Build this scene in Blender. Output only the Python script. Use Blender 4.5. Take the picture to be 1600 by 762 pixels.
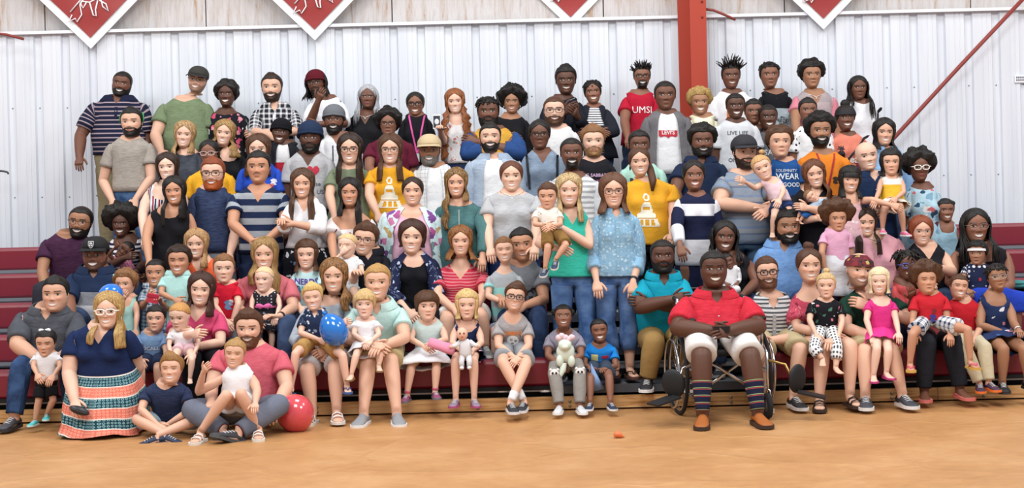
import bpy, bmesh, math, random
import numpy as np
from mathutils import Vector, Matrix
from mathutils.bvhtree import BVHTree
for o in list(bpy.data.objects): bpy.data.objects.remove(o)
SC = bpy.context.scene; COL = SC.collection
# ---------------------------------------------------------------- camera, light, exposure
F, ROLL, HC = 2500.0, 0.0245, 1.72          # focal length in pixels, roll, eye height of the photographer
cam = bpy.data.objects.new('camera', bpy.data.cameras.new('camera')); COL.objects.link(cam)
cam.data.sensor_width = 36; cam.data.lens = F/1600*36; cam.data.shift_y = -91/1600
cam.data.clip_end = 200
cam.location = (0, 0, HC)
cam.rotation_euler = (Matrix.Rotation(math.pi/2, 3, 'X') @ Matrix.Rotation(-ROLL, 3, 'Z')).to_euler()
SC.camera = cam
world = bpy.data.worlds.new('world'); SC.world = world; world.use_nodes = True
bg = world.node_tree.nodes['Background']; bg.inputs[0].default_value = (0.93, 0.96, 1.0, 1); bg.inputs[1].default_value = 0.46
def area(name, loc, tgt, sx, sy, power, col=(1, 1, 1)):
    l = bpy.data.lights.new(name, 'AREA'); l.shape = 'RECTANGLE'; l.size = sx; l.size_y = sy; l.energy = power; l.color = col
    o = bpy.data.objects.new(name, l); COL.objects.link(o); o.location = loc
    o.rotation_euler = (Vector(tgt)-Vector(loc)).to_track_quat('-Z', 'Y').to_euler()
    return o
# gym ceiling lamps: rows of high fixtures over the court
for i, x in enumerate((-6.5, 0, 6.5)):
    area('ceiling_lamp_light', (x, 6.0, 7.5), (x*0.8, 13.5, 1.0), 2.6, 2.6, 300, (1, 0.985, 0.96))
    area('ceiling_lamp_light', (x, 11.6, 8.0), (x, 12.4, 0.0), 2.4, 2.4, 170, (1, 0.985, 0.96))
SC.view_settings.view_transform = 'Standard'; SC.view_settings.look = 'None'
SC.view_settings.gamma = 1; SC.view_settings.use_curve_mapping = False
SC.view_settings.exposure = 0.24
# ---------------------------------------------------------------- helpers
CR, SR_ = math.cos(ROLL), math.sin(ROLL)
def U(x, y, Y):
    dx, dy = x-800, y-290
    a, b = dx*CR-dy*SR_, dx*SR_+dy*CR
    return np.array([a*Y/F, Y, HC-b*Y/F])
def floorY(x, y, z=0.0):
    dx, dy = x-800, y-290
    return F*(HC-z)/(dx*SR_+dy*CR)
def V(*a): return np.array(a, float)
def nrm(v):
    n = np.linalg.norm(v); return v/n if n > 1e-9 else v
def lin(h):
    if not isinstance(h, str): return tuple(h)[:3]
    h = h.lstrip('#')
    if len(h) == 3: h = ''.join(c*2 for c in h)
    o = []
    for i in (0, 2, 4):
        c = int(h[i:i+2], 16)/255
        o.append(c/12.92 if c <= 0.04045 else ((c+0.055)/1.055)**2.4)
    return tuple(o)
def nz(p, f, s):
    x, y, z = p[..., 0]*f, p[..., 1]*f, p[..., 2]*f
    return (np.sin(x*1.3+s+1.7*np.sin(y*0.9+s*2.1))+np.sin(y*1.7+s*1.3+1.3*np.sin(z*1.1+s))+np.sin(z*1.5+s*0.7+1.5*np.sin(x*1.2-s)))/3
def rot_between(a, b):
    a, b = nrm(a), nrm(b); c = float(a@b); v = np.cross(a, b)
    if c < -0.9999: return -np.eye(3)+2*np.outer(V(0, 0, 1), V(0, 0, 1)) if abs(a[2]) < .1 else np.diag([-1., 1., -1.])
    k = np.array([[0, -v[2], v[1]], [v[2], 0, -v[0]], [-v[1], v[0], 0]])
    return np.eye(3)+k+k@k/(1+c)
# ---------------------------------------------------------------- materials
MATS = {}
def newmat(name):
    m = bpy.data.materials.new(name); m.use_nodes = True
    nt = m.node_tree; b = nt.nodes['Principled BSDF']
    return m, nt, b
def N(nt, t, **kw):
    n = nt.nodes.new(t)
    for k, v in kw.items():
        if k.startswith('i_'): n.inputs[k[2:].replace('_', ' ')].default_value = v
        elif k.startswith('n_'): n.inputs[int(k[2:])].default_value = v
        else: setattr(n, k, v)
    return n
def ramp(nt, stops, const=True):
    r = nt.nodes.new('ShaderNodeValToRGB'); cr = r.color_ramp
    cr.interpolation = 'CONSTANT' if const else 'LINEAR'
    while len(cr.elements) > 1: cr.elements.remove(cr.elements[-1])
    cr.elements[0].position = stops[0][0]; cr.elements[0].color = (*lin(stops[0][1]), 1)
    for p, c in stops[1:]:
        e = cr.elements.new(p); e.color = (*lin(c), 1)
    return r
def solid(c, rough=0.6, metal=0.0, spec=0.4, **kw):
    key = ('solid', c if isinstance(c, str) else tuple(c), rough, metal, spec, tuple(sorted(kw.items())))
    if key in MATS: return MATS[key]
    m, nt, b = newmat('finish')
    b.inputs['Base Color'].default_value = (*lin(c), 1); b.inputs['Roughness'].default_value = rough
    b.inputs['Metallic'].default_value = metal; b.inputs['Specular IOR Level'].default_value = spec
    for k, v in kw.items(): b.inputs[k.replace('_', ' ')].default_value = v
    MATS[key] = m; return m
def fabric(spec):
    """spec: '#hex' or (kind, args...). Patterns live in the garment's own 'rest' coordinates (metres)."""
    if isinstance(spec, str): spec = ('plain', spec)
    key = ('fab',)+tuple(spec)
    if key in MATS: return MATS[key]
    m, nt, b = newmat('cloth'); L = nt.links.new
    b.inputs['Roughness'].default_value = 0.85; b.inputs['Specular IOR Level'].default_value = 0.15
    at = N(nt, 'ShaderNodeAttribute', attribute_name='rest')
    sep = N(nt, 'ShaderNodeSeparateXYZ'); L(at.outputs['Vector'], sep.inputs[0])
    def fr(sock, p, off=0.0):
        a = N(nt, 'ShaderNodeMath', operation='MULTIPLY_ADD'); L(sock, a.inputs[0]); a.inputs[1].default_value = 1/p; a.inputs[2].default_value = off
        f = N(nt, 'ShaderNodeMath', operation='FRACT'); L(a.outputs[0], f.inputs[0]); return f.outputs[0]
    kind = spec[0]; out = None
    if kind == 'plain':
        c = lin(spec[1]); rg = N(nt, 'ShaderNodeRGB'); rg.outputs[0].default_value = (*c, 1); out = rg.outputs[0]
    elif kind == 'heather':
        n = N(nt, 'ShaderNodeTexNoise', i_Scale=spec[3] if len(spec) > 3 else 60.0, i_Detail=3.0); 
        mp = N(nt, 'ShaderNodeVectorMath', operation='MULTIPLY'); mp.inputs[1].default_value = (0.35, 0.35, 1.6); L(at.outputs['Vector'], mp.inputs[0]); L(mp.outputs[0], n.inputs['Vector'])
        r = ramp(nt, [(0.38, spec[1]), (0.62, spec[2])], False); L(n.outputs['Fac'], r.inputs[0]); out = r.outputs[0]
    elif kind == 'hs':      # horizontal stripes: period, [(pos,col)...]
        r = ramp(nt, list(spec[2:])); L(fr(sep.outputs['Z'], spec[1]), r.inputs[0]); out = r.outputs[0]
    elif kind == 'bands':   # printed bands: period, two colours, motif colours, edge
        f_ = fr(sep.outputs['Z'], spec[1]); r = ramp(nt, [(0, spec[2]), (.46, spec[6]), (.50, spec[3]), (.94, spec[6])]); L(f_, r.inputs[0])
        rm = ramp(nt, [(0, spec[4]), (.46, spec[6]), (.50, spec[5]), (.94, spec[6])]); L(f_, rm.inputs[0])
        v = N(nt, 'ShaderNodeTexVoronoi', i_Scale=34.0); v.inputs['Randomness'].default_value = .15; L(at.outputs['Vector'], v.inputs['Vector'])
        lt = N(nt, 'ShaderNodeMath', operation='COMPARE'); L(v.outputs['Distance'], lt.inputs[0]); lt.inputs[1].default_value = .28; lt.inputs[2].default_value = .10
        mx = N(nt, 'ShaderNodeMix', data_type='RGBA'); L(lt.outputs[0], mx.inputs[0]); L(r.outputs[0], mx.inputs[6]); L(rm.outputs[0], mx.inputs[7]); out = mx.outputs[2]
    elif kind == 'vs':
        r = ramp(nt, list(spec[2:])); L(fr(sep.outputs['X'], spec[1]), r.inputs[0]); out = r.outputs[0]
    elif kind == 'zones':   # colour blocks by height below the shoulder: total span, stops from top
        a = N(nt, 'ShaderNodeMath', operation='MULTIPLY'); L(sep.outputs['Z'], a.inputs[0]); a.inputs[1].default_value = -1/spec[1]
        r = ramp(nt, list(spec[2:])); L(a.outputs[0], r.inputs[0]); out = r.outputs[0]
    elif kind == 'plaid':   # base, line, period, duty
        r1 = ramp(nt, [(0, spec[2]), (spec[4], spec[1])]); L(fr(sep.outputs['Z'], spec[3]), r1.inputs[0])
        r2 = ramp(nt, [(0, spec[2]), (spec[4], spec[1])]); L(fr(sep.outputs['X'], spec[3]), r2.inputs[0])
        mx = N(nt, 'ShaderNodeMix', data_type='RGBA', blend_type='MIX'); mx.inputs[0].default_value = 0.5
        if len(spec) > 5: mx.blend_type = spec[5]; mx.inputs[0].default_value = 1
        L(r1.outputs[0], mx.inputs[6]); L(r2.outputs[0], mx.inputs[7]); out = mx.outputs[2]
    elif kind in ('floral', 'dots'):   # bg, scale, thresh, colours...
        v = N(nt, 'ShaderNodeTexVoronoi', i_Scale=spec[2]); v.inputs['Randomness'].default_value = 1.0 if kind == 'floral' else 0.0
        wv = at.outputs['Vector']
        if kind == 'floral':
            n = N(nt, 'ShaderNodeTexNoise', i_Scale=spec[2]*1.6); L(wv, n.inputs['Vector'])
            ad = N(nt, 'ShaderNodeVectorMath', operation='MULTIPLY_ADD'); L(n.outputs['Color'], ad.inputs[0]); ad.inputs[1].default_value = (0.9/spec[2],)*3; L(wv, ad.inputs[2]); wv = ad.outputs[0]
        L(wv, v.inputs['Vector'])
        s2 = N(nt, 'ShaderNodeSeparateColor'); L(v.outputs['Color'], s2.inputs[0])
        cols = list(spec[4:]); r = ramp(nt, [(i/len(cols), c) for i, c in enumerate(cols)]); L(s2.outputs[0], r.inputs[0])
        lt = N(nt, 'ShaderNodeMath', operation='LESS_THAN'); L(v.outputs['Distance'], lt.inputs[0]); lt.inputs[1].default_value = spec[3]
        mx = N(nt, 'ShaderNodeMix', data_type='RGBA'); L(lt.outputs[0], mx.inputs[0]); mx.inputs[6].default_value = (*lin(spec[1]), 1); L(r.outputs[0], mx.inputs[7]); out = mx.outputs[2]
    elif kind == 'denim':
        n = N(nt, 'ShaderNodeTexNoise', i_Scale=9.0, i_Detail=5.0); L(at.outputs['Vector'], n.inputs['Vector'])
        r = ramp(nt, [(0.35, spec[1]), (0.7, spec[2])], False); L(n.outputs['Fac'], r.inputs[0]); out = r.outputs[0]
    L(out, b.inputs['Base Color'])
    n = N(nt, 'ShaderNodeTexNoise', i_Scale=14.0, i_Detail=4.0); L(at.outputs['Vector'], n.inputs['Vector'])
    bp = N(nt, 'ShaderNodeBump', i_Strength=0.35, i_Distance=0.03); L(n.outputs['Fac'], bp.inputs['Height']); L(bp.outputs[0], b.inputs['Normal'])
    MATS[key] = m; return m
def skinmat():
    if 'skin' in MATS: return MATS['skin']
    m, nt, b = newmat('skin'); L = nt.links.new
    at = N(nt, 'ShaderNodeAttribute', attribute_name='Col'); L(at.outputs['Color'], b.inputs['Base Color'])
    b.inputs['Roughness'].default_value = 0.5; b.inputs['Specular IOR Level'].default_value = 0.35
    MATS['skin'] = m; return m
def hairmat(c, c2=None):
    key = ('hair', c, c2)
    if key in MATS: return MATS[key]
    m, nt, b = newmat('hair'); L = nt.links.new
    tc = N(nt, 'ShaderNodeTexCoord'); mp = N(nt, 'ShaderNodeMapping'); mp.inputs['Scale'].default_value = (170, 170, 14)
    L(tc.outputs['Object'], mp.inputs[0]); n = N(nt, 'ShaderNodeTexNoise', i_Scale=1.0, i_Detail=2.0); L(mp.outputs[0], n.inputs['Vector'])
    base = lin(c); hi = lin(c2) if c2 else tuple(min(1, x*1.35+0.006) for x in base)
    r = ramp(nt, [(0.35, tuple(x*0.85 for x in base)), (0.7, hi)], False); L(n.outputs['Fac'], r.inputs[0]); L(r.outputs[0], b.inputs['Base Color'])
    bp = N(nt, 'ShaderNodeBump', i_Strength=0.25, i_Distance=0.008); L(n.outputs['Fac'], bp.inputs['Height']); L(bp.outputs[0], b.inputs['Normal'])
    b.inputs['Roughness'].default_value = 0.5; b.inputs['Specular IOR Level'].default_value = 0.3
    MATS[key] = m; return m
# ---------------------------------------------------------------- mesh building
class MB:
    def __init__(s): s.v = []; s.f = []; s.c = []; s.r = []; s.m = []; s.n = 0
    def add(s, pts, col=None, rest=None):
        pts = np.asarray(pts, float).reshape(-1, 3); i = s.n; s.n += len(pts); s.v.append(pts)
        c = np.ones((len(pts), 3)) if col is None else np.broadcast_to(np.asarray(col, float), (len(pts), 3))
        s.c.append(c); s.r.append(pts if rest is None else np.asarray(rest, float).reshape(-1, 3)); return i
    def face(s, f, m=0):
        s.f.append(tuple(int(x) for x in f)); s.m.append(m)
    def strip(s, A, B, flip=False, m=0, closed=True):
        n = len(A)
        for j in range(n if closed else n-1):
            k = (j+1) % n
            q = (A[j], B[j], B[k], A[k]) if not flip else (A[j], A[k], B[k], B[j])
            s.f.append(q); s.m.append(m)
    def rings(s, R, flip=False, m=0, cap0=False, cap1=False, closed=True, col=None, rest=None):
        idx = []
        for k, r in enumerate(R):
            i = s.add(r, col, None if rest is None else rest[k]); idx.append(list(range(i, i+len(r))))
        for a, b in zip(idx, idx[1:]): s.strip(a, b, flip, m, closed)
        if cap0: s.face(idx[0] if not flip else idx[0][::-1], m)
        if cap1: s.face(idx[-1][::-1] if not flip else idx[-1], m)
        return idx
    def tube(s, P, R, n=6, m=0, cap=True, col=None, flat=None):
        P = [np.asarray(p, float) for p in P]; R = R if hasattr(R, '__len__') else [R]*len(P)
        t0 = nrm(P[1]-P[0]); a = nrm(np.cross(t0, V(0, 0, 1) if abs(t0[2]) < .9 else V(1, 0, 0))); rg = []
        ang = np.arange(n)*2*math.pi/n
        for k, p in enumerate(P):
            t = nrm(P[min(k+1, len(P)-1)]-P[max(k-1, 0)]); a = nrm(a-t*(a@t)); b = np.cross(t, a)
            rg.append(p+R[k]*(np.cos(ang)[:, None]*a+np.sin(ang)[:, None]*b*(flat or 1)))
        return s.rings(rg, True, m, cap, cap, col=col)
    def box(s, c, d, m=0, R=None, col=None):
        c = np.asarray(c, float); h = np.asarray(d, float)/2
        p = np.array([[x, y, z] for x in (-1, 1) for y in (-1, 1) for z in (-1, 1)])*h
        if R is not None: p = p@np.asarray(R).T
        i = s.add(p+c, col)
        for q in ((0, 1, 3, 2), (4, 6, 7, 5), (0, 4, 5, 1), (2, 3, 7, 6), (0, 2, 6, 4), (1, 5, 7, 3)): s.face([i+k for k in q], m)
    def ell(s, c, r, nu=12, nv=8, m=0, R=None, noise=0, f=20, seed=0, col=None):
        c = np.asarray(c, float); r = np.asarray(r, float)*np.ones(3); rg = []
        u = np.arange(nu)*2*math.pi/nu
        for k in range(1, nv):
            th = math.pi*k/nv
            p = np.stack([np.cos(u)*math.sin(th), np.sin(u)*math.sin(th), np.full(nu, math.cos(th))], 1)
            if noise: p = p*(1+noise*nz(p*r, f, seed))[:, None]
            rg.append(p*r)
        R = np.eye(3) if R is None else np.asarray(R)
        idx = s.rings([c+q@R.T for q in rg], False, m, col=col)
        a = s.add(c+R@(V(0, 0, 1)*r), col); b = s.add(c-R@(V(0, 0, 1)*r), col)
        for j in range(nu):
            k = (j+1) % nu; s.face((a, idx[0][j], idx[0][k]), m); s.face((b, idx[-1][k], idx[-1][j]), m)
    def build(s, name, mats, parent=None, base=None, smooth=True, attrs=False):
        v = np.concatenate(s.v)
        if base is not None: v = v-base
        me = bpy.data.meshes.new(name); me.from_pydata(v.tolist(), [], s.f)
        mats = mats if isinstance(mats, (list, tuple)) else [mats]
        for m in mats: me.materials.append(m)
        if len(mats) > 1: me.polygons.foreach_set('material_index', s.m)
        me.polygons.foreach_set('use_smooth', [smooth]*len(me.polygons))
        if attrs == 'col':
            a = me.attributes.new('Col', 'FLOAT_COLOR', 'POINT'); c = np.concatenate(s.c)
            a.data.foreach_set('color', np.concatenate([c, np.ones((len(c), 1))], 1).astype(np.float32).ravel())
        if attrs == 'rest':
            a = me.attributes.new('rest', 'FLOAT_VECTOR', 'POINT'); a.data.foreach_set('vector', np.concatenate(s.r).astype(np.float32).ravel())
        o = bpy.data.objects.new(name, me); COL.objects.link(o)
        if parent is not None: o.parent = parent
        return o
def tag(o, label, cat, group=None, kind=None):
    o['label'] = label; o['category'] = cat
    if group: o['group'] = group
    if kind: o['kind'] = kind
    return o
def empty(name, loc, label=None, cat=None, group=None):
    o = bpy.data.objects.new(name, None); COL.objects.link(o); o.location = loc; o.empty_display_size = .1
    if label: tag(o, label, cat, group)
    return o
# ---------------------------------------------------------------- setting
SEATY = [None]+[12.2+.65*i for i in range(5)]
SEATZ = [.178]+[.393+.2165*i for i in range(5)]
DECKZ = [0.0]+[SEATZ[i] for i in range(0, 5)]       # deck n lies behind seat n
WALLY = 15.78
def floor_mat():
    m, nt, b = newmat('brown_paper'); L = nt.links.new
    tc = N(nt, 'ShaderNodeTexCoord'); n = N(nt, 'ShaderNodeTexNoise', i_Scale=1.3, i_Detail=6.0, i_Roughness=0.65); L(tc.outputs['Object'], n.inputs['Vector'])
    r = ramp(nt, [(0.3, '#ad7d4e'), (0.5, '#b98959'), (0.72, '#c6996b')], False); L(n.outputs['Fac'], r.inputs[0])
    mp = N(nt, 'ShaderNodeMapping'); mp.inputs['Scale'].default_value = (5, 40, 5); L(tc.outputs['Object'], mp.inputs[0])
    n2 = N(nt, 'ShaderNodeTexNoise', i_Scale=2.0, i_Detail=5.0); L(mp.outputs[0], n2.inputs['Vector'])
    mx = N(nt, 'ShaderNodeMix', data_type='RGBA', blend_type='OVERLAY'); mx.inputs[0].default_value = .3; L(r.outputs[0], mx.inputs[6]); L(n2.outputs['Fac'], mx.inputs[7]); L(mx.outputs[2], b.inputs['Base Color'])
    v = N(nt, 'ShaderNodeTexVoronoi', feature='DISTANCE_TO_EDGE', i_Scale=.9); nn = N(nt, 'ShaderNodeTexNoise', i_Scale=.7, i_Detail=3.0); L(tc.outputs['Object'], nn.inputs['Vector'])
    ad = N(nt, 'ShaderNodeVectorMath', operation='MULTIPLY_ADD'); L(nn.outputs['Color'], ad.inputs[0]); ad.inputs[1].default_value = (1.6, 1.6, 0); L(tc.outputs['Object'], ad.inputs[2]); L(ad.outputs[0], v.inputs['Vector'])
    r2 = ramp(nt, [(0, '#fff'), (0.05, '#000')], False); L(v.outputs['Distance'], r2.inputs[0])
    bp = N(nt, 'ShaderNodeBump', i_Strength=0.22, i_Distance=0.03); L(r2.outputs[0], bp.inputs['Height'])
    bp2 = N(nt, 'ShaderNodeBump', i_Strength=0.35, i_Distance=0.02); L(n.outputs['Fac'], bp2.inputs['Height']); L(bp.outputs[0], bp2.inputs['Normal']); L(bp2.outputs[0], b.inputs['Normal'])
    b.inputs['Roughness'].default_value = 0.48; b.inputs['Specular IOR Level'].default_value = .35
    return m
def make_floor():
    m = MB(); xs = np.linspace(-4.2, 4.2, 141); ys = np.linspace(8.4, 12.25, 131)
    X, Y = np.meshgrid(xs, ys); Zz = np.zeros_like(X)
    def ridge(y0, slope, amp, w, xa, xb, wob=0.05):
        d = Y-(y0+slope*X+wob*np.sin(X*2.1+y0*7)); e = 1/(1+np.exp(-(X-xa)*6))/(1+np.exp((X-xb)*6))
        return amp*np.exp(-(d/w)**2)*e
    Zz += ridge(9.55, 0.02, .008, .05, -5, -.9)+ridge(9.55, .05, .010, .06, -.8, .3)+ridge(9.65, -.03, .006, .05, -4, 4)
    Zz += ridge(9.35, -.16, .008, .05, .2, 3)+ridge(10.0, .18, .007, .05, 1, 4)+ridge(9.9, .3, .006, .04, 1.4, 4)+ridge(10.9, -.45, .005, .04, .9, 2.4)
    Zz += ridge(10.1, .6, .005, .03, .3, 1.6)+ridge(10.35, -.5, .004, .03, 1.2, 2.6)+ridge(11.1, .04, .003, .05, -3, .4)+ridge(10.3, .7, .004, .04, -2, -.2)
    Zz += .0015*np.sin(X*3.1+Y*2)*np.sin(Y*4.3)
    edge = np.minimum(np.minimum(X+4.2, 4.2-X), np.minimum(Y-8.4, 12.25-Y)); Zz *= np.clip(edge/.3, 0, 1)
    P = np.stack([X, Y, np.maximum(Zz, 0)], -1); n = P.shape[1]
    m.rings(list(P), False, closed=False)
    # beyond the laid-out paper the court floor goes on flat
    for (x0, x1, y0, y1) in ((-12, -4.2, 2, 16), (4.2, 12, 2, 16), (-4.2, 4.2, 2, 8.4), (-4.2, 4.2, 12.25, 16)):
        i = m.add([(x0, y0, 0), (x1, y0, 0), (x1, y1, 0), (x0, y1, 0)]); m.face((i, i+1, i+2, i+3))
    o = m.build('floor', floor_mat()); o['kind'] = 'structure'; o['label'] = 'tan brown paper sheeting covering the gym floor, creased'; o['category'] = 'floor'
make_floor()
def wall_mats():
    m, nt, b = newmat('white_metal'); L = nt.links.new
    tc = N(nt, 'ShaderNodeTexCoord'); mp = N(nt, 'ShaderNodeMapping'); mp.inputs['Scale'].default_value = (9, 9, .5); L(tc.outputs['Object'], mp.inputs[0])
    n = N(nt, 'ShaderNodeTexNoise', i_Scale=1.0, i_Detail=6.0); L(mp.outputs[0], n.inputs['Vector'])
    r = ramp(nt, [(0.3, '#d3d8e2'), (0.55, '#dbe0e8'), (.75, '#e0e4eb')], False); L(n.outputs['Fac'], r.inputs[0]); L(r.outputs[0], b.inputs['Base Color'])
    b.inputs['Roughness'].default_value = .5; b.inputs['Specular IOR Level'].default_value = .3
    m2, nt, b = newmat('stained_board'); L = nt.links.new
    tc = N(nt, 'ShaderNodeTexCoord'); mp = N(nt, 'ShaderNodeMapping'); mp.inputs['Scale'].default_value = (8, 3, .8); L(tc.outputs['Object'], mp.inputs[0])
    n = N(nt, 'ShaderNodeTexNoise', i_Scale=1.6, i_Detail=10.0, i_Roughness=.78); L(mp.outputs[0], n.inputs['Vector'])
    r = ramp(nt, [(0.30, '#7a4f22'), (0.375, '#a98a6c'), (.43, '#b7aeaa'), (.56, '#c6c3c4'), (.66, '#aea7a6'), (.76, '#857d7b')], False); L(n.outputs['Fac'], r.inputs[0]); L(r.outputs[0], b.inputs['Base Color'])
    b.inputs['Roughness'].default_value = .8
    return m, m2
WHITE_METAL, STAINED = wall_mats()
PAINT_RED = solid('#a83a26', .5)
RUST_RED = solid('#8a3a34', .5)
def make_wall():
    w = bpy.data.objects.new('wall_back', None); COL.objects.link(w); w.location = (0, WALLY, 0); w['kind'] = 'structure'
    w['label'] = 'white ribbed metal wall panelling behind the bleachers'; w['category'] = 'wall'
    per = .27; prof = [(0, 0), (.085, 0), (.088, .005), (.094, .005), (.097, 0), (.135, 0), (.138, .005), (.144, .005), (.147, 0), (.182, 0), (.194, .03), (.256, .03), (.268, 0)]
    pw = per*4
    for k in range(12):
        x0 = -6.5+k*pw+.012; m = MB(); pts = []
        for q in range(4): pts += [(x0+q*per+a, b) for a, b in prof]
        pts.append((x0+pw-.003, 0)); pts.append((x0+pw-.003, .035))
        A = [(x, y, 0.0) for x, y in pts]; B = [(x, y, 3.33) for x, y in pts]
        m.rings([B, A], False, closed=False)
        m.build('panel', WHITE_METAL, w, smooth=False)
        # screws
        for z in (1.05, 1.72, 2.6):
            s = MB()
            for q in range(4): s.ell((x0+q*per+.225, .028, z+.004*math.sin(k+q)), (.008, .006, .008), 6, 4)
            s.build('screw', solid('#8d929c', .4, .6), w)
    t = bpy.data.objects.new('trim_1', None); COL.objects.link(t); t['kind'] = 'structure'
    m = MB(); m.box((0, WALLY+.0, 3.34), (13, .10, .03)); tr = m.build('trim_1', solid('#e4e7ee', .5), None, smooth=False); bpy.data.objects.remove(t); tr.name = 'trim_1'; tr['kind'] = 'structure'; tr['label'] = 'white metal ledge capping the ribbed wall'
    u = bpy.data.objects.new('wall_upper', None); COL.objects.link(u); u.location = (0, WALLY+.12, 3.3); u['kind'] = 'structure'; u['label'] = 'stained whitish boards above the metal wall with rust streaks'; u['category'] = 'wall'
    xs = [-6.5, -4.6, -3.0, -1.15, .95, 2.75, 4.6, 6.5]
    for a, b in zip(xs, xs[1:]):
        m = MB(); m.box(((a+b)/2, .02, .95), (b-a-.012, .04, 1.9)); m.build('board', STAINED, u, smooth=False)
    m = MB(); m.box((0, .08, .95), (13, .04, 1.9)); m.build('backing', solid('#5a4a3c', .9), u, smooth=False)
make_wall()
def make_post():
    p = U(1083, 120, 15.55); x = p[0]
    o = empty('steel_column', (x, 15.6, 0), 'orange-red painted steel column standing against the white metal wall', 'column')
    def q(a, b, c, y, w):   # tapered plate between z=0 and z=5
        m = MB(); m.rings([[(a*s, y, z), (b*s, y, z), (b*s, y+w, z), (a*s, y+w, z)] for z, s in ((0, .93), (5, 1.02))], True, cap0=True, cap1=True); return m
    q(-.03, .13, 0, -.16, .02).build('flange', PAINT_RED, o, smooth=False)
    q(.02, .035, 0, -.14, .20).build('web', PAINT_RED, o, smooth=False)
    q(-.125, .13, 0, .06, .02).build('flange', PAINT_RED, o, smooth=False)
    m = MB()
    for z in (3.45, 3.3): m.ell((.09, -.165, z), (.012, .01, .012), 6, 4)
    m.build('bolt', solid('#7a2a1c', .5), o)
    def rod(pts, r, label, mat=RUST_RED, Y=15.5, nm='brace_rod'):
        m = MB(); P = [U(a, b, Y) for a, b in pts]; m.tube(P, r, 8); bs = P[0]; o = m.build(nm, mat, None, base=bs); o.location = bs
        tag(o, label, 'brace')
    rod([(1612, -16), (1500, 103), (1400, 212), (1330, 288)], .02, 'long diagonal red steel brace rod crossing the wall at right', Y=15.6)
    rod([(1100, 14), (1115, 16), (1132, 23), (1149, 31)], .013, 'short bent red rod fixed beside the steel column')
    rod([(-14, 51), (10, 54), (37, 61)], .013, 'short red rod end poking in at the top left corner')
    rod([(-12, 267), (4, 267), (12, 269), (13, 272)], .010, 'small dark metal hook on the wall at far left', solid('#4a4a50', .4, .5))
make_post()
def make_bleachers():
    B = empty('bleachers', (0, 12.2, 0), 'maroon telescopic bleachers with grey metal decks and wooden base plank', 'bleachers')
    base = V(0, 12.2, 0)
    m, nt, b = newmat('maroon_plastic'); b.inputs['Base Color'].default_value = (*lin('#7c1c2e'), 1); b.inputs['Roughness'].default_value = .38
    n = N(nt, 'ShaderNodeTexNoise', i_Scale=180.0); bp = N(nt, 'ShaderNodeBump', i_Strength=.12, i_Distance=.004); nt.links.new(n.outputs['Fac'], bp.inputs['Height']); nt.links.new(bp.outputs[0], b.inputs['Normal'])
    red = m; grey = solid('#8e939c', .42, .55); dark = solid('#16161a', .8); dgrey = solid('#4b4f58', .5, .3)
    AL, AR = .27, 1.96
    for k in range(1, 6):
        y, zt, zd = SEATY[k], SEATZ[k], DECKZ[k]
        for (xa, xb) in ((-6.4, AL), (AR, 6.6)):
            # rounded seat section extruded along x
            pr = [(0.012, zd+.012), (0.0, zd+.03), (0.0, zt-.03), (.008, zt-.010), (.028, zt), (.255, zt-.004), (.275, zt-.014), (.28, zt-.04), (.28, zd+.012)]
            m = MB(); m.rings([[(x, y+a, z) for a, z in pr] for x in (xa, xb)], False, cap0=True, cap1=True)
            m.build('seat', red, B, base, smooth=False)
            m = MB(); m.box(((xa+xb)/2, y+.012, zd-.004), (xb-xa, .05, .028)); m.build('nosing', grey if k > 1 else dark, B, base, smooth=False)  # lowest nosing coloured dark, the shade of the gap beneath it
        m = MB(); m.box(((AL+AR)/2, y+.012, zd-.02), (AR-AL, .05, .06)); m.build('nosing', dgrey, B, base, smooth=False)
        yb = SEATY[k]+.65 if k < 5 else 15.38
        m = MB(); m.box((.1, (y+yb+.04)/2, zd-.02), (12.9, yb-y+.03, .025)); m.build('deck', grey, B, base, smooth=False)
        m = MB(); m.box((.1, y+.10, (zd+(DECKZ[k-1] if k > 1 else 0))/2-.02), (12.9, .02, zd-(DECKZ[k-1] if k > 1 else 0))); m.build('gap_shade', dark, B, base, smooth=False)  # dark panel standing in for the shade of the open gap below the deck
        if k > 1:   # aisle half step
            m = MB(); m.box(((AL+AR)/2, y-.12, DECKZ[k-1]+.10), (AR-AL-.1, .26, .03)); m.build('aisle_step', grey, B, base, smooth=False)
            m = MB(); m.box(((AL+AR)/2, y-.02, DECKZ[k-1]+.045), (AR-AL-.1, .03, .08)); m.build('step_riser', dgrey, B, base, smooth=False)
    w, nt, b = newmat('pine_plank'); L = nt.links.new
    tc = N(nt, 'ShaderNodeTexCoord'); mp = N(nt, 'ShaderNodeMapping'); mp.inputs['Scale'].default_value = (1.2, 8, 22); L(tc.outputs['Object'], mp.inputs[0])
    n = N(nt, 'ShaderNodeTexNoise', i_Scale=1.5, i_Detail=6.0, i_Distortion=1.2); L(mp.outputs[0], n.inputs['Vector'])
    r = ramp(nt, [(.3, '#94602e'), (.45, '#c99a62'), (.7, '#deb884')], False); L(n.outputs['Fac'], r.inputs[0]); L(r.outputs[0], b.inputs['Base Color']); b.inputs['Roughness'].default_value = .5
    xs = [-6.4, -3.1, .05, 3.2, 6.6]
    for a, c in zip(xs, xs[1:]):
        m = MB(); m.box(((a+c)/2, 12.195, .060), (c-a-.004, .04, .092)); pl = m.build('plank', w, B, base, smooth=False)
        m = MB()
        for xx in (a+.35, c-.35, (a+c)/2):
            for z in (.035, .07): m.ell((xx, 12.172, z), (.012, .006, .012), 6, 4)
        m.build('bolt', solid('#8f8a84', .4, .7), pl, base)
    m = MB(); m.box((.1, 13.88, .03), (12.9, 2.9, .02)); m.build('undercarriage', dark, B, base, smooth=False)
make_bleachers()
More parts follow.
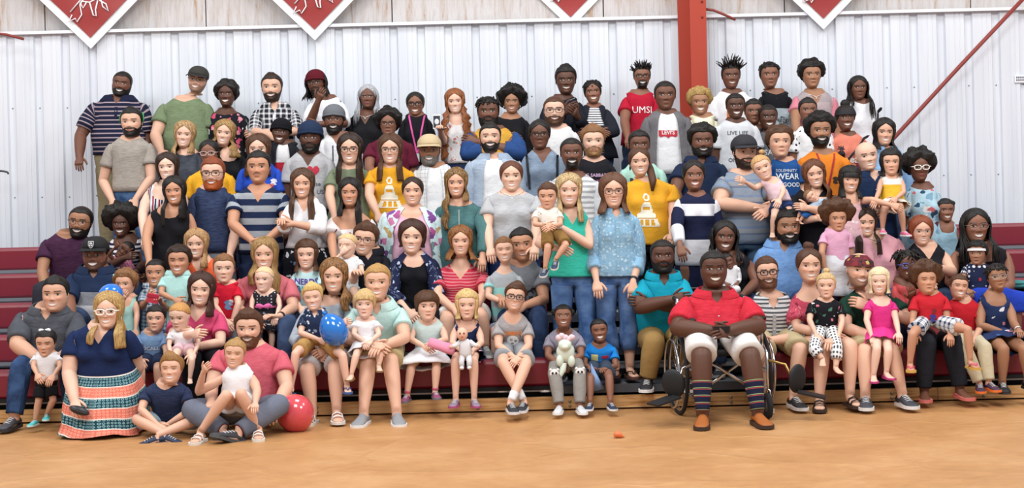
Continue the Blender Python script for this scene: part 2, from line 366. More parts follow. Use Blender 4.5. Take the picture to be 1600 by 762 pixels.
def make_banner(tx, ty, label, behind=False):
    Y = WALLY-.07 if not behind else WALLY+.085
    tip = U(tx, ty, Y); h = .80; c = tip+V(0, 0, h)
    o = empty('pennant_banner', c, label, 'banner', 'diamond banners hanging on the upper wall')
    def dia(r, y, d): return [(0, y, -r), (r, y, 0), (0, y, r), (-r, y, 0)]
    m = MB(); m.rings([dia(h, 0, 0), dia(h, .012, 0)], True, cap0=True, cap1=True); m.build('border', solid('#e9ebf0', .6), o, smooth=False)
    # red field: a slightly rippled cloth
    n = 22; r = h-.105; g = np.linspace(-r, r, n); rows = []
    for a in g:
        rows.append([((a-b)/2, -.016-.004*math.sin(a*9+b*4)-.003*math.sin(b*13), (a+b)/2) for b in g])
    m = MB(); m.rings(rows, False, closed=False); m.build('field', solid('#96302f', .45), o)
    m = MB()   # white line emblem: striding mounted figure, only its lower part shows in the picture
    E = [[(-.20, -.33), (-.24, -.40), (-.16, -.37), (-.14, -.41), (-.08, -.33), (-.10, -.22), (-.02, -.12)], [(-.22, -.30), (-.10, -.18), (.02, -.2), (.10, -.16)],
         [(.02, -.2), (.06, -.34), (.10, -.35), (.09, -.28), (.12, -.18)], [(.14, -.18), (.22, -.22), (.25, -.30), (.18, -.25), (.14, -.1), (.10, .02)],
         [(-.1, -.2), (-.06, -.26), (-.02, -.2)], [(-.02, -.12), (-.06, .05), (.0, .16), (.1, .12), (.1, .02)], [(0, .16), (-.08, .26), (.02, .32), (.08, .24), (.03, .16)],
         [(-.25, .1), (.25, .0)], [(.0, -.05), (-.18, .02), (-.22, .14)]]
    for e in E: m.tube([(a*.8-.01, -.028, b*.9-.17) for a, b in e], .0075, 5)
    m.build('emblem', solid('#ecebee', .6), o)
make_banner(142, 76, 'red diamond banner with white border, leftmost on the upper wall')
make_banner(492, 63, 'red diamond banner with white border, second from the left')
make_banner(892, 44, 'red diamond banner whose tip is tucked behind the white ledge', True)
make_banner(1287, 46, 'red diamond banner with white border, right of the steel column')
def small_sign():
    p = U(1595, 123, WALLY-.01); o = empty('wall_tag', p, 'small white tag with dark lettering on the wall at far right', 'sign')
    m = MB(); m.box((0, 0, 0), (.12, .008, .075)); m.build('plate', solid('#eef0f4', .6), o, smooth=False)
    m = MB()
    for k in range(5):
        for z in (.014, -.012): m.box((-.04+.02*k, -.006, z), (.012, .004, .017))
    m.build('lettering', solid('#5b6070', .7), o, smooth=False)
small_sign()
# ---------------------------------------------------------------- people
NC = 48
_z = [-.5, -.46, -.38, -.3, -.2, -.1, 0, .1, .2, .3, .4, .46, .49, .5]
_w = [.17, .195, .24, .27, .303, .332, .35, .357, .35, .318, .24, .155, .08, .0]
_w = [a*1.05 for a in _w]
_f = [.32, .375, .392, .385, .385, .385, .38, .395, .392, .355, .275, .18, .09, .0]
_b = [.22, .225, .25, .28, .33, .38, .42, .445, .445, .405, .305, .19, .09, .0]
def head_base(z, phi, jaw=1.0, p=2.25):
    zz = np.clip(z, -.5, .5); w = np.interp(zz, _z, _w); f = np.interp(zz, _z, _f); b = np.interp(zz, _z, _b)
    w = w*(1+(jaw-1)*np.clip((.05-zz)/.3, 0, 1))
    d = np.where(np.cos(phi) >= 0, f, b); w = np.maximum(w, 1e-4); d = np.maximum(d, 1e-4)
    r = 1/((np.abs(np.sin(phi))/w)**p+(np.abs(np.cos(phi))/d)**p)**(1/p)
    return np.stack([r*np.sin(phi), r*np.cos(phi), zz+0*phi], -1)
HZ = np.concatenate([[.4995, .494, .48, .455, .42, .375, .325, .275, .225, .18, .15, .128, .11], np.arange(.094, -.07, -.0155), np.arange(-.085, -.19, -.02), np.arange(-.20, -.36, -.0145), [-.375, -.40, -.425, -.45, -.475, -.5]])
th = np.arange(NC)*2*math.pi/NC
HPHI = th-.58*np.sin(th)            # columns crowd towards the face
def G(x, z, x0, z0, sx, sz): return np.exp(-((x-x0)/sx)**2-((z-z0)/sz)**2)
SKIN = {'d0': '#5a3a2d', 'd1': '#6e4838', 'd2': '#875c49', 'd3': '#a07358', 't': '#bf8c70', 't2': '#d0a188', 'l': '#d8ab93', 'l2': '#deb49e', 'l3': '#e3bda9'}
def head_grid(sp):
    Zg, Pg = np.meshgrid(HZ, HPHI, indexing='ij')
    P = head_base(Zg, Pg, sp['jaw']); x, y, z = P[..., 0], P[..., 1], P[..., 2]
    fr = np.clip(np.cos(Pg)*2.2, 0, 1); ax = np.abs(x); nw = sp['nose']
    d = np.zeros_like(x)
    ridge = np.interp(z, [-.2, -.165, -.13, -.05, .03, .08], [0, .045, .078, .032, .002, 0])
    d += ridge*np.exp(-(x/(.055*nw))**2)+.03*G(ax, z, .062*nw, -.148, .035, .03)
    d -= .042*G(ax, z, .15, .005, .08, .05); d += .03*G(ax, z, .15, .006, .05, .026)
    d += .018*G(ax, z, .14, .09, .11, .03)+(.034 if sp['smile'] in (1, 2) else .022)*G(ax, z, .19, -.12, .075, .06)
    sm = sp['smile']; xm = x/(.145 if sm else .108); zc = -.286+(.048 if sm else .010)*xm**2
    ho = {0: 0., 1: .034, 2: .044, 3: .019}[sm]*np.clip(1-xm**2, 0, 1)
    dz = z-zc; lipz = np.abs(dz)
    inl = (np.abs(xm) < 1.0) & (lipz < ho+.024*np.clip(1-xm**2*.8, 0, 1)); inside = (np.abs(xm) < .95) & (lipz < ho)
    d += .024*np.exp(-(dz/.05)**2)*np.clip(1.1-xm**2, 0, 1)*(1-.9*inside)
    d += .03*G(x, z, 0, -.43, .09, .05)-.012*G(x, z, 0, -.36, .1, .03)
    P[..., 1] += d*fr*.85
    sk = np.array(lin(SKIN.get(sp['skin'], sp['skin']))); C = np.broadcast_to(sk, P.shape).copy()
    isd = sk[0] < .2
    def paint(mask, c, k=1.0):
        w = (np.clip(mask, 0, 1)*fr*k)[..., None]; C[:] = C*(1-w)+np.array(c)*w
    paint(.5*G(ax, z, .19, -.12, .1, .08), sk*np.array([1.12, .85, .82]))
    hc = np.array(lin(sp['hairc'])); bc = hc*.8+np.array([.004, .003, .003]); bc = bc if hc.mean() < .12 else hc*.5
    if sp['brow']:
        paint(((ax > .06) & (ax < .25) & (np.abs(z-(.094+.010*np.cos((ax-.13)*7))) < .0165)).astype(float), bc, .95)
    ex = (ax-.15)/.064; ez = (z-.004)/(.021 if sp['eyes'] else .008); e = ex**2+ez**2
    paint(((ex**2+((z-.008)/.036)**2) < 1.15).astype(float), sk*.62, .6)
    if sp['eyes']: paint((e < 1).astype(float), (.62, .60, .58))
    paint((((ax-.15-sp['gaze']*np.sign(x)*.02)**2+((z-.004))**2*(1.0 if sp['eyes'] else 20)) < .030**2).astype(float), (.012, .008, .006))
    paint(((np.abs(ex) < 1.05) & (z > .018) & (z < .042)).astype(float), (.02, .014, .012), .85)
    lipc = np.array(lin(sp['lip'])) if sp['lip'] else (sk*np.array([.95, .55, .52]) if isd else sk*np.array([.68, .30, .31]))
    lw_ = np.clip((ho+.024*np.clip(1-xm**2*.8, 0, 1)-lipz)/.012+.5, 0, 1)*np.clip((1.02-np.abs(xm))/.12, 0, 1); paint(lw_, lipc)
    if sm:
        tw_ = np.clip((ho-lipz)/.011+.5, 0, 1)*np.clip((.95-np.abs(xm))/.15, 0, 1)*(ho > 0); paint(tw_, (.80, .77, .73))
    else: paint(((np.abs(xm) < 1) & (lipz < .006)).astype(float), lipc*.35)
    paint(.8*G(ax, z, .04*nw, -.178, .02, .010), sk*.4)
    if sp['beard']:
        bm = beard_mask(x, z, Pg, sp['beard'], sp)
        w = (bm*np.clip(.25+np.cos(Pg)*3+1.2, 0, 1)*(.55 if sp['beard'] in ('stub', 'must') else .9))[..., None]*(~inl)[..., None]
        C = C*(1-w)+np.array(lin(sp['beardc'] or sp['hairc']))*w
    return P, C, Zg, Pg
def beard_mask(x, z, phi, kind, sp):
    a = np.abs(((phi+math.pi) % (2*math.pi))-math.pi)
    if kind == 'goat': 
        m = ((np.abs(x) < .19) & (z < -.19) & (z > -.52)).astype(float)
    else:
        edge = np.interp(a, [0, .45, .8, 1.15, 1.45, 1.6], [-.19, -.195, -.24, -.16, .0, .02])
        m = ((z < edge) & (a < 1.62)).astype(float)
    xm = x/.14; m *= 1-((np.abs(xm) < 1) & (np.abs(z+.283-.03*xm**2) < .036*(1-xm**2*.6))).astype(float)
    if kind == 'must': m = ((np.abs(x) < .14) & (z < -.19) & (z > -.245)).astype(float)
    return m
TS = np.array([-.15, -.10, -.06, -.025, 0., .04, .09, .14, .19, .24, .32, .40, .48, .56, .66, .76, .86, .95, 1.03, 1.10])
PR0, PR1 = 5, 9
def torso_rings(M, Pc, lat, latp, W, nr, sp, k):
    """rows of NC points down the trunk; M shoulder middle, Pc pelvis, W half distance of the shoulder joints"""
    ax = Pc-M; L = np.linalg.norm(ax); dn = ax/L
    fem = sp['fem']; w = sp['w']; ch = sp['child']
    wd = [1.15*nr, 1.45*nr, max(.52*W, 1.8*nr), .80*W, .96*W, 1.04*W, 1.05*W, 1.02*W, .96*W, .92*W]
    chest = .91*W
    hipw = (.178 if fem else .168)*k*(w**.75); waist = (.132 if fem else .150)*k*(w**1.25)
    if ch: waist = .118*k*1.1*w; hipw = .122*k*1.1*w
    xs = [.24, .40, .58, .80, .98, 1.10]; ys = [max(chest, waist*.96), (chest*.55+waist*.5), waist, hipw*.96, hipw, hipw*.93]
    wd += list(np.interp(TS[10:], xs, ys))
    dfr = np.interp(TS, [-.15, -.06, 0, .12, .26, .45, .62, .85, 1.1], np.array([nr*1.02, .066*k, .078*k, .098*k, .112*k*w**.5, .108*k*w**.9, .108*k*w**1.5, .108*k*w**1.1, .09*k*w]))
    dbk = np.interp(TS, [-.15, -.06, 0, .12, .26, .45, .62, .85, 1.1], np.array([nr, .078*k, .09*k, .098*k, .10*k*w**.5, .088*k*w**.7, .085*k*w**.8, .118*k*w**.6, .11*k*w**.6]))
    phi = th.copy(); R = []; Oc = []; Rest = []
    for i, s in enumerate(TS):
        c = M+dn*(s*(L if s > 0 else .46*k)); q = np.clip(s, 0, 1); u = nrm(lat*(1-q)+latp*q); f = nrm(np.cross(u, dn)); f = f if f[1] < 0 else -f
        if s < 0: c = c+(-f)*(.02*k*(-s/.15))
        c = c - f*.015*k*math.sin(math.pi*np.clip(s, 0, 1))*(0 if sp['sit'] else 1)
        p = 2.0 if s < -.03 else 2.5
        d = np.where(np.cos(phi) >= 0, dfr[i], dbk[i])
        r = 1/((np.abs(np.sin(phi))/wd[i])**p+(np.abs(np.cos(phi))/d)**p)**(1/p)
        if fem and not ch:
            r = r+(.042*k*fem*np.exp(-((s-.30)/.10)**2))*np.exp(-((np.abs(((phi+math.pi) % (2*math.pi))-math.pi)-.55)/.38)**2)
        o = np.sin(phi)[:, None]*u+np.cos(phi)[:, None]*f
        R.append(c+r[:, None]*o); Oc.append(o); Rest.append(np.stack([r*np.sin(phi), -r*np.cos(phi), np.full(NC, -s*L)], 1))
    return np.array(R), np.array(Oc), np.array(Rest), dn, L, dfr
def limb(P0, P1, P2, n1, n2, ra, ts, ax0=None):
    """ring centres/axes along a two-bone limb, t in 0..2"""
    out = []; d1, d2 = P1-P0, P2-P1; u1, u2 = nrm(d1), nrm(d2); prev = u1 if ax0 is None else ax0
    for t in ts:
        if t <= 1: p = P0+d1*t
        else: p = P1+d2*(t-1)
        b = np.clip((t-.86)/.28, 0, 1); tg = nrm(u1*(1-b)+u2*b) if np.linalg.norm(u1*(1-b)+u2*b) > .05 else u2
        if ax0 is not None and t < .34: q = (t/.34)**.8; tg = nrm(ax0*(1-q)*.9+u1*q)
        Rm = rot_between(prev, tg); n1, n2 = Rm@n1, Rm@n2; prev = tg
        r = np.interp(t, ra[0], ra[1]); out.append((p, n1, n2, tg, r))
    return out
AT = [.015, .07, .14, .22, .32, .46, .6, .74, .86, .94, 1.0, 1.06, 1.14, 1.27, 1.42, 1.58, 1.74, 1.88, 1.97]
LT = [.2, .32, .46, .6, .74, .86, .94, 1.0, 1.06, 1.14, 1.28, 1.44, 1.6, 1.76, 1.9, 1.98]
A_ANG = (np.arange(16)-2)*math.pi/8
L_ANG = np.concatenate([np.linspace(-45, 225, 25), [247.5, 270, 292.5]])*math.pi/180
def ringpts(p, n1, n2, r, ang, r2=None):
    return p+r*np.cos(ang)[:, None]*n1+(r2 or r)*np.sin(ang)[:, None]*n2
DEF = dict(skin='l', hairc='#2a1c14', hair='short', hairc2=None, jaw=1.0, nose=1.0, smile=1, brow=1, eyes=1, gaze=0, lip=None, beard=None, beardc=None, fem=0, w=1.0, child=0, s=1.7,
           sit=0, tilt=0, yaw=0, pitch=0, sh=None, hip=None, A=None, B=None, legs=None, top=None, slc=None, sleeve=.55, neck='crew', hem=16, bot=None, botl=1.95, shoe='#30333a', sole='#e8e8e8', sk=None,
           lean=0.0, z=None, dy=0, collar=None, prt=None, acc=(), loose=1.0, ab=1.0, curl=.5, shoes='sneaker', sock=None, hcl=None, open=None, hlen=1.0, over=None, tw=0, flare=0, vis=1, dress=None, belly=0)
def hand(mb, W, dr, nb, side, sc, sk, curl, n1, n2, last_idx, flip):
    """palm grown from the wrist ring, then five bent fingers rooted in it"""
    dr = nrm(dr); nb = nrm(nb-dr*(nb@dr)); wv = np.cross(nb, dr)*(1 if side < 0 else -1)   # wv: thumb side
    rad = np.cos(A_ANG)[:, None]*n1+np.sin(A_ANG)[:, None]*n2
    rw, rn = rad@wv, rad@nb; idx = last_idx
    for (t, a, b) in ((.02, .030, .020), (.045, .038, .018), (.075, .041, .016), (.098, .039, .013)):
        c = W+dr*t*sc; i = mb.add(c+(rw*a*sc)[:, None]*wv+(rn*b*sc)[:, None]*nb, sk); new = list(range(i, i+16)); mb.strip(idx, new, flip); idx = new
    mb.face(idx[::-1] if not flip else idx)
    for q, (off, ln, r) in enumerate(((.028, .068, .0086), (.0095, .078, .009), (-.0095, .072, .0086), (-.028, .056, .0076))):
        p = W+dr*.085*sc+wv*off*sc; d = dr; P = [p]; a = .15*curl
        d = nrm(d+wv*off*2.2)
        for s_ in (.45, .32, .23):
            a += curl*.75; dd = nrm(d*math.cos(a)-nb*math.sin(a)); P.append(P[-1]+dd*ln*sc*s_)
        mb.tube(P, [r*sc, r*sc, r*.92*sc, r*.6*sc], 6, col=sk)
    p = W+dr*.025*sc+wv*.028*sc; d = nrm(dr*.75+wv*.65-nb*.25*curl)
    mb.tube([p, p+d*.035*sc, p+d*.035*sc+nrm(d+dr*.5-nb*.3*curl)*.028*sc, p+d*.035*sc+nrm(d+dr*.9-nb*.6*curl)*.05*sc], [.012*sc, .0105*sc, .0095*sc, .006*sc], 6, col=sk)
def relax(mb, ids, it):
    v = np.concatenate(mb.v); ids = sorted(set(ids)); S = set(ids); nb = {i: set() for i in ids}
    for f in mb.f:
        n = len(f)
        if n == 4:
            a, b, c, d = f
            if a in S: nb[a].add(b); nb[a].add(d)
            if b in S: nb[b].add(a); nb[b].add(c)
            if c in S: nb[c].add(b); nb[c].add(d)
            if d in S: nb[d].add(c); nb[d].add(a)
    ids = [i for i in ids if len(nb[i]) > 2]; mx = max(len(nb[i]) for i in ids)
    A = np.array([(list(nb[i])+[i]*mx)[:mx] for i in ids]); Wt = np.array([[1.]*min(len(nb[i]), mx)+[0.]*(mx-min(len(nb[i]), mx)) for i in ids]); Wt /= Wt.sum(1, keepdims=True); ids = np.array(ids)
    for _ in range(it): v[ids] += .5*((v[A]*Wt[..., None]).sum(1)-v[ids])
    mb.v = [v]; return v
PEOPLE = []
def person(label, Y, head, **kw):
    sp = dict(DEF); sp.update(kw)
    if 'beardc' not in kw: sp['beardc'] = None
    seed = len(PEOPLE)*1.37+.5; hx, ht, hb = head; child = sp['child']; s = sp['s']; k = s/1.7*(1.12 if child else 1)
    sc_ = F/Y
    hh = (hb-ht)/sc_
    hh *= 1.06
    if not child: hh = min(max(hh, .215), .258)
    Hc = U(hx, (ht+hb)/2, Y-sp['lean']); kpx = F/(Y-sp['lean'])
    hh_px = hh*kpx
    if sp['sh'] is None: sp['sh'] = (hx-.93*hh_px*(1 if not child else .8), hx+.93*hh_px*(1 if not child else .8), hb+.36*hh_px)
    xl, xr, ys = sp['sh'] if len(sp['sh']) == 3 else (sp['sh'][0], sp['sh'][1], sp['sh'][2])
    ys -= .06*hh_px
    ab = sp['ab']*(sp['w']**.6); ru = .050*k*ab*(1.05 if not sp['fem'] else .92)
    if child: ru = .042*k*ab
    YS = Y-sp['lean']*.8
    SLp, SRp = U(xl, ys, YS), U(xr, ys, YS)
    lat = nrm(SRp-SLp); Wd = np.linalg.norm(SRp-SLp)/2
    if sp['tw']: lat = nrm(np.array([lat[0]*math.cos(sp['tw']), lat[0]*math.sin(sp['tw']), lat[2]]))
    M = (SLp+SRp)/2-V(0, 0, ru*.15); W = max(Wd-ru*1.05, .06*k)
    J = {-1: M-lat*W-V(0, 0, .052*k), 1: M+lat*W-V(0, 0, .052*k)}
    zf = sp['z']
    if sp['hip']: Pc = U(sp['hip'][0], sp['hip'][1], Y+(sp['hip'][2] if len(sp['hip']) > 2 else 0))
    elif sp['sit']:
        Pc = V(M[0]+sp.get('hx', 0), Y+.04*k, zf+.105*k)
    else: Pc = V(M[0], Y+.01, M[2]-.30*s*(.92 if child else 1))
    latp = nrm(V(lat[0], lat[1]*.5, lat[2]*.3))
    nr = (.066 if not sp['fem'] else .055)*k*(sp['w']**.35) if not child else .30*hh*.78
    TR, TO, TREST, dn, TL, dfr = torso_rings(M, Pc, lat, latp, W, nr, sp, k)
    # head
    HP, HCc, Zg, Pg = head_grid(sp)
    r_, p_, y_ = math.radians(sp['tilt']), math.radians(sp['pitch']), math.radians(sp['yaw'])
    Rh = np.array(Matrix.Rotation(r_, 3, 'Y') @ Matrix.Rotation(y_, 3, 'Z') @ Matrix.Rotation(-p_, 3, 'X'))
    def HW(p): p = np.asarray(p, float); return Hc+(np.stack([p[..., 0], -p[..., 1], p[..., 2]], -1)*hh)@Rh.T
    base = V(Pc[0], Y, zf if zf is not None else Pc[2])
    root = empty('person', base, label, 'person', 'people posing for the group photo')
    sk = np.array(lin(SKIN.get(sp['skin'], sp['skin'])))
    mb = MB(); rows = []
    pole = mb.add(HW(V(0, 0, .5))[None], HCc[0, 0][None] if False else sk)
    HWp = HW(HP)
    for i in range(len(HZ)):
        a = mb.add(HWp[i], HCc[i]); rows.append(list(range(a, a+NC)))
    for j in range(NC): mb.face((pole, rows[0][j], rows[0][(j+1) % NC]))
    # neck: from under the chin to the trunk
    jawr = HWp[-1]; t0 = TR[0]; nk = []
    ph2 = th-.3*np.sin(th)
    ncent = Hc+Rh@V(0, .05*hh, -.56*hh); 
    for q, (f_, w_, b_) in enumerate(((.215, .215, .20), (.16, .205, .205))):
        d = np.where(np.cos(HPHI) >= 0, f_, b_)*hh; w_ = w_*hh; w_ = w_*.5+nr*.5 if not child else w_; r = 1/((np.abs(np.sin(HPHI))/w_)**2+(np.abs(np.cos(HPHI))/d)**2)**.5
        loc = np.stack([r*np.sin(HPHI), -r*np.cos(HPHI), np.full(NC, -.04*hh*q+.012*hh)], 1)
        nk.append(ncent+loc@Rh.T)
    for q in nk:
        a = mb.add(q, HCc[-1]*.5+sk*.5); rows.append(list(range(a, a+NC)))
    mid = (nk[-1]*.5+t0*.5); a = mb.add(mid, sk); rows.append(list(range(a, a+NC)))
    nhead = len(rows)
    for i in range(len(TS)):
        a = mb.add(TR[i], sk); rows.append(list(range(a, a+NC)))
    for i in range(len(rows)-1):
        A_, B_ = rows[i], rows[i+1]; tr = i-nhead
        for j in range(NC):
            if PR0 <= tr < PR1 and (10 <= j < 14 or 34 <= j < 38): continue
            q = (j+1) % NC; mb.f.append((A_[j], B_[j], B_[q], A_[q])); mb.m.append(0)
    TRI = rows[nhead:]
    # ears
    if sp.get('ears', 1):
        for sd in (-1, 1):
            mb.ell(HW(V(sd*.352, -.02, -.03)), V(.03, .062, .10)*hh, 8, 6, R=Rh@np.array(Matrix.Rotation(sd*.35, 3, 'Z')), col=sk)
    def patch(sd):
        c = [10, 11, 12, 13, 14] if sd > 0 else [38, 37, 36, 35, 34]; p, e = PR0, PR1
        return [(p, c[0]), (p, c[1]), (p, c[2]), (p, c[3]), (p, c[4]), (p+1, c[4]), (p+2, c[4]), (p+3, c[4]), (e, c[4]), (e, c[3]), (e, c[2]), (e, c[1]), (e, c[0]), (e-1, c[0]), (e-2, c[0]), (e-3, c[0])]
    # arms
    Lu, Lf = .172*s*(.95 if child else 1), .155*s*(.95 if child else 1)
    arms = {}; armidx = {}
    for sd, key in ((-1, 'A'), (1, 'B')):
        spec = sp[key]; J0 = J[sd]+lat*sd*ru*.1
        if spec is None:
            E_ = J0+nrm(V(sd*.16, .03, -1)+dn*.5)*Lu; Wr = E_+nrm(V(-sd*.03, -.25, -1))*Lf
            if sp['sit']: Wr = E_+nrm(V(-sd*.35, -.9, -.35))*Lf
        else:
            def solve(P, px, Ln, sg):
                q = U(px[0], px[1], P[1]); pl = math.hypot(q[0]-P[0], q[2]-P[2]); dpt = math.sqrt(max(Ln*Ln-pl*pl, 0))
                if len(px) > 2 and px[2] is not None: dpt = px[2]; sg = 1
                return U(px[0], px[1], P[1]-sg*dpt)
            E_ = solve(J0, spec[0], Lu, .7); Wr = solve(E_, spec[1], Lf, 1)
        u1 = nrm(E_-J0); Rm = rot_between(lat*sd, u1); up = nrm(V(0, 0, 1)-lat*lat[2]); bk = np.cross(up, lat); bk = bk if bk[1] > 0 else -bk
        rr = ([0, .04, .1, .2, .5, .9, 1.0, 1.2, 1.6, 1.95, 2], np.array([.86, .94, 1.0, 1.05, .98, .82, .80, .83, .70, .52, .52])*ru)
        R_ = limb(J0, E_, Wr, up, bk, rr, AT, lat*sd)
        rgs = [ringpts(p, a1, a2, r, A_ANG) for (p, a1, a2, tg, r) in R_]
        loop = [TRI[a][b] for a, b in patch(sd)]; flip = sd < 0
        idx = loop
        aidx = []
        for q in rgs:
            i = mb.add(q, sk); new = list(range(i, i+16)); mb.strip(idx, new, flip); idx = new; aidx.append(i)
        armidx[sd] = aidx
        hdv = R_[-1][3]; nb = V(0, -1, .35) if abs(hdv[1]) < .85 else V(0, -.2, 1)
        if spec is None and not sp['sit']: nb = V(sd*.6, -.8, 0)
        hs = (hh/.225)*(.93 if sp['fem'] else 1.0)*(.82 if child else 1)
        if spec is not None and len(spec) > 2: hdv = nrm(V(*spec[2]))
        hand(mb, R_[-1][0], hdv, nb, sd, hs, sk, sp['curl'], R_[-1][1], R_[-1][2], idx, flip)
        arms[sd] = (R_, rgs, J0, E_, Wr, hdv)
    # legs
    Lt, Ls = .245*s, .235*s; hipoff = (.088 if not child else .062)*k*sp['w']**.5; H = {-1: Pc-latp*hipoff, 1: Pc+latp*hipoff}
    legs = {}; deck = zf if zf is not None else 0
    fz = sp.get('fz', deck-.40 if sp['sit'] else deck)
    crot = []
    for f_ in (.75, .5, .25):
        a = TR[-1][24]*(f_)+TR[-1][0]*(1-f_)+V(0, 0, -.015*k); crot.append(mb.add(a[None], sk))
    for n_, sd in enumerate((-1, 1)):
        sl = sp['legs'][n_] if sp['legs'] else None; fdir = V(sd*.18, -1, 0)
        if sl is not None:
            kn = U(sl[0][0], sl[0][1], (Y if len(sl[0]) < 3 else sl[0][2])-(0 if len(sl[0]) > 2 else (.40*s/1.7 if sp['sit'] else .02)))
            an = U(sl[1][0], sl[1][1], sl[1][2] if len(sl[1]) > 2 else (kn[1]+.0))
            if len(sl) > 2: fdir = V(*sl[2])
        elif sp['sit']:
            kn = H[sd]+V(sd*.05*k, -Lt*.97, .0); kn[2] = max(kn[2]+.02, fz+.02) ; an = V(kn[0]+sd*.01, kn[1]+.03, fz+.085*k)
        else:
            an = V(H[sd][0]+sd*.02, Y+.02, fz+.08*k); kn = (H[sd]+an)/2+V(sd*.008, -.02, 0)
        u1 = nrm(kn-H[sd]); Rm = rot_between(V(0, 0, -1), u1); fw = Rm@V(0, -1, 0); ot = Rm@V(sd, 0, 0)
        rt = (.078 if not child else .068)*k*sp['w']**.55*(1.05 if sp['fem'] else 1)
        rr = ([0, .2, .6, .9, 1.0, 1.25, 1.5, 1.9, 2], np.array([1.1, 1.08, .9, .72, .70, .72, .64, .45, .45])*rt)
        R_ = limb(H[sd], kn, an, fw, ot, rr, LT); rgs = [ringpts(p, a1, a2, r, L_ANG) for (p, a1, a2, tg, r) in R_]
        loop = [TRI[-1][j] for j in (range(0, 25) if sd > 0 else [0]+list(range(47, 23, -1)))]+[crot[0], crot[1], crot[2]]
        flip = sd < 0; idx = loop
        for q in rgs:
            i = mb.add(q, sk); new = list(range(i, i+28)); mb.strip(idx, new, flip); idx = new
        fd = nrm(fdir); a1, a2 = R_[-1][1], R_[-1][2]; tg = R_[-1][3]; fs = k*(.95 if sp['fem'] else 1.0)*(1.0 if not child else .95)
        dnv = nrm(V(0, 0, -1)-fd*(-fd[2])); upv = -dnv; sidev = nrm(np.cross(fd, upv)); sidev = sidev if sidev@a2 > 0 else -sidev
        for (t, dd, wv, hv, bl) in ((-.008, .026, .034, .042, .45), (.045, .050, .036, .027, .9), (.10, .060, .040, .018, 1), (.15, .066, .041, .012, 1), (.187, .068, .028, .009, 1)):
            c = an+fd*t*fs+dnv*dd*fs; n_up = nrm(a1*(1-bl)+upv*bl); i = mb.add(c+(hv*fs*np.cos(L_ANG))[:, None]*n_up+(wv*fs*np.sin(L_ANG))[:, None]*sidev, sk)
            new = list(range(i, i+28)); mb.strip(idx, new, flip); idx = new
        mb.face(idx[::-1] if not flip else idx)
        legs[sd] = (R_, rgs, kn, an, fd, upv, sidev, fs)
    # blend arm and trunk into one soft shoulder
    ids = [TRI[r][j % NC] for r in range(3, 11) for j in list(range(8, 17))+list(range(32, 41))]
    for sd in (-1, 1):
        for i in armidx[sd][:5]: ids += list(range(i, i+16))
    Vv = relax(mb, ids, 7)
    for r in range(len(TS)): TR[r] = Vv[TRI[r]]
    for sd in (-1, 1):
        for q_, i in enumerate(armidx[sd]): arms[sd][1][q_] = Vv[i:i+16]
    body = mb.build('body', skinmat(), root, base, attrs='col')
    ctx = dict(sp=sp, root=root, base=base, Hc=Hc, Rh=Rh, hh=hh, HW=HW, TR=TR, TO=TO, TREST=TREST, M=M, Pc=Pc, lat=lat, dn=dn, TL=TL, arms=arms, legs=legs, k=k, patch=patch, dfr=dfr, seed=seed, Y=Y, nr=nr, W=W, rt=rt, HP=HP, Pg=Pg, HWp=HWp, fz=fz, ru=ru, H=H)
    ctx['body'] = body
    dress_up(ctx); PEOPLE.append(ctx)
    return ctx
# ---------------------------------------------------------------- clothes
def wrinkle(p, seed, a): return a*(nz(p, 17, seed)+.5*nz(p, 37, seed+3))
def tneck(kind):
    j = np.arange(NC); d = np.minimum(j, NC-j).astype(float)       # columns away from the front
    if kind == 'crew': return np.interp(d, [0, 3, 9, 24], [3.0, 2.6, 1.3, .7])
    if kind == 'v': return np.interp(d, [0, 6, 10, 24], [7.2, 2.6, 1.3, .7])
    if kind == 'polo': return np.interp(d, [0, 3, 8, 24], [5.0, 2.4, 1.2, .6])
    if kind == 'scoop': return np.interp(d, [0, 4, 7, 9.5, 12, 16, 24], [6.6, 6.2, 4.6, 2.6, 2.0, 2.2, 3.0])
    if kind == 'wide': return np.interp(d, [0, 5, 9, 12, 24], [4.3, 3.8, 2.8, 2.2, 2.4])
    if kind == 'off': return np.interp(d, [0, 6, 12, 24], [8.0, 8.2, 9.0, 8.5])
    if kind == 'strap': return np.interp(d, [0, 5, 7, 8, 12, 15, 24], [8.2, 7.6, 5.0, 2.4, 2.0, 3, 8.])
    if kind == 'high': return np.interp(d, [0, 24], [.2, .1])
    return np.full(NC, 1.0)
def samp(A, T):
    T = np.clip(T, 0, len(A)-1.001); i = T.astype(int); f = (T-i)[..., None]; j = np.arange(NC)[None, :]
    return A[i, j]*(1-f)+A[i+1, j]*f
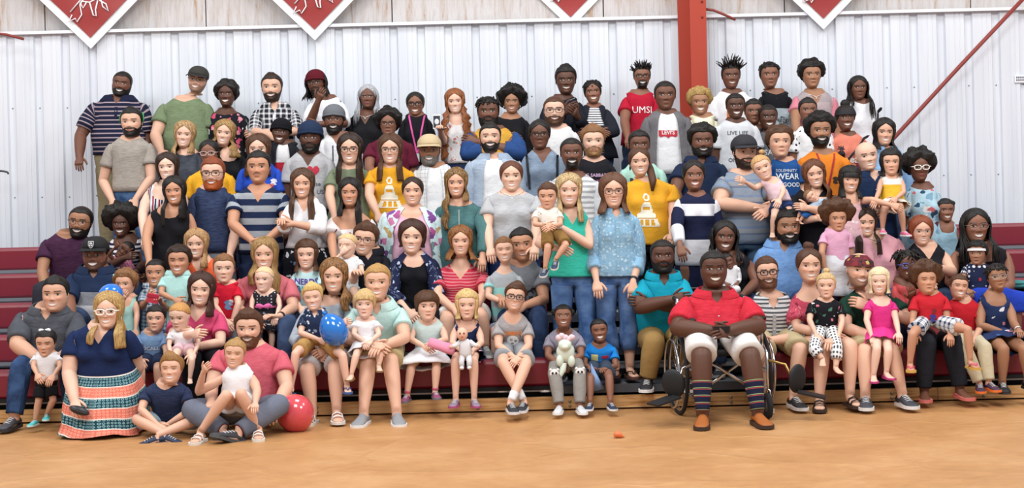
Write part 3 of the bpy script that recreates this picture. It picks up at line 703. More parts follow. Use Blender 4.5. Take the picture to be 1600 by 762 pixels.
def limb_cloth(mb, R_, rgs, ang, t0, t1, off, ts, loop, flip, mat, seed, wr, flare=0.0, zoff=0.0, lip=True):
    """offset copies of the limb rings from t0 to t1"""
    tt = [t for t in ts if t < t1-.03]+[t1]; idx = loop; acc = 0; lastp = None; first = True; ring = None
    for t in tt:
        if t < t0: continue
        k = min(max(int(np.searchsorted(ts, t)), 1), len(ts)-1); f = (t-ts[k-1])/(ts[k]-ts[k-1]); f = min(max(f, 0), 1)
        a, b = R_[k-1], R_[k]; p = a[0]*(1-f)+b[0]*f; n1 = a[1]*(1-f)+b[1]*f; n2 = a[2]*(1-f)+b[2]*f; r = a[4]*(1-f)+b[4]*f
        if lastp is not None: acc += np.linalg.norm(p-lastp)
        lastp = p; rr = r+off+flare*max(0, (t-t0)/(t1-t0+1e-6))**1.5+(.004 if (len(ang) == 16 and t < .16) else 0)
        bp = rgs[k-1]*(1-f)+rgs[k]*f; cp = bp.mean(0); o = nrm_rows(bp-cp); pts = bp+o*(rr-r); pts = pts+o*wrinkle(pts, seed, wr)[:, None]
        rest = np.stack([ang*.06, np.full(len(ang), .0), np.full(len(ang), zoff-acc)], 1)
        i = mb.add(pts, None, rest); new = list(range(i, i+len(ang)))
        if idx is not None: mb.strip(idx, new, flip, mat)
        idx = new; ring = (p, n1, n2, r)
    if lip and ring is not None:
        i = mb.add(cp+(bp-cp)*.97, None, rest); mb.strip(idx, list(range(i, i+len(ang))), flip, mat)
    return acc
def make_top(c, name, spec, neck, sleeve, hem, off, slc=None, open_=None, wr=.004, flare=0, sflare=.006, loose=1.0):
    sp, TR, TO = c['sp'], c['TR'], c['TO']; mb = MB(); tn = tneck(neck); h1 = int(math.ceil(hem))
    ri = list(range(0, h1+1)); k = c['k']
    T = np.array([np.clip(np.maximum(r, tn), 0, hem) for r in ri], float)
    P = samp(TR, T); O = samp(TO, T); Rs = samp(c['TREST'], T)
    rowoff = off*np.interp(T, [0, 4, 5, 9, 13, 19], [.45, .9, 1.3, 1.2, 1.9*loose, 2.6*loose])+flare*np.clip((T-10)/8, 0, 1)**1.3
    w_ = wrinkle(P, c['seed'], wr)*np.clip((T-3)/5, 0, 1)
    Q = P+O*(rowoff+w_)[..., None]
    idx = []
    for i in range(len(ri)):
        a = mb.add(Q[i], None, Rs[i]); idx.append(list(range(a, a+NC)))
    nosl = sleeve is None
    side = lambda j: (10 <= j < 14 or 34 <= j < 38) if not nosl else (10 <= j < 14 or 34 <= j < 38)
    for i in range(len(ri)-1):
        for j in range(NC):
            q = (j+1) % NC
            if PR0 <= i < PR1 and side(j): continue
            if open_ and (j < open_ or j >= NC-open_): continue
            if T[i, j] >= T[i+1, j]-1e-6 and T[i, q] >= T[i+1, q]-1e-6: continue
            mb.f.append((idx[i][j], idx[i+1][j], idx[i+1][q], idx[i][q])); mb.m.append(0)
    # turned hem
    a = mb.add(P[-1]+O[-1]*.001, None, Rs[-1]); lo = list(range(a, a+NC))
    for j in range(NC):
        if open_ and (j < open_ or j >= NC-open_): continue
        q = (j+1) % NC; mb.f.append((idx[-1][j], lo[j], lo[q], idx[-1][q])); mb.m.append(0)
    a = mb.add(P[0]+O[0]*.001, None, Rs[0]); lo = list(range(a, a+NC))
    for j in range(NC):
        if open_ and (j < open_ or j >= NC-open_): continue
        q = (j+1) % NC; mb.f.append((lo[j], idx[0][j], idx[0][q], lo[q])); mb.m.append(0)
    mats = [fabric(spec)]
    if not nosl:
        mats.append(fabric(slc) if slc else mats[0])
        for sd in (-1, 1):
            R_, rgs = c['arms'][sd][:2]; loop = [idx[a][b] for a, b in c['patch'](sd)]
            limb_cloth(mb, R_, rgs, A_ANG, 0, sleeve, off*1.0+.004*k, AT, loop, sd < 0, 1, c['seed']+sd, wr*.8, sflare*k*loose, -.04)
    o = mb.build(name, mats, c['root'], c['base'], attrs='rest'); o['_'] = 0; del o['_']
    c[name] = o; c['bvh'] = None; c['topv'] = (mb, None)
    return o
def make_bottom(c, name, spec, t1, off=.009, top=14.2, flare=.012, wr=.004):
    sp, TR, TO = c['sp'], c['TR'], c['TO']; mb = MB(); k = c['k']; rr = [top, 15, 16, 17, 18, 19]
    T = np.array([np.full(NC, r, float) for r in rr]); P = samp(TR, np.minimum(T, 18.999)); O = samp(TO, np.minimum(T, 18.999)); Rs = samp(c['TREST'], np.minimum(T, 18.999))
    Q = P+O*off; idx = []
    for i in range(len(rr)):
        a = mb.add(Q[i], None, Rs[i]); idx.append(list(range(a, a+NC)))
    for a, b in zip(idx, idx[1:]): mb.strip(a, b)
    a = mb.add(P[0], None, Rs[0]); mb.strip(list(range(a, a+NC)), idx[0])
    cr = []
    for f_ in (.75, .5, .25): cr.append(mb.add((Q[-1][24]*f_+Q[-1][0]*(1-f_)+V(0, 0, -.02*k))[None], None, Rs[-1][0][None]))
    for sd in (-1, 1):
        R_, rgs = c['legs'][sd][:2]; loop = [idx[-1][j] for j in (range(0, 25) if sd > 0 else [0]+list(range(47, 23, -1)))]+cr
        limb_cloth(mb, R_, rgs, L_ANG, .2, t1, off*1.1, LT, loop, sd < 0, 0, c['seed']+sd*2, wr, flare*k, -.45)
    return mb.build(name, fabric(spec), c['root'], c['base'], attrs='rest')
def make_skirt(c, name, spec, t1, flare=.05, top=13.6, off=.012, wr=.006):
    """one tube around both thighs, from the waist to t1 along the legs"""
    TR, TO, k = c['TR'], c['TO'], c['k']; mb = MB(); sit = c['sp']['sit']; rg = []; rest = []; nn = NC
    for r in (top, 15, 16, 17, 18):
        T = np.full((1, NC), float(r)); P = samp(TR, T)[0]; O = samp(TO, T)[0]; rg.append(P+O*(off+.01*(r-top)/4)); rest.append(samp(c['TREST'], T)[0])
    Ra, Rb = c['legs'][-1][0], c['legs'][1][0]; acc = .4
    tt = [t for t in LT if t < t1-.03]+[t1]
    for t in tt:
        k1 = min(max(int(np.searchsorted(LT, t)), 1), len(LT)-1); f = (t-LT[k1-1])/(LT[k1]-LT[k1-1]); f = min(max(f, 0), 1)
        def g(R): a, b = R[k1-1], R[k1]; return [a[i]*(1-f)+b[i]*f for i in range(5)]
        a, b = g(Ra), g(Rb); ce = (a[0]+b[0])/2; u = b[0]-a[0]; sep = np.linalg.norm(u)/2; u = nrm(u); n = nrm(a[1]+b[1]); n = nrm(n-u*(n@u))
        fl = flare*k*(t/t1)**1.2; ww = sep+a[4]+off+fl; dd = a[4]+off+fl*(.35 if sit else .8)
        pts = ce+(ww*np.sin(th))[:, None]*u+(dd*np.cos(th))[:, None]*n; o = nrm_rows(pts-ce)
        pts = pts+o*(np.sin(th*9+c['seed'])*.012*k*(t/t1)+wrinkle(pts, c['seed'], wr))[:, None]; acc += .06; rg.append(pts); rest.append(np.stack([np.sin(th)*ww, np.zeros(nn), np.full(nn, -acc)], 1))
    ce = rg[-1].mean(0); rg.append(rg[-1]+(ce-rg[-1])*.06); rest.append(rest[-1])
    mb.rings(rg, False, rest=rest)
    return mb.build(name, fabric(spec), c['root'], c['base'], attrs='rest')
def nrm_rows(a): return a/np.maximum(np.linalg.norm(a, axis=-1, keepdims=True), 1e-9)
def make_shoe(c, sd, kind, col, sole, sock=None):
    R_, rgs, kn, an, fd, up, sv, fs = c['legs'][sd]; base, root = c['base'], c['root']
    def at(t, w, h): return an+fd*t*fs+sv*w*fs+up*(h-.082)*fs
    ang = np.arange(14)*2*math.pi/14
    sec = [(-.068, .020, .058), (-.055, .033, .075), (-.02, .037, .082), (.03, .038, .08), (.07, .042, .066), (.11, .047, .052), (.15, .047, .042), (.18, .04, .034), (.20, .022, .026)]
    if kind in ('sneaker', 'boot', 'flat', 'loafer'):
        mb = MB(); rg = []
        for (t, w, h) in sec:
            if kind == 'flat': h = h*.55 if t > 0.02 else h*.62
            rg.append(np.array([at(t, w*math.cos(a)*(1 if math.sin(a) < .2 else .86), .014+(h-.014)*(.5+.5*math.sin(a))) for a in ang]))
        mb.rings(rg, False, cap0=True, cap1=True); sh = mb.build('shoe', solid(col, .6), root, base)
        mb = MB(); rr = []
        for (t, w, h) in [(-.074, .012, 0)]+sec+[(.207, .010, 0)]:
            w = w*1.1+.002; rr.append(np.array([at(t, w, .0), at(t, w, .022), at(t, -w, .022), at(t, -w, .0)]))
        mb.rings(rr, True, cap0=True, cap1=True); mb.build('sole', solid(sole, .6), sh, base, smooth=False)
        if kind == 'sneaker':
            mb = MB()
            for q in range(4):
                t = .045+.022*q; h = np.interp(t, [x[0] for x in sec], [x[2] for x in sec]); mb.tube([at(t, -.022, h-.004), at(t+.004, 0, h+.003), at(t, .022, h-.004)], .0035*fs, 5)
            mb.build('lace', solid('#d9d9dc', .7), sh, base)
    else:   # sandals and flip flops
        mb = MB(); rr = []
        for (t, w, h) in [(-.074, .012, 0)]+sec+[(.207, .010, 0)]:
            w = w*1.15+.003; rr.append(np.array([at(t, w, -.012), at(t, w, .010), at(t, -w, .010), at(t, -w, -.012)]))
        mb.rings(rr, True, cap0=True, cap1=True); sh = mb.build('sandal', solid(sole, .7), root, base, smooth=False)
        mb = MB()
        if kind == 'flip':
            for s_ in (-1, 1): mb.tube([at(.155, 0, .02), at(.13, s_*.012, .052), at(.09, s_*.038, .05), at(.05, s_*.048, .012)], .006*fs, 6)
        else:
            for t, h in ((.06, .068), (.12, .052)): mb.tube([at(t, -.047, .008), at(t+.002, -.034, h*.8), at(t+.005, 0, h), at(t+.002, .034, h*.8), at(t, .047, .008)], .011*fs, 6, flat=.5)
        mb.build('strap', solid(col, .6), sh, base)
    if sock:
        mb = MB(); limb_cloth(mb, R_, rgs, L_ANG, sock[1], 1.97, .004, LT, None, sd < 0, 0, 0, .0005)
        mb.build('sock', fabric(sock[0]), root, base, attrs='rest')
def make_collar(c, spec, opn=4, h=.045):
    TR, k = c['TR'], c['k']; mb = MB(); cols = [j % NC for j in range(opn, NC-opn+1)]; j = np.array(cols)
    def row(t, off, up): 
        T = np.full((1, NC), float(t)); P = samp(TR, T)[0][j]; O = samp(c['TO'], T)[0][j]; return P+O*off*k-c['dn']*up*k
    d = np.minimum(j, NC-j); rg = [row(1.0, .010, .0), row(.7, .012, .012), row(1.0, .020, .013), row(2.9, .016, .0)]
    fr = np.exp(-((d-opn)/2.5)**2); rg[3] = rg[3]+c['dn']*(.020*k*fr)[:, None]
    mb.rings([np.array(r) for r in rg], False, closed=False); o = mb.build('collar', fabric(spec), c['root'], c['base'], attrs='rest')
    return o
def torso_bvh(c, o):
    if c.get('bvhname') != o.name:
        me = o.data; vs = [v.co+Vector(c['base']) for v in me.vertices]; c['bvh'] = BVHTree.FromPolygons(vs, [tuple(p.vertices) for p in me.polygons]); c['bvhname'] = o.name
    return c['bvh']
def project(c, o, pts, off=.004):
    """drape flat points (x right, z down from the shoulder line, metres) on the garment's front"""
    b = torso_bvh(c, o); lat, dn = c['lat'], c['dn']; f = nrm(np.cross(lat, dn)); f = f if f[1] < 0 else -f; out = []
    for x, z in pts:
        q = c['M']+lat*x+dn*z; h = b.ray_cast(Vector(q+f*.6), Vector(-f), 1.2)
        out.append(np.array(h[0])+f*off if h[0] is not None else q+f*(.13*c['k']+off))
    return np.array(out)
def decal_text(c, o, txt, size, x, z, col, bold=0):
    cu = bpy.data.curves.new('t', 'FONT'); cu.body = txt; cu.size = size; cu.align_x = 'CENTER'; cu.align_y = 'CENTER'; cu.offset = bold; cu.resolution_u = 2
    ob = bpy.data.objects.new('t', cu); COL.objects.link(ob); dg = bpy.context.evaluated_depsgraph_get(); me = bpy.data.meshes.new_from_object(ob.evaluated_get(dg))
    bpy.data.objects.remove(ob)
    if not len(me.vertices): return
    bm = bmesh.new(); bm.from_mesh(me)
    bmesh.ops.subdivide_edges(bm, edges=[e for e in bm.edges if e.calc_length() > size*.3], cuts=1); bm.to_mesh(me); bm.free()
    v = [(a.co.x+x, -a.co.y+z) for a in me.vertices]; P = project(c, o, v); m = MB(); m.add(P)
    for p in me.polygons: m.face(p.vertices)
    m.build('lettering', solid(col, .8), o, c['base'])
def inpoly(px, pz, poly):
    ins = False; n = len(poly); j = n-1
    for i in range(n):
        xi, zi = poly[i]; xj, zj = poly[j]
        if (zi > pz) != (zj > pz) and px < (xj-xi)*(pz-zi)/(zj-zi)+xi: ins = not ins
        j = i
    return ins
def decal_poly(c, o, polys, x, z, sc, col, nm='print', n=34):
    """flat printed shape, laid over the cloth as small cells; unit polys with z down"""
    allp = np.array([p for q in polys for p in q]); lo, hi = allp.min(0), allp.max(0); step = max(hi-lo)/n; nx, nz_ = int((hi[0]-lo[0])/step)+2, int((hi[1]-lo[1])/step)+2
    G_ = [(lo[0]+i*step, lo[1]+j*step) for j in range(nz_) for i in range(nx)]; P = project(c, o, [(x+a*sc, z+b*sc) for a, b in G_], .0035)
    cells = {(i, j) for j in range(nz_-1) for i in range(nx-1) if sum(inpoly(lo[0]+(i+.5)*step, lo[1]+(j+.5)*step, q) for q in polys) % 2 == 1}
    while cells:      # one printed piece per connected patch
        todo = [cells.pop()]; comp = []
        while todo:
            i, j = todo.pop(); comp.append((i, j))
            for e in ((i+1, j), (i-1, j), (i, j+1), (i, j-1), (i+1, j+1), (i-1, j-1), (i+1, j-1), (i-1, j+1)):
                if e in cells: cells.remove(e); todo.append(e)
        m = MB(); rm = {}
        for i, j in comp:
            f = []
            for a in (j*nx+i, j*nx+nx+i, j*nx+nx+i+1, j*nx+i+1):
                if a not in rm: rm[a] = m.add(P[a][None])
                f.append(rm[a])
            m.face(f)
        m.build(nm, solid(col, .8), o, c['base'])
def circ(x, z, r, n=14, rz=None): return [(x+r*math.cos(2*math.pi*i/n), z+(rz or r)*math.sin(2*math.pi*i/n)) for i in range(n)]
def rect(x0, z0, x1, z1): return [(x0, z0), (x1, z0), (x1, z1), (x0, z1)]
# ---------------------------------------------------------------- hair, headwear, accessories
def absang(p): return np.abs(((p+math.pi) % (2*math.pi))-math.pi)
HL_M = ([0, .35, .6, .85, 1.03, 1.16, 1.28, 1.42, 1.58, 1.9, 2.4, math.pi], [.295, .31, .30, .255, .19, .07, -.05, -.07, .03, .0, -.2, -.27])
HL_F = ([0, .2, .5, .75, .95, 1.2, 1.6, 2.2, math.pi], [.37, .335, .26, .16, .04, -.06, -.1, -.2, -.27])
HL_HAT = ([0, .9, 1.6, math.pi], [.17, .15, .08, -.02])
def shell(c, hl, thick, seed=0, noise=0., f=9, nu=44, nv=13, strand=0., lift=0., jit=0., rows=None):
    mb = MB(); phi = np.arange(nu)*2*math.pi/nu; a = absang(phi); z0 = np.interp(a, *hl); rg = []; rnd = np.random.RandomState(int(seed*10) % 9999)
    q = np.linspace(0, .985, nv)
    for i, t in enumerate(q):
        z = z0+(.499-z0)*np.sin(t*math.pi/2); P = head_base(z, phi, 1.0)
        d = nrm_rows(P-V(0, -.02, .02)); th_ = thick(a, t) if callable(thick) else np.full(nu, thick)
        th_ = th_*(1+noise*nz(P, f, seed))+strand*np.sin(phi*31+seed*3+z*6)*.5+(rnd.rand(nu)-.5)*jit
        if i == 0: rg.append(P+d*.004)
        P = P+d*np.maximum(th_, .006)[:, None]+V(0, 0, lift)*t; rg.append(P)
    idx = mb.rings([c['HW'](r) for r in rg], False)
    # rings run upward here, so close the crown
    top = rg[-1].mean(0)+V(0, 0, .006); k = mb.add(c['HW'](top)[None]); 
    for j in range(nu): mb.face((idx[-1][j], k, idx[-1][(j+1) % nu]))
    mb.f = [g[::-1] for g in mb.f]
    return mb
def cpos(c, phi, z, spread=1.0, fwd=None):
    """position of hanging hair at azimuth phi and height z (head units, may go far below the chin)"""
    a = float(absang(np.array(phi))); hh = c['hh']; zz = max(z, -.22); P = head_base(np.array(zz), np.array(phi), 1.0); low = np.clip((-.2-z)/.5, 0, 1)
    x, y = P[0]*1.22, P[1]*1.15
    wl = .46*spread; x = x*(1-low)+np.sign(math.sin(phi))*wl*(1+.12*np.clip(-z-.6, 0, 1))*low*(float(np.interp(a, [.75, 1.5], [.45, 1.0])) if a < 1.5 else abs(math.sin(phi)))
    if a < 1.75:
        fy = (c['dfr'][8]+.045*c['k']*(1 if c['sp']['fem'] else 0)+.012)/hh if fwd is None else fwd
        lw = np.clip((-.38-z)/.22, 0, 1); yb = y*(1-low)+math.cos(phi)*.30*low; y = yb*(1-lw)+(fy*np.interp(a, [.8, 1.2, 1.75], [1.0, .93, .45]))*lw
    else: y = y*(1-low)-(.30+.1*np.clip(-z-.5, 0, 1))*low*min(1, (a-1.5)/.6)
    if z >= -.3: return c['HW'](V(x, y, z))
    p = c['HW'](V(x, y, -.3)); return p+V(0, 0, (z+.3)*hh)
def curtain(c, phif=1.0, L=(1.2, 1.2), wave=0., wf=9., spread=1.0, z0=.22, nu=34, nv=16, thick=.80, ends=.06, seed=0, mb=None, part=0):
    mb = mb or MB(); ph = np.linspace(phif, 2*math.pi-phif, nu); rg = []; rnd = np.random.RandomState(int(seed*7) % 999); j_ = rnd.rand(nu)
    for t in np.linspace(0, 1, nv):
        out = []; inn = []
        for i, p in enumerate(ph):
            s = .5+.5*math.cos((p-math.pi/2)) if False else (1 if p < math.pi else 0)
            Lx = (L[1] if p < math.pi else L[0]); w_ = np.clip(abs(p-math.pi)/.8, 0, 1); Lb = max(L); Lx = Lx*w_+Lb*(1-w_)
            ze = -Lx*(1-ends*j_[i]); z = z0+(ze-z0)*t; P = cpos(c, p, z, spread)
            o = nrm(P-(c['Hc']+V(0, 0, z*c['hh']))); lo = np.clip((.1-z)/.5, 0, 1)
            P = P+c['lat']*wave*c['hh']*lo*math.sin(z*wf+p*2.2+seed)+o*c['hh']*(.016*math.sin(p*23+seed)+.010*math.sin(p*51+z*3)+wave*.5*lo*math.sin(z*wf*1.1+p*5))
            out.append(P); tk = thick+(1-thick)*.75*t**3; inn.append(P-o*c['hh']*.07*(1-.75*t**2))
        rg.append(np.array(out+inn[::-1]))
    mb.rings(rg, False, cap0=True, cap1=True); return mb
def hair(c):
    sp = c['sp']; kind = sp['hair']; col = hairmat(sp['hairc'], sp['hairc2']); s = c['seed']; hh = c['hh']; L = sp['hlen']; L = L if isinstance(L, tuple) else (L, L)
    hl = sp.get('hl', None); hl = hl or (HL_F if sp['fem'] else HL_M)
    fin = lambda mb, nm='hair', m=col: mb.build(nm, m, c['root'], c['base'])
    if kind in ('bald', None): return
    if kind == 'buzz': fin(shell(c, hl, lambda a, t: .012+.012*min(t*4, 1)+0*a, s)); return
    if kind == 'short': fin(shell(c, hl, lambda a, t: (.02+.055*min(1, t*2.2))*np.interp(a, [0, .7, 1.2, 2.2, 3.1], [1.0, 1.05, .5, .65, .8]), s, .3, 14, strand=.012)); return
    if kind == 'side': fin(shell(c, hl, lambda a, t: (.03+.10*min(1, t*2.6))*np.interp(a, [0, .7, 1.2, 2.2, 3.1], [1.0, 1.1, .6, .7, .8]), s, .35, 8, strand=.02)); return
    if kind == 'mop': fin(shell(c, ([0, .5, .85, 1.1, 1.3, 1.6, 2.2, math.pi], [.2, .19, .12, -.02, -.12, -.14, -.2, -.3]), lambda a, t: .05+.05*min(1, t*2.2)+0*a, s, .3, 9, strand=.03)); return
    if kind == 'baby': fin(shell(c, ([0, .8, 1.4, math.pi], [.34, .28, .1, -.15]), lambda a, t: .01+.02*min(1, t*3)+0*a, s, .4, 9)); return
    if kind == 'flattop': fin(shell(c, hl, lambda a, t: (.02+.12*min(1, t*1.7))*np.interp(a, [0, .8, 1.2, 3.1], [1.1, 1., .55, .7]), s, .15, 22, jit=.02)); return
    if kind in ('afro', 'curly'):
        A = sp.get('afro', .22 if kind == 'afro' else .10)
        fin(shell(c, hl, lambda a, t: (.03+A*np.minimum(1, t*3.2+.35*(a > .9)))*np.interp(a, [0, .7, 1.5, 3.1], [.75, .95, 1.05, 1.0]), s, .3, 16, nu=54, nv=18, jit=A*.30)); return
    if kind == 'spike':
        mb = shell(c, hl, lambda a, t: .02+.03*t+0*a, s); rnd = np.random.RandomState(int(s*9)); A = sp.get('afro', .16)
        for i in range(70):
            p = rnd.rand()*6.28; z = .2+.29*rnd.rand()**.6 if absang(np.array(p)) > .9 else .3+.19*rnd.rand(); P = head_base(np.array(z), np.array(p)); d = nrm(P-V(0, 0, -.05)+V(*(rnd.rand(3)-.5))*.35); l = A*(.7+.7*rnd.rand())
            e = d+V(*(rnd.rand(3)-.5))*.7
            mb.tube([c['HW'](P), c['HW'](P+d*l*.6), c['HW'](P+d*l*.6+nrm(e)*l*.55)], [.028*hh, .025*hh, .012*hh], 5)
        fin(mb); return
    if kind == 'twists':
        mb = shell(c, hl, lambda a, t: .03+.03*t+0*a, s); rnd = np.random.RandomState(int(s*9)); A = sp.get('afro', .3)
        for i in range(60):
            p = rnd.rand()*6.28; a = absang(np.array(p)); z = .22+.25*rnd.rand(); P = head_base(np.array(z), np.array(p)); d = nrm(V(P[0], P[1], .12)); l = A*(.6+.6*rnd.rand())*(.55 if a < .8 else 1)
            q1 = P*1.06+d*l*.35; q2 = q1+V(d[0]*.3, d[1]*.3, -.7)*l*.7
            mb.tube([c['HW'](P), c['HW'](q1), c['HW'](q2)], [.034*hh, .034*hh, .018*hh], 5)
        fin(mb); return
    if kind in ('long', 'wavy', 'curlylong', 'bob'):
        wv = {'long': .012, 'wavy': .045, 'curlylong': .06, 'bob': .02}[kind]; wf = {'long': 4, 'wavy': 10, 'curlylong': 17, 'bob': 6}[kind]; sd = {'long': 1.0, 'wavy': 1.1, 'curlylong': 1.3, 'bob': 1.08}[kind]*sp.get('spread', 1)
        mb = shell(c, hl, lambda a, t: (.03+.085*min(1, t*2.2))*np.interp(a, [0, .5, 1.2, 3.1], [.6, 1, 1.15, 1.1]), s, .12, 9, strand=.010)
        curtain(c, sp.get('phif', .88), L, wv, wf, sd, seed=s, mb=mb)
        if sp.get('bangs'):
            rg = []
            for t in np.linspace(0, 1, 5):
                rg.append(np.array([c['HW'](head_base(np.array(.36-.27*t), np.array(p))*V(1.06, 1.08, 1)+V(0, .015*math.sin(p*30), 0)) for p in np.linspace(-1.05, 1.05, 20)]))
            mb.rings(rg, False, closed=False)
        fin(mb); return
    if kind in ('locs', 'braids'):
        mb = shell(c, hl, lambda a, t: .02+.05*min(1, t*2)+0*a, s, strand=.02); rnd = np.random.RandomState(int(s*9)); r = .026 if kind == 'locs' else .020; n = 30 if kind == 'locs' else 44; pf = sp.get('phif', 1.0)
        for lay in (0, 1):
            for i in range(n):
                p = pf+(2*math.pi-2*pf)*(i+rnd.rand()*.6)/n; Lx = (L[1] if p < math.pi else L[0])*(.75+.3*rnd.rand()); z0 = .28-.12*lay; P = []
                for t in np.linspace(0, 1, 8):
                    z = z0+(-Lx-z0)*t; q = cpos(c, p+.06*math.sin(t*5+i), z, 1.05+.12*lay); o = nrm(q-(c['Hc']+V(0, 0, z*hh))); P.append(q+o*hh*(.02+.03*lay)*min(1, t*4))
                mb.tube(P, [r*hh]*7+[r*.4*hh], 5)
        fin(mb); return
    if kind in ('pony', 'bun', 'topbun', 'pig', 'puffs', 'back'):
        mb = shell(c, hl, lambda a, t: (.018+.035*min(1, t*2.2))+0*a, s, .1, 9, strand=.014); hw = c['HW']
        if kind == 'bun': mb.ell(hw(V(.0, -.3, .42)), .17*hh, 14, 10, noise=.14, f=60, seed=s)
        if kind == 'topbun': mb.ell(hw(V(sp.get('bx', .02), -.12, .60)), np.array([.2, .17, .15])*hh*sp.get('bs', 1), 16, 10, noise=.16, f=70, seed=s)
        if kind == 'pony':
            sdp = sp.get('pside', 1); P = [hw(V(.1*sdp, -.45, .25)), hw(V(.28*sdp, -.5, .1)), cpos(c, sdp*1.9, -.3), cpos(c, sdp*1.35, -.7), cpos(c, sdp*1.2, -1.0*L[0])]; mb.tube(P, np.array([.09, .13, .15, .14, .05])*hh, 10)
        if kind in ('pig', 'puffs'):
            for sd in (-1, 1): mb.ell(hw(V(sd*sp.get('px', .36), -.12, sp.get('pz', .3))), np.array([.15, .15, .17])*hh*sp.get('bs', 1), 12, 9, noise=.2, f=60, seed=s+sd)
        fin(mb); return
def beard_part(c):
    sp = c['sp']; k = sp['beard']
    if not k or k in ('stub', 'must'): return
    P = c['HP']; ph = c['Pg']; m = beard_mask(P[..., 0], P[..., 2], ph, k, sp) > .5; mb = MB(); ids = {}; R, Cn = m.shape; thk = sp.get('bthick', .05)
    dz = np.clip((-P[..., 2]-.2)/.25, 0, 1); rnd = np.random.RandomState(int(c['seed']*5)); Q = P+nrm_rows(P*V(1, 1, .0)+V(0, 0, -.05))*(.012+thk*dz+rnd.rand(R, Cn)*.015)[..., None]+np.stack([0*dz, 0*dz, -dz**2*thk*.8], -1)
    Wp = c['HW'](Q)
    def vid(i, j):
        if (i, j) not in ids: ids[(i, j)] = mb.add(Wp[i, j][None])
        return ids[(i, j)]
    for i in range(R-1):
        for j in range(Cn):
            q = (j+1) % Cn
            if m[i, j] and m[i+1, j] and m[i+1, q] and m[i, q]: mb.face((vid(i, j), vid(i+1, j), vid(i+1, q), vid(i, q)))
    if k != 'goat':   # underside back to the throat
        low = [j for j in range(Cn) if m[R-1, j]]; low = sorted(low, key=lambda j: ((j+Cn//2) % Cn))
        a = [vid(R-1, j) for j in low]; b = [mb.add(c['HW'](P[R-1, j]*V(.7, .6, 1)+V(0, 0, -.03))[None]) for j in low]
        for i in range(len(low)-1): mb.face((a[i], b[i], b[i+1], a[i+1]))
    if mb.f: mb.build('beard', hairmat(sp['beardc'] or sp['hairc']), c['root'], c['base'])
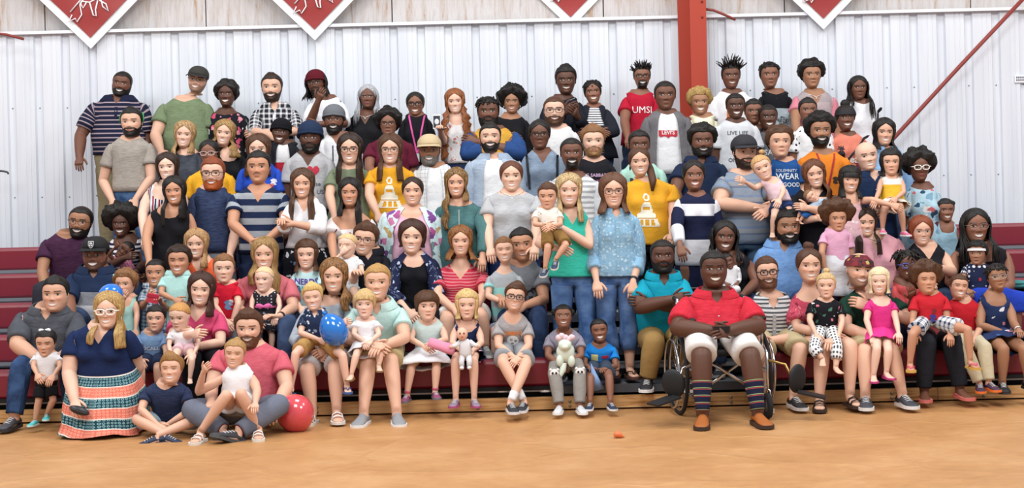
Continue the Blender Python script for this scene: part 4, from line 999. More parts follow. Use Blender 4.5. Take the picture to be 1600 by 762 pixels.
def accessory(c, a):
    kind = a[0]; hw, hh, root, base, sp, k = c['HW'], c['hh'], c['root'], c['base'], c['sp'], c['k']
    if kind == 'glasses':
        mb = MB(); col = a[1]; r = a[2] if len(a) > 2 else .010; zc = .0
        for sd in (-1, 1):
            P = []
            for t in np.arange(19)*2*math.pi/18:
                ct, st = math.cos(t), math.sin(t); x = .122*np.sign(ct)*abs(ct)**.65; z = .082*np.sign(st)*abs(st)**.7; xx = sd*.155+x; P.append(hw(V(xx, .455-.45*xx*xx, zc+z)))
            mb.tube(P, r*hh, 5)
            mb.tube([hw(V(sd*.275, .42, .03)), hw(V(sd*.37, .30, .03)), hw(V(sd*.375, .0, .02))], r*.9*hh, 5)
        mb.tube([hw(V(-.035, .452, .02)), hw(V(0, .462, .03)), hw(V(.035, .452, .02))], r*hh, 5)
        mb.build('glasses', solid(col, .3), root, base)
    elif kind == 'cap':
        mb = shell(c, ([0, .9, 1.6, math.pi], [.20, .17, .10, .02]), lambda a_, t: .05+.05*np.sin(t*math.pi*.8)+0*a_, 1, nu=36, nv=10); cp = mb.build('cap', solid(a[1], .8), root, base)
        mb = MB(); up = []; dnr = []; n = 17; ext = a[3] if len(a) > 3 else .36
        for t in np.linspace(-1.15, 1.15, n):
            P = head_base(np.array(.2), np.array(t))*V(1.13, 1.13, 1); e = ext*math.cos(t*1.2)**.6 if abs(t) < 1.2 else 0
            P[2] = .21; Q = P+V(math.sin(t)*e*.35, e, -.06-.10*abs(math.sin(t))**2*0-.05*(abs(t)/1.15)**2); up.append((P, Q))
        rows = [[hw(p) for p, q in up], [hw(q+V(0, 0, .0)) for p, q in up], [hw(q+V(0, 0, -.02)) for p, q in up], [hw(p+V(0, 0, -.03)) for p, q in up]]
        mb.rings([np.array(r_) for r_ in rows], False, closed=False); mb.build('brim', solid(a[2] or a[1], .8), cp, base)
        if len(a) > 4: a[4](c, cp)
    elif kind == 'beanie':
        mb = shell(c, ([0, .9, 1.6, math.pi], [.19, .15, .04, -.12]), lambda a_, t: .06+.06*np.sin(min(1, t*1.1)*math.pi*.6)+0*a_, 1, strand=.008, nu=40); b = mb.build('beanie', fabric(a[1]), root, base)
        mb = MB(); P = []
        for t in np.linspace(0, 2*math.pi, 33): z = float(np.interp(absang(np.array(t)), [0, .9, 1.6, math.pi], [.2, .16, .05, -.11])); P.append(hw(head_base(np.array(z), np.array(t))*V(1.13, 1.13, 1)))
        mb.tube(P, .05*hh, 7, cap=False); mb.build('cuff', fabric(a[1]), b, base)
    elif kind == 'band':    # hair band / bandana / turban band
        z0, z1 = a[2], a[3]; rg = []
        for z in (z0, (z0+z1)/2, z1):
            rg.append(np.array([hw(head_base(np.array(z-.10*(1-math.cos(p))*.5*(a[4] if len(a) > 4 else 1)), np.array(p))*V(1.17, 1.17, 1)) for p in np.arange(36)*2*math.pi/36]))
        mb = MB(); mb.rings(rg[::-1], False); mb.build('headband', a[1] if not isinstance(a[1], str) else solid(a[1], .7), root, base)
    elif kind == 'bow':
        x, y, z = a[2]; s_ = a[3] if len(a) > 3 else .14; mb = MB()
        for sd in (-1, 1): mb.ell(hw(V(x+sd*s_*.8, y, z+.02)), np.array([s_, .05, s_*.65])*hh, 10, 6, R=c['Rh']@np.array(Matrix.Rotation(sd*-.35, 3, 'Y')), noise=.15, f=40, seed=sd)
        mb.ell(hw(V(x, y+.03, z)), .05*hh, 8, 6); mb.build('hair_bow', fabric(a[1]), root, base, attrs='rest')
    elif kind == 'earring':
        for sd in (-1, 1):
            mb = MB(); mb.ell(hw(V(sd*.36, .04, -.20)), np.array([.03, .015, .07])*hh*(a[2] if len(a) > 2 else 1), 8, 6); mb.build('earring', solid(a[1], .3), root, base)
    elif kind == 'lanyard':
        o = c.get('shirt'); mb = MB(); z1 = a[2] if len(a) > 2 else .3
        for sd in (-1, 1):
            pts = [(sd*.075*k+(-sd*.07*k)*t, -.03+(z1+.03)*t) for t in np.linspace(0, 1, 9)]; P = project(c, o, pts, .008); P2 = project(c, o, [(x+.016, z) for x, z in pts], .008)
            mb.rings([P, P2], False, closed=False)
        mb.build('lanyard', solid(a[1], .7), root, base)
        P = project(c, o, [(0, z1+.045)], .014)[0]; mb = MB(); mb.box(P, (.055, .006, .08)); mb.build('badge', solid(a[3] if len(a) > 3 else '#e8e8ee', .5), root, base, smooth=False)
    elif kind == 'watch':
        sd = -1 if a[1] == 'A' else 1; R_ = c['arms'][sd][0][-2]; p, n1, n2, tg, r = R_; mb = MB(); rg = [ringpts(p+tg*t, n1, n2, r+.004, A_ANG) for t in (-.011, -.008, .008, .011)]
        mb.rings(rg, sd < 0); mb.build('watch' if len(a) < 4 else a[3], solid(a[2], .4), root, base)
    elif kind == 'strap':
        o = c.get('shirt'); x0, z0, x1, z1 = a[2]; mb = MB(); pts = [(x0+(x1-x0)*t, z0+(z1-z0)*t) for t in np.linspace(0, 1, 12)]; w = a[3] if len(a) > 3 else .03
        mb.rings([project(c, o, pts, .01), project(c, o, [(x+w, z) for x, z in pts], .01)], False, closed=False); mb.build('bag_strap', solid(a[1], .6), root, base)
    elif kind == 'clips':
        for sd in (-1, 1):
            mb = MB(); mb.tube([hw(V(sd*.40, .02, -.02)), hw(V(sd*.42, .02, .12)), hw(V(sd*.40, -.02, .28)), hw(V(sd*.36, -.05, .36))], np.array([.02, .028, .026, .012])*hh, 6); mb.build('hair_clip', solid(a[1], .5), root, base)
    elif kind == 'sash':
        rg = []
        for r_ in (a[2]-.45, a[2]-.2, a[2]+.2, a[2]+.45):
            T = np.full((1, NC), float(r_)); rg.append(samp(c['TR'], T)[0]+samp(c['TO'], T)[0]*.022)
        mb = MB(); mb.rings(rg, False); sa = mb.build('sash', fabric(a[1]), root, base, attrs='rest')
        p0 = (rg[1][0]+rg[2][0])/2; mb = MB()
        for sd in (-1, 1): mb.ell(p0+V(sd*.03, -.012, .008), (.032, .012, .02), 10, 6, R=np.array(Matrix.Rotation(sd*-.3, 3, 'Y')))
        mb.ell(p0+V(0, -.018, .004), .011, 8, 6); mb.build('ribbon_bow', fabric(a[1]), sa, base, attrs='rest')
    elif kind == 'necklace':
        P = []; TR = c['TR']
        for j in list(range(38, 48))+list(range(0, 11)):
            d = min(j, NC-j); t = np.interp(d, [0, 10], [4.6, 1.6]); T = np.full((1, NC), t); P.append(samp(TR, T)[0][j]+samp(c['TO'], T)[0][j]*.004)
        mb = MB(); mb.tube(P, .003, 5); mb.ell(P[10]+V(0, -.004, -.012), .008, 8, 6); mb.build('necklace', solid(a[1], .3, .6), root, base)
    elif kind == 'placket':
        o = c.get('shirt'); z1 = a[2]; mb = MB(); pts = [(-.012, z) for z in np.linspace(.05, z1, 7)]; mb.rings([project(c, o, pts, .004), project(c, o, [(.016, z) for _, z in pts], .004)], False, closed=False); pk = mb.build('placket', fabric(a[1]), o, base, attrs='rest')
        mb = MB()
        for z in np.arange(.09, z1, .075): mb.ell(project(c, o, [(.002, z)], .008)[0], (.0055, .003, .0055), 8, 5)
        mb.build('button', solid('#dedfe4', .4), o, base)
def cap_shield(c, cp):
    hw, hh = c['HW'], c['hh']; sh = [(-.5, -.6), (.5, -.6), (.5, .1), (.3, .5), (0, .7), (-.3, .5), (-.5, .1)]
    def put(polys, sc, col, off):
        mb = MB(); n = 14
        for p in polys:
            P = [hw(V(x*sc, (.52+off)-.35*(x*sc)**2-.25*max(0, (.34-z*sc)-.30), .335-z*sc)) for x, z in p]; i = mb.add(P); mb.face(list(range(i, i+len(p))))
        mb.build('emblem', solid(col, .7), cp, c['base'])
    put([sh], .17, '#d8d8dc', .0); put([[(x*.82, z*.82) for x, z in sh]], .17, '#26262a', .006)
    put([circ(0, 0, .34, 12, .38)], .17, '#d0d0d4', .012); put([rect(-.36, -.12, .36, .0), rect(-.1, .12, .1, .3)], .17, '#26262a', .018)
def dress_up(c):
    sp = c['sp']; k = c['k']; off = .009*sp['loose']*max(k, .6)
    if sp['top'] is not None:
        if sp['over'] is not None:
            make_top(c, 'shirt', sp['top'], sp['neck'], sp['sleeve'] if sp['sleeve'] is None else min(sp['sleeve'], .5), sp['hem'], off*.7, sp['slc'])
            ov = sp['over']; make_top(c, 'jacket', ov[0], 'polo', ov[1], ov[2], off*1.9, None, open_=ov[3], loose=1.3)
        else: make_top(c, 'shirt', sp['top'], sp['neck'], sp['sleeve'], sp['hem'], off, sp['slc'], flare=sp['flare'], sflare=sp.get('sflare', .008), loose=sp['loose'])
    sk = sp.get('skirt')
    if sk: make_skirt(c, 'skirt', sk[0], sk[1], sk[2] if len(sk) > 2 else .05, sk[3] if len(sk) > 3 else 13.6)
    if sp['bot'] is not None or not sk:
        b = sp['bot'] or ('denim', '#2a3650', '#46597c'); make_bottom(c, 'trousers' if sp['botl'] > 1.4 else 'shorts', b, sp['botl'], flare=.012 if sp['botl'] > 1.4 else .022, off=sp.get('boff', .009))
    if sp['collar']: make_collar(c, sp['collar'] if not isinstance(sp['collar'], bool) else sp['top'], sp.get('copen', 3))
    for p in (sp['prt'] or ()):
        o = c['shirt']
        if p[0] == 'T': decal_text(c, o, *p[1:])
        else: decal_poly(c, o, *p[1:])
    if sp['shoes']:
        for sd in (-1, 1): make_shoe(c, sd, sp['shoes'], sp['shoe'], sp['sole'], sp['sock'])
    hair(c); beard_part(c)
    for a in sp['acc']: accessory(c, a)
# ---------------------------------------------------------------- the people in the photograph
RK = {'1': (15.3, DECKZ[5]), '2': (14.62, DECKZ[4]), '3': (13.97, DECKZ[3]), '4': (13.44, DECKZ[2]), '5': (13.2, DECKZ[2]), '6': (12.62, DECKZ[1]),
      'T3': (13.64, SEATZ[3]), 'T2': (12.97, SEATZ[2]), 'T1': (12.34, SEATZ[1])}
def q(label, rk, head, skin, hair_, hairc, **kw):
    kw = dict(kw)
    if isinstance(rk, str):
        Y, z = RK[rk]
        if rk[0] == 'T': kw.setdefault('sit', 1); kw.setdefault('fz', {'T3': DECKZ[2], 'T2': DECKZ[1], 'T1': 0.0}[rk]); kw.setdefault('lean', .05); kw.setdefault('hem', 17)
    else: Y, z = rk
    Y += kw.pop('dY', 0); kw.setdefault('z', z)
    if skin[0] == 'd': kw.setdefault('nose', 1.25)
    return person(label, Y, head, skin=skin, hair=hair_, hairc=hairc, **kw)
def bandana_mat():
    m, nt, b = newmat('bandana'); v = N(nt, 'ShaderNodeTexVoronoi', i_Scale=38.0); tc = N(nt, 'ShaderNodeTexCoord'); nt.links.new(tc.outputs['Object'], v.inputs['Vector'])
    r = ramp(nt, [(0, '#5a1420'), (.45, '#7a1c28'), (.6, '#2a1418'), (.75, '#b8a058'), (.82, '#6a1a26')]); s2 = N(nt, 'ShaderNodeSeparateColor'); nt.links.new(v.outputs['Color'], s2.inputs[0]); nt.links.new(s2.outputs[0], r.inputs[0]); nt.links.new(r.outputs[0], b.inputs['Base Color']); b.inputs['Roughness'].default_value = .8
    return m
BLK, DBR, BRN, LBR, DBL, BLO, RED, GRY = '#15110f', '#2a1a12', '#4a2e1c', '#7a5434', '#9a7444', '#d8b878', '#7a3a1c', '#8a8c92'
HEART = [[(0, .9), (-.85, .0), (-.9, -.4), (-.6, -.75), (-.25, -.72), (0, -.4), (.25, -.72), (.6, -.75), (.9, -.4), (.85, 0)]]
TRAIN = [circ(0, -.78, .2, 12, .24), circ(0, -.78, .1, 10, .13), [(-.16, -.5), (.16, -.5), (.3, -.3), (.36, .1), (.55, .2), (.55, .42), (-.55, .42), (-.55, .2), (-.36, .1), (-.3, -.3)], rect(-.2, -.22, .2, -.02), [(-.62, .5), (.62, .5), (.8, .95), (-.8, .95)], [(-.4, .56), (-.22, .56), (-.26, .9), (-.5, .9)], [(.4, .56), (.22, .56), (.26, .9), (.5, .9)], rect(-.1, .56, .1, .9)]
WING = [[(-1, -.32), (1, -.32), (1, .3), (.8, .42), (.45, .3), (.2, .36), (0, .5), (-.2, .36), (-.45, .3), (-.8, .42), (-1, .3)]]
CAT = [[(-.95, .5), (-.8, .1), (-.35, -.1), (.1, -.2), (.5, -.55), (.75, -.6), (.95, -.4), (.7, -.3), (.55, -.05), (.75, .35), (.55, .4), (.35, .05), (.0, .1), (-.25, .5), (-.5, .75), (-.65, .7), (-.4, .4), (-.5, .15), (-.75, .3), (-.85, .6)]]
PINE = [circ(0, .25, .42, 14, .6), [(-.1, -.3), (-.5, -.55), (-.25, -.6), (-.35, -.95), (-.08, -.7), (0, -1.05), (.08, -.7), (.35, -.95), (.25, -.6), (.5, -.55), (.1, -.3)]]
BLOBS = [[(-.6, -.3), (-.1, -.6), (.5, -.4), (.6, .1), (.2, .2), (.5, .6), (-.1, .7), (-.5, .4), (-.3, .0)]]
JEAN = ('denim', '#2c4468', '#5a7aa4'); DKJ = ('denim', '#1c2840', '#32456a'); KHAKI = '#a08a62'; LKH = '#c4b48c'
# ---- back row, standing on the top deck
q('big bearded man in navy striped polo and khakis at top left', '1', (191, 113, 149), 'd1', 'buzz', BLK, tilt=9, w=1.42, s=1.85, sh=(137, 234, 160), top=('hs', .042, (0, '#1c2038'), (.72, '#a08e94')), collar='#1c2038', neck='polo', hem=16.5, sleeve=.75, A=((126, 212), (124, 246)), bot='#8f8468', beard='full', bthick=.02, jaw=1.15, acc=[('placket', '#1c2038', .16)])
q('tall man in olive green tee and dark camo cap', '1', (309, 107, 143), 'l', 'buzz', DBR, tilt=10, w=1.3, s=1.85, sh=(247, 334, 162), top=('heather', '#6c7c5c', '#76866a'), A=((243, 212), (251, 236)), beard='stub', jaw=1.1, acc=[('cap', '#33322f', '#26262a'), ('glasses', '#443', .006)], bot='#3a4250')
q('woman in black tee with pink and white flowers, short curly hair', '1', (354, 130, 165), 'd0', 'curly', BLK, fem=1, afro=.13, w=1.25, sh=(316, 390, 180), top=('floral', '#1c1c24', 13.0, .36, '#c4506c', '#d88a9a', '#e4e2e2', '#6a7a6a', '#c4506c'), neck='wide', sleeve=.6, sflare=.02, s=1.68)
q('dark-bearded man in black and white plaid shirt with folded arms', '1', (425, 117, 157), 'l', 'short', DBR, s=1.78, sh=(393, 468, 172), top=('plaid', '#24262e', '#d8d8dc', .05, .35), collar=True, neck='polo', sleeve=1.0, A=((398, 206), (424, 212)), B=((464, 205), (405, 207)), beard='full', bthick=.012, acc=[('placket', '#d8d8dc', .3)])
q('man with dark red beanie and glasses, hand on chin, white shirt', '1', (494, 113, 147), 'd1', 'locs', BLK, tilt=-6, yaw=-8, hlen=.72, phif=1.15, s=1.8, sh=(479, 541, 160), top='#e2e3e8', sleeve=.95, A=((483, 196), (497, 158)), B=((537, 192), (498, 194)), acc=[('beanie', '#5a1824'), ('glasses', '#181818')], beard='goat', bthick=.01, smile=0)
q('woman with long silver grey braids in black V-neck top', '1', (575, 135, 168), 'd1', 'braids', '#8f9096', hairc2='#c4c6cc', hlen=(1.25, .95), fem=1, w=1.2, sh=(541, 602, 183), top='#1c1c20', neck='v', sleeve=.95, smile=0, lip='#8a3a54', bot=JEAN, acc=[('necklace', '#d8d8d8')])
q('young woman in black tee with pink lanyard and dark glasses', '1', (649, 146, 180), 'd2', 'back', BLK, fem=1, sh=(625, 676, 186), top='#1a1a1f', neck='crew', sleeve=.6, acc=[('glasses', '#15151a', .016), ('lanyard', '#d0509a', .33, '#c8d0d8')], dY=.05)
q('young woman with very long curly auburn hair, white floral top', '1', (711, 143, 176), 'l2', 'curlylong', '#6a3a20', hairc2='#a8683c', hlen=(2.6, 1.9), fem=1, sh=(690, 738, 187), A=((692, 222), (688, 203)), top=('floral', '#e8e6e8', 20.0, .3, '#c87a70', '#d89a90', '#8a9a8a'), neck='scoop', sleeve=.35, bot=DKJ, hem=15.6, tilt=-3, dY=-.1)
q('woman with large dark afro in black top and choker', '1', (800, 144, 175), 'd3', 'afro', BLK, afro=.3, fem=1, sh=(768, 828, 187), top='#1c1c20', sleeve=.9, neck='wide', yaw=-4, dY=.05, lip='#a04a50', smile=3, bot='#23252c', acc=[('earring', '#d8d0b0', .8)])
q('tall slim man in black jacket raising his fingers, top row', '1', (884, 105, 147), 'd0', 'flattop', BLK, s=1.82, sh=(848, 912, 160), top='#1e2028', slc='#1e2028', sleeve=1.9, A=((852, 200), (882, 176)), B=((915, 205), (902, 182)), smile=3, acc=[('necklace', '#e8e8e8')])
q('young woman in black cardigan over striped top, arms folded', '1', (926, 128, 160), 'd2', 'twists', BLK, afro=.16, fem=1, s=1.64, sh=(903, 953, 172), top=('hs', .022, (0, '#e6e6ea'), (.6, '#2a2c36')), over=('#22242e', 1.9, 17, 4), A=((905, 205), (935, 207)), B=((960, 205), (922, 208)), tilt=-4, dY=-.05)
q('man with short twists, glasses and red lettered tee', '1', (1003, 103, 136), 'd2', 'spike', BLK, afro=.2, s=1.8, sh=(970, 1030, 152), top='#b01c34', A=((976, 190), (981, 216)), prt=[('T', 'UMSL', .09, .02, .13, '#eceae8', 0.0)], acc=[('glasses', '#1a1a1a', .014)], beard='goat', bthick=.006, dY=.1)
q('young man with upright dreadlocks in white tee with orange print', '1', (1142, 101, 137), 'd1', 'spike', BLK, afro=.3, s=1.8, sh=(1108, 1180, 151), top='#e4e4e8', smile=3, prt=[('P', [rect(-.5, -.9, .5, .9)], -.02, .23, .10, '#d8743c'), ('P', BLOBS, -.02, .23, .08, '#b03a30')])
q('young man in black tee with grey photo print', '1', (1202, 99, 136), 'd2', 'twists', BLK, afro=.12, s=1.8, sh=(1182, 1240, 151), top='#17181d', smile=0, prt=[('P', [rect(-1, -1, 1, 1)], .03, .24, .12, '#9aa6ae'), ('P', BLOBS, .05, .26, .11, '#3a3e44')], acc=[('necklace', '#55585e')])
q('young man with curly top in pink tee with grey chest band', '1', (1268, 99, 136), 'd3', 'curly', BLK, afro=.15, s=1.8, sh=(1236, 1309, 151), top=('zones', .6, (0, '#a3979b'), (.1, '#b4a4a8'), (.2, '#a89ca0'), (.34, '#c47a88')), slc='#cc7f8c', neck='v', A=((1243, 190), (1246, 230)), smile=0, acc=[('necklace', '#d8d8d8')])
q('girl with thin dark braids in plain white top, far right back row', '1', (1341, 121, 154), 'd1', 'braids', BLK, hlen=(.9, 1.5), fem=1, sh=(1322, 1372, 166), top='#e2e3e8', sleeve=.9, smile=0, bot='#d8d8dc', acc=[('strap', '#222', (.14, .02, .10, .3), .02)])
# ---- second row from the top
q('bearded man in plain heather grey tee and jeans, left side', '2', (206, 170, 212), 'l', 'short', BLK, s=1.72, sh=(165, 242, 224), top=('heather', '#979089', '#a59e96'), A=((161, 283), (176, 314), (.3, -.3, -1)), B=((236, 279), (212, 311), (-.4, -.3, -1)), beard='full', bthick=.02, smile=0, bot=JEAN, hem=16, acc=[('clips', '#2f9a56')])
q('woman with long ombre hair in dark grey long top', '2', (289, 193, 229), 'l2', 'long', LBR, hairc2='#c8a878', hlen=(1.35, .75), fem=1, tilt=5, sh=(267, 318, 243), top=('heather', '#40454f', '#4a4f5a'), sleeve=1.5, neck='wide', dY=-.1)
q('woman with big frizzy dark blonde curls in black top', '2', (351, 191, 226), 'l2', 'curlylong', '#7a5a34', hairc2='#b8935c', hlen=1.0, spread=1.15, fem=1, tilt=8, sh=(333, 386, 243), top='#1a1a1e', neck='scoop', sleeve=.4, dY=-.05)
q('young man in black beanie and open hoodie over white and red tee', '2', (439, 189, 224), 'd0', 'buzz', BLK, s=1.66, sh=(418, 470, 230), top=('zones', .5, (0, '#e0dfe2'), (.28, '#c02c3c'), (.5, '#c02c3c')), over=('#202026', 1.9, 17, 4), acc=[('beanie', '#15151a')], tilt=5, dY=-.15)
q('bearded man in white hoodie, grey cap wrap and glasses', '2', (522, 168, 206), 'd2', 'buzz', BLK, s=1.72, sh=(497, 563, 218), top='#dfe0e4', sleeve=1.9, neck='v', beard='full', bthick=.04, acc=[('beanie', '#6a6d74'), ('glasses', '#2a2a2a', .008)], prt=[('P', [rect(-.05, -1, .05, 1)], -.05, .15, .09, '#333'), ('P', [rect(-.05, -1, .05, 1)], .05, .15, .09, '#333')])
q('woman in maroon tee with glasses and curly updo', '2', (607, 176, 211), 'd2', 'curly', BLK, afro=.2, fem=1, w=1.25, sh=(571, 648, 223), top='#5e1c30', neck='wide', sleeve=.6, smile=0, acc=[('glasses', '#1c1c20')], A=((577, 262), (592, 290)))
q('bearded man in blue and gold baseball tee, arms crossed', '2', (763, 153, 196), 'd1', 'twists', BLK, afro=.2, w=1.35, s=1.75, sh=(727, 814, 208), top='#c8983c', slc='#2c4a80', sleeve=1.35, A=((731, 240, .06), (792, 222)), B=((811, 239, .08), (746, 221)), beard='full', bthick=.04, smile=0, jaw=1.1, ab=1.15)
q('man with glasses and short brown beard in white tee', '2', (866, 152, 194), 'l2', 'buzz', BRN, s=1.74, sh=(837, 905, 206), top='#dcdcde', beard='full', bthick=.03, acc=[('glasses', '#26201c')], smile=3, jaw=1.08, prt=[('P', BLOBS, .07, .18, .025, '#9a9ca4')], sleeve=.65)
q('young man in grey jacket over white tee with red logo', '2', (1039, 127, 171), 'd1', 'buzz', BLK, s=1.84, sh=(1003, 1080, 183), top='#e6e6ea', smile=0, over=('#6c6a6e', 1.95, 17, 5), prt=[('P', WING, .0, .155, .085, '#c03040'), ('T', "LEVI'S", .048, 0, .15, '#f0eeee', .001)], hem=17)
q('young man with bleached curly hair in cream tee', '2', (1093, 142, 178), 'd3', 'curly', '#8a6a3c', hairc2='#c8a868', afro=.14, s=1.72, sh=(1072, 1124, 188), top='#e6e2c8', dY=.1)
q('young man in light grey tee with printed portrait and lettering', '2', (1149, 147, 184), 'd0', 'buzz', BLK, s=1.7, sh=(1113, 1187, 196), top='#c9ccd2', prt=[('T', 'LIVE LIFE', .05, 0, .075, '#4a525c', .0005), ('P', BLOBS, 0, .19, .10, '#7e9ab4'), ('P', circ(.02, .0, .5) and [circ(0, 0, .5)], 0, .17, .09, '#a4b8c8'), ('T', 'ONLINE', .05, 0, .32, '#4a525c', .0005)], dY=-.12)
q('boy half hidden between two others, dark grey top, short hair', '2', (1177, 157, 192), 'd2', 'short', BLK, s=1.58, sh=(1160, 1200, 206), top='#3c4048', smile=0, dY=.22)
q('boy in charcoal grey tee standing before the photo print tee', '2', (1200, 165, 201), 'd0', 'buzz', BLK, s=1.55, sh=(1180, 1232, 214), top='#62666e', prt=[('T', 'SA', .07, -.05, .15, '#d8dade', .001)], dY=.1)
q('boy in white tee with small dark dots', '2', (1262, 156, 189), 'd2', 'short', BLK, s=1.58, sh=(1235, 1301, 205), top=('dots', '#e4e4e6', 18.0, .2, '#2c2c34', '#3a3a44'), smile=0)
q('girl with dark head wrap and top bun in peach pineapple tee', '2', (1321, 166, 202), 'd1', 'topbun', BLK, fem=1, bs=1.0, s=1.56, sh=(1296, 1356, 216), top='#d8806c', prt=[('P', PINE, -.09, .14, .07, '#2c2428'), ('P', PINE, .1, .14, .07, '#2c2428'), ('P', PINE, .06, .27, .08, '#6a2430'), ('T', 'read', .09, .03, .2, '#f0e8e0', .002)], acc=[('band', '#1c1a20', .12, .34, .8), ('strap', '#2a2a30', (.14, -.02, -.06, .22), .025)])
# ---- third row
q('woman with cat-eye glasses in yellow tee, half hidden behind red beard', '3', (327, 222, 255), 'd2', 'back', BLK, fem=1, sh=(291, 368, 273), top='#e0a62c', prt=[('P', TRAIN, 0, .2, .09, '#ece8dc')], acc=[('glasses', '#d8b8b0', .016)], pitch=-4)
q('woman in royal blue tee peeking behind the striped polo man', '3', (404, 214, 254), 'l2', 'long', BRN, hlen=1.0, fem=1, sh=(371, 441, 263), top='#2448b0', slc='#2c50b8', w=1.2, prt=[('P', BLOBS, .13, .12, .045, '#e0e0ea'), ('P', BLOBS, .12, .15, .03, '#c03040')])
q('bearded man in navy beanie and grey tee with red heart', '3', (485, 194, 237), 'd0', 'buzz', BLK, s=1.74, sh=(443, 523, 247), top=('heather', '#a9a9ae', '#b4b4b8'), neck='v', beard='full', bthick=.02, smile=0, acc=[('beanie', '#22304a')], prt=[('P', HEART, .045, .12, .06, '#b83044'), ('T', 'rise', .05, .07, .23, '#55565c', .0005), ('T', 'US', .05, .10, .30, '#55565c', .0005)])
q('woman in olive green dress with dark straight hair and glasses', '3', (547, 213, 255), 'l', 'long', DBR, hlen=1.35, fem=1.1, w=1.1, sh=(512, 578, 265), top=('heather', '#6f7a62', '#7a846c'), neck='wide', sleeve=.65, hem=18, skirt=('#6f7a62', .8, .02), A=((515, 305), (522, 338)), acc=[('glasses', '#241c18', .012)], dY=-.05)
q('woman in mustard yellow tee with glasses, brown hair, middle left', '3', (610, 214, 255), 'l', 'long', BRN, hlen=1.15, fem=1, w=1.15, sh=(571, 648, 266), top='#e0a02a', prt=[('P', TRAIN, 0, .2, .135, '#ece6d4')], A=((577, 305), (590, 335)), acc=[('glasses', '#2a2420', .010)], dY=-.05)
q('grey-bearded man in tan cap and open white checked shirt', '3', (671, 214, 256), 'd3', 'buzz', BLK, s=1.72, sh=(643, 716, 266), top='#e6e7ea', over=(('plaid', '#dcdfe2', '#6a727c', .035, .1), 1.0, 18, 4), beard='full', beardc='#6a6460', bthick=.03, acc=[('cap', '#c0ac8a', None)], smile=1)
q('dark-bearded man in open denim shirt over white tee', '3', (766, 195, 236), 'l', 'short', BLK, s=1.78, sh=(727, 818, 252), top='#e8e9ec', over=(('heather', '#98a8bc', '#a8b6c8'), 1.2, 18, 5), beard='full', bthick=.012, pitch=6, collar='#98a8bc')
q('woman in slate blue V-neck top with glasses and pulled-back hair', '3', (843, 190, 231), 'd1', 'bun', BLK, fem=1, sh=(814, 881, 243), top=('heather', '#76879c', '#8292a6'), neck='v', sleeve=.75, acc=[('glasses', '#222226', .012), ('strap', '#22262c', (-.15, -.0, -.13, .3), .02), ('strap', '#22262c', (.12, -.0, .11, .3), .02)], smile=0, hem=18)
q('bearded sandy-haired man in black band tee with pink print', '3', (927, 197, 245), 'l2', 'side', LBR, s=1.75, sh=(894, 963, 257), top='#1e1e24', beard='full', beardc='#8a6440', bthick=.02, prt=[('T', 'TTG SABBATH', .04, 0, .10, '#c8a8c8', .001), ('T', 'ANGELZ', .055, .02, .16, '#b04a9a', .001)], smile=0)
q('young man in mint tee, mostly hidden behind yellow tee woman', '3', (999, 206, 247), 'd1', 'short', BLK, s=1.66, sh=(966, 1040, 264), top='#a9d2c4', smile=0, prt=[('P', BLOBS, -.1, .1, .03, '#2c3a3a'), ('P', BLOBS, .13, .1, .03, '#2c3a3a')])
q('heavyset bearded man in dark navy polo shirt', '3', (1097, 196, 245), 'd1', 'curly', BLK, afro=.12, w=1.35, s=1.75, sh=(1053, 1137, 256), top='#1e2a44', collar=True, neck='polo', beard='full', bthick=.03, smile=3, jaw=1.15, A=((1055, 300), (1064, 335)))
q('bearded young man in orange tee with red lanyard', '3', (1281, 183, 226), 'd3', 'curly', BLK, afro=.16, s=1.76, sh=(1244, 1329, 246), top='#e0822c', beard='full', bthick=.02, acc=[('lanyard', '#a02430', .27, '#7a2a24')], prt=[('P', BLOBS, .08, .2, .05, '#3a2c20')], hem=18)
q('woman with shoulder-length black hair in light denim shirt', '3', (1381, 189, 226), 't2', 'long', BLK, hlen=(.7, .95), fem=1, sh=(1350, 1421, 241), top=('heather', '#7ba2cc', '#8aaed4'), collar=True, neck='polo', sleeve=1.3, tilt=3)
q('boy in royal blue lettered tee with curly brown hair', (13.62, SEATZ[3]), (1218, 201, 245), 't2', 'curly', BRN, afro=.1, child=1, s=1.34, sh=(1198, 1254, 257), top='#24508c', smile=0, pitch=4, prt=[('T', 'SOLEMNITY', .034, 0, .06, '#dfe6ee', .0), ('T', 'WEAR', .07, .01, .11, '#e6ecf2', .001), ('T', 'GOOD', .05, .04, .18, '#e6ecf2', .001)])
# ---- fourth row
q('woman in red and navy striped strap top with hoop earrings', '4', (262, 243, 280), 'l3', 'long', DBR, hlen=.55, fem=1, w=1.15, sh=(223, 294, 294), top=('vs', .05, (0, '#d8d4d8'), (.35, '#8a2c40'), (.6, '#d8d4d8'), (.75, '#2c3050')), neck='strap', sleeve=None, A=((223, 335), (226, 372)), acc=[('earring', '#e4dcd8', 1.2)], tilt=-3, skirt=(JEAN, .5, .02))
q('red-bearded man with glasses in navy heather tee', '4', (333, 248, 294), 'l2', 'short', RED, s=1.74, sh=(295, 366, 302), top=('heather', '#2c3754', '#3a4666'), beard='full', beardc='#9a4a1e', bthick=.05, acc=[('glasses', '#1a1a1e', .012)], B=((368, 362), (359, 398)), bot='#8a96a4', botl=.9, hem=17)
q('man in navy and grey wide-striped polo with hands clasped', '4', (404, 238, 284), 't', 'short', BLK, s=1.76, sh=(358, 453, 302), top=('hs', .105, (0, '#1f2b4a'), (.5, '#9aa0a8')), neck='v', A=((364, 350), (394, 376)), B=((447, 352), (417, 374)), smile=0, beard='must', bot='#1f2a46', botl=.95, hem=17, dY=-.1)
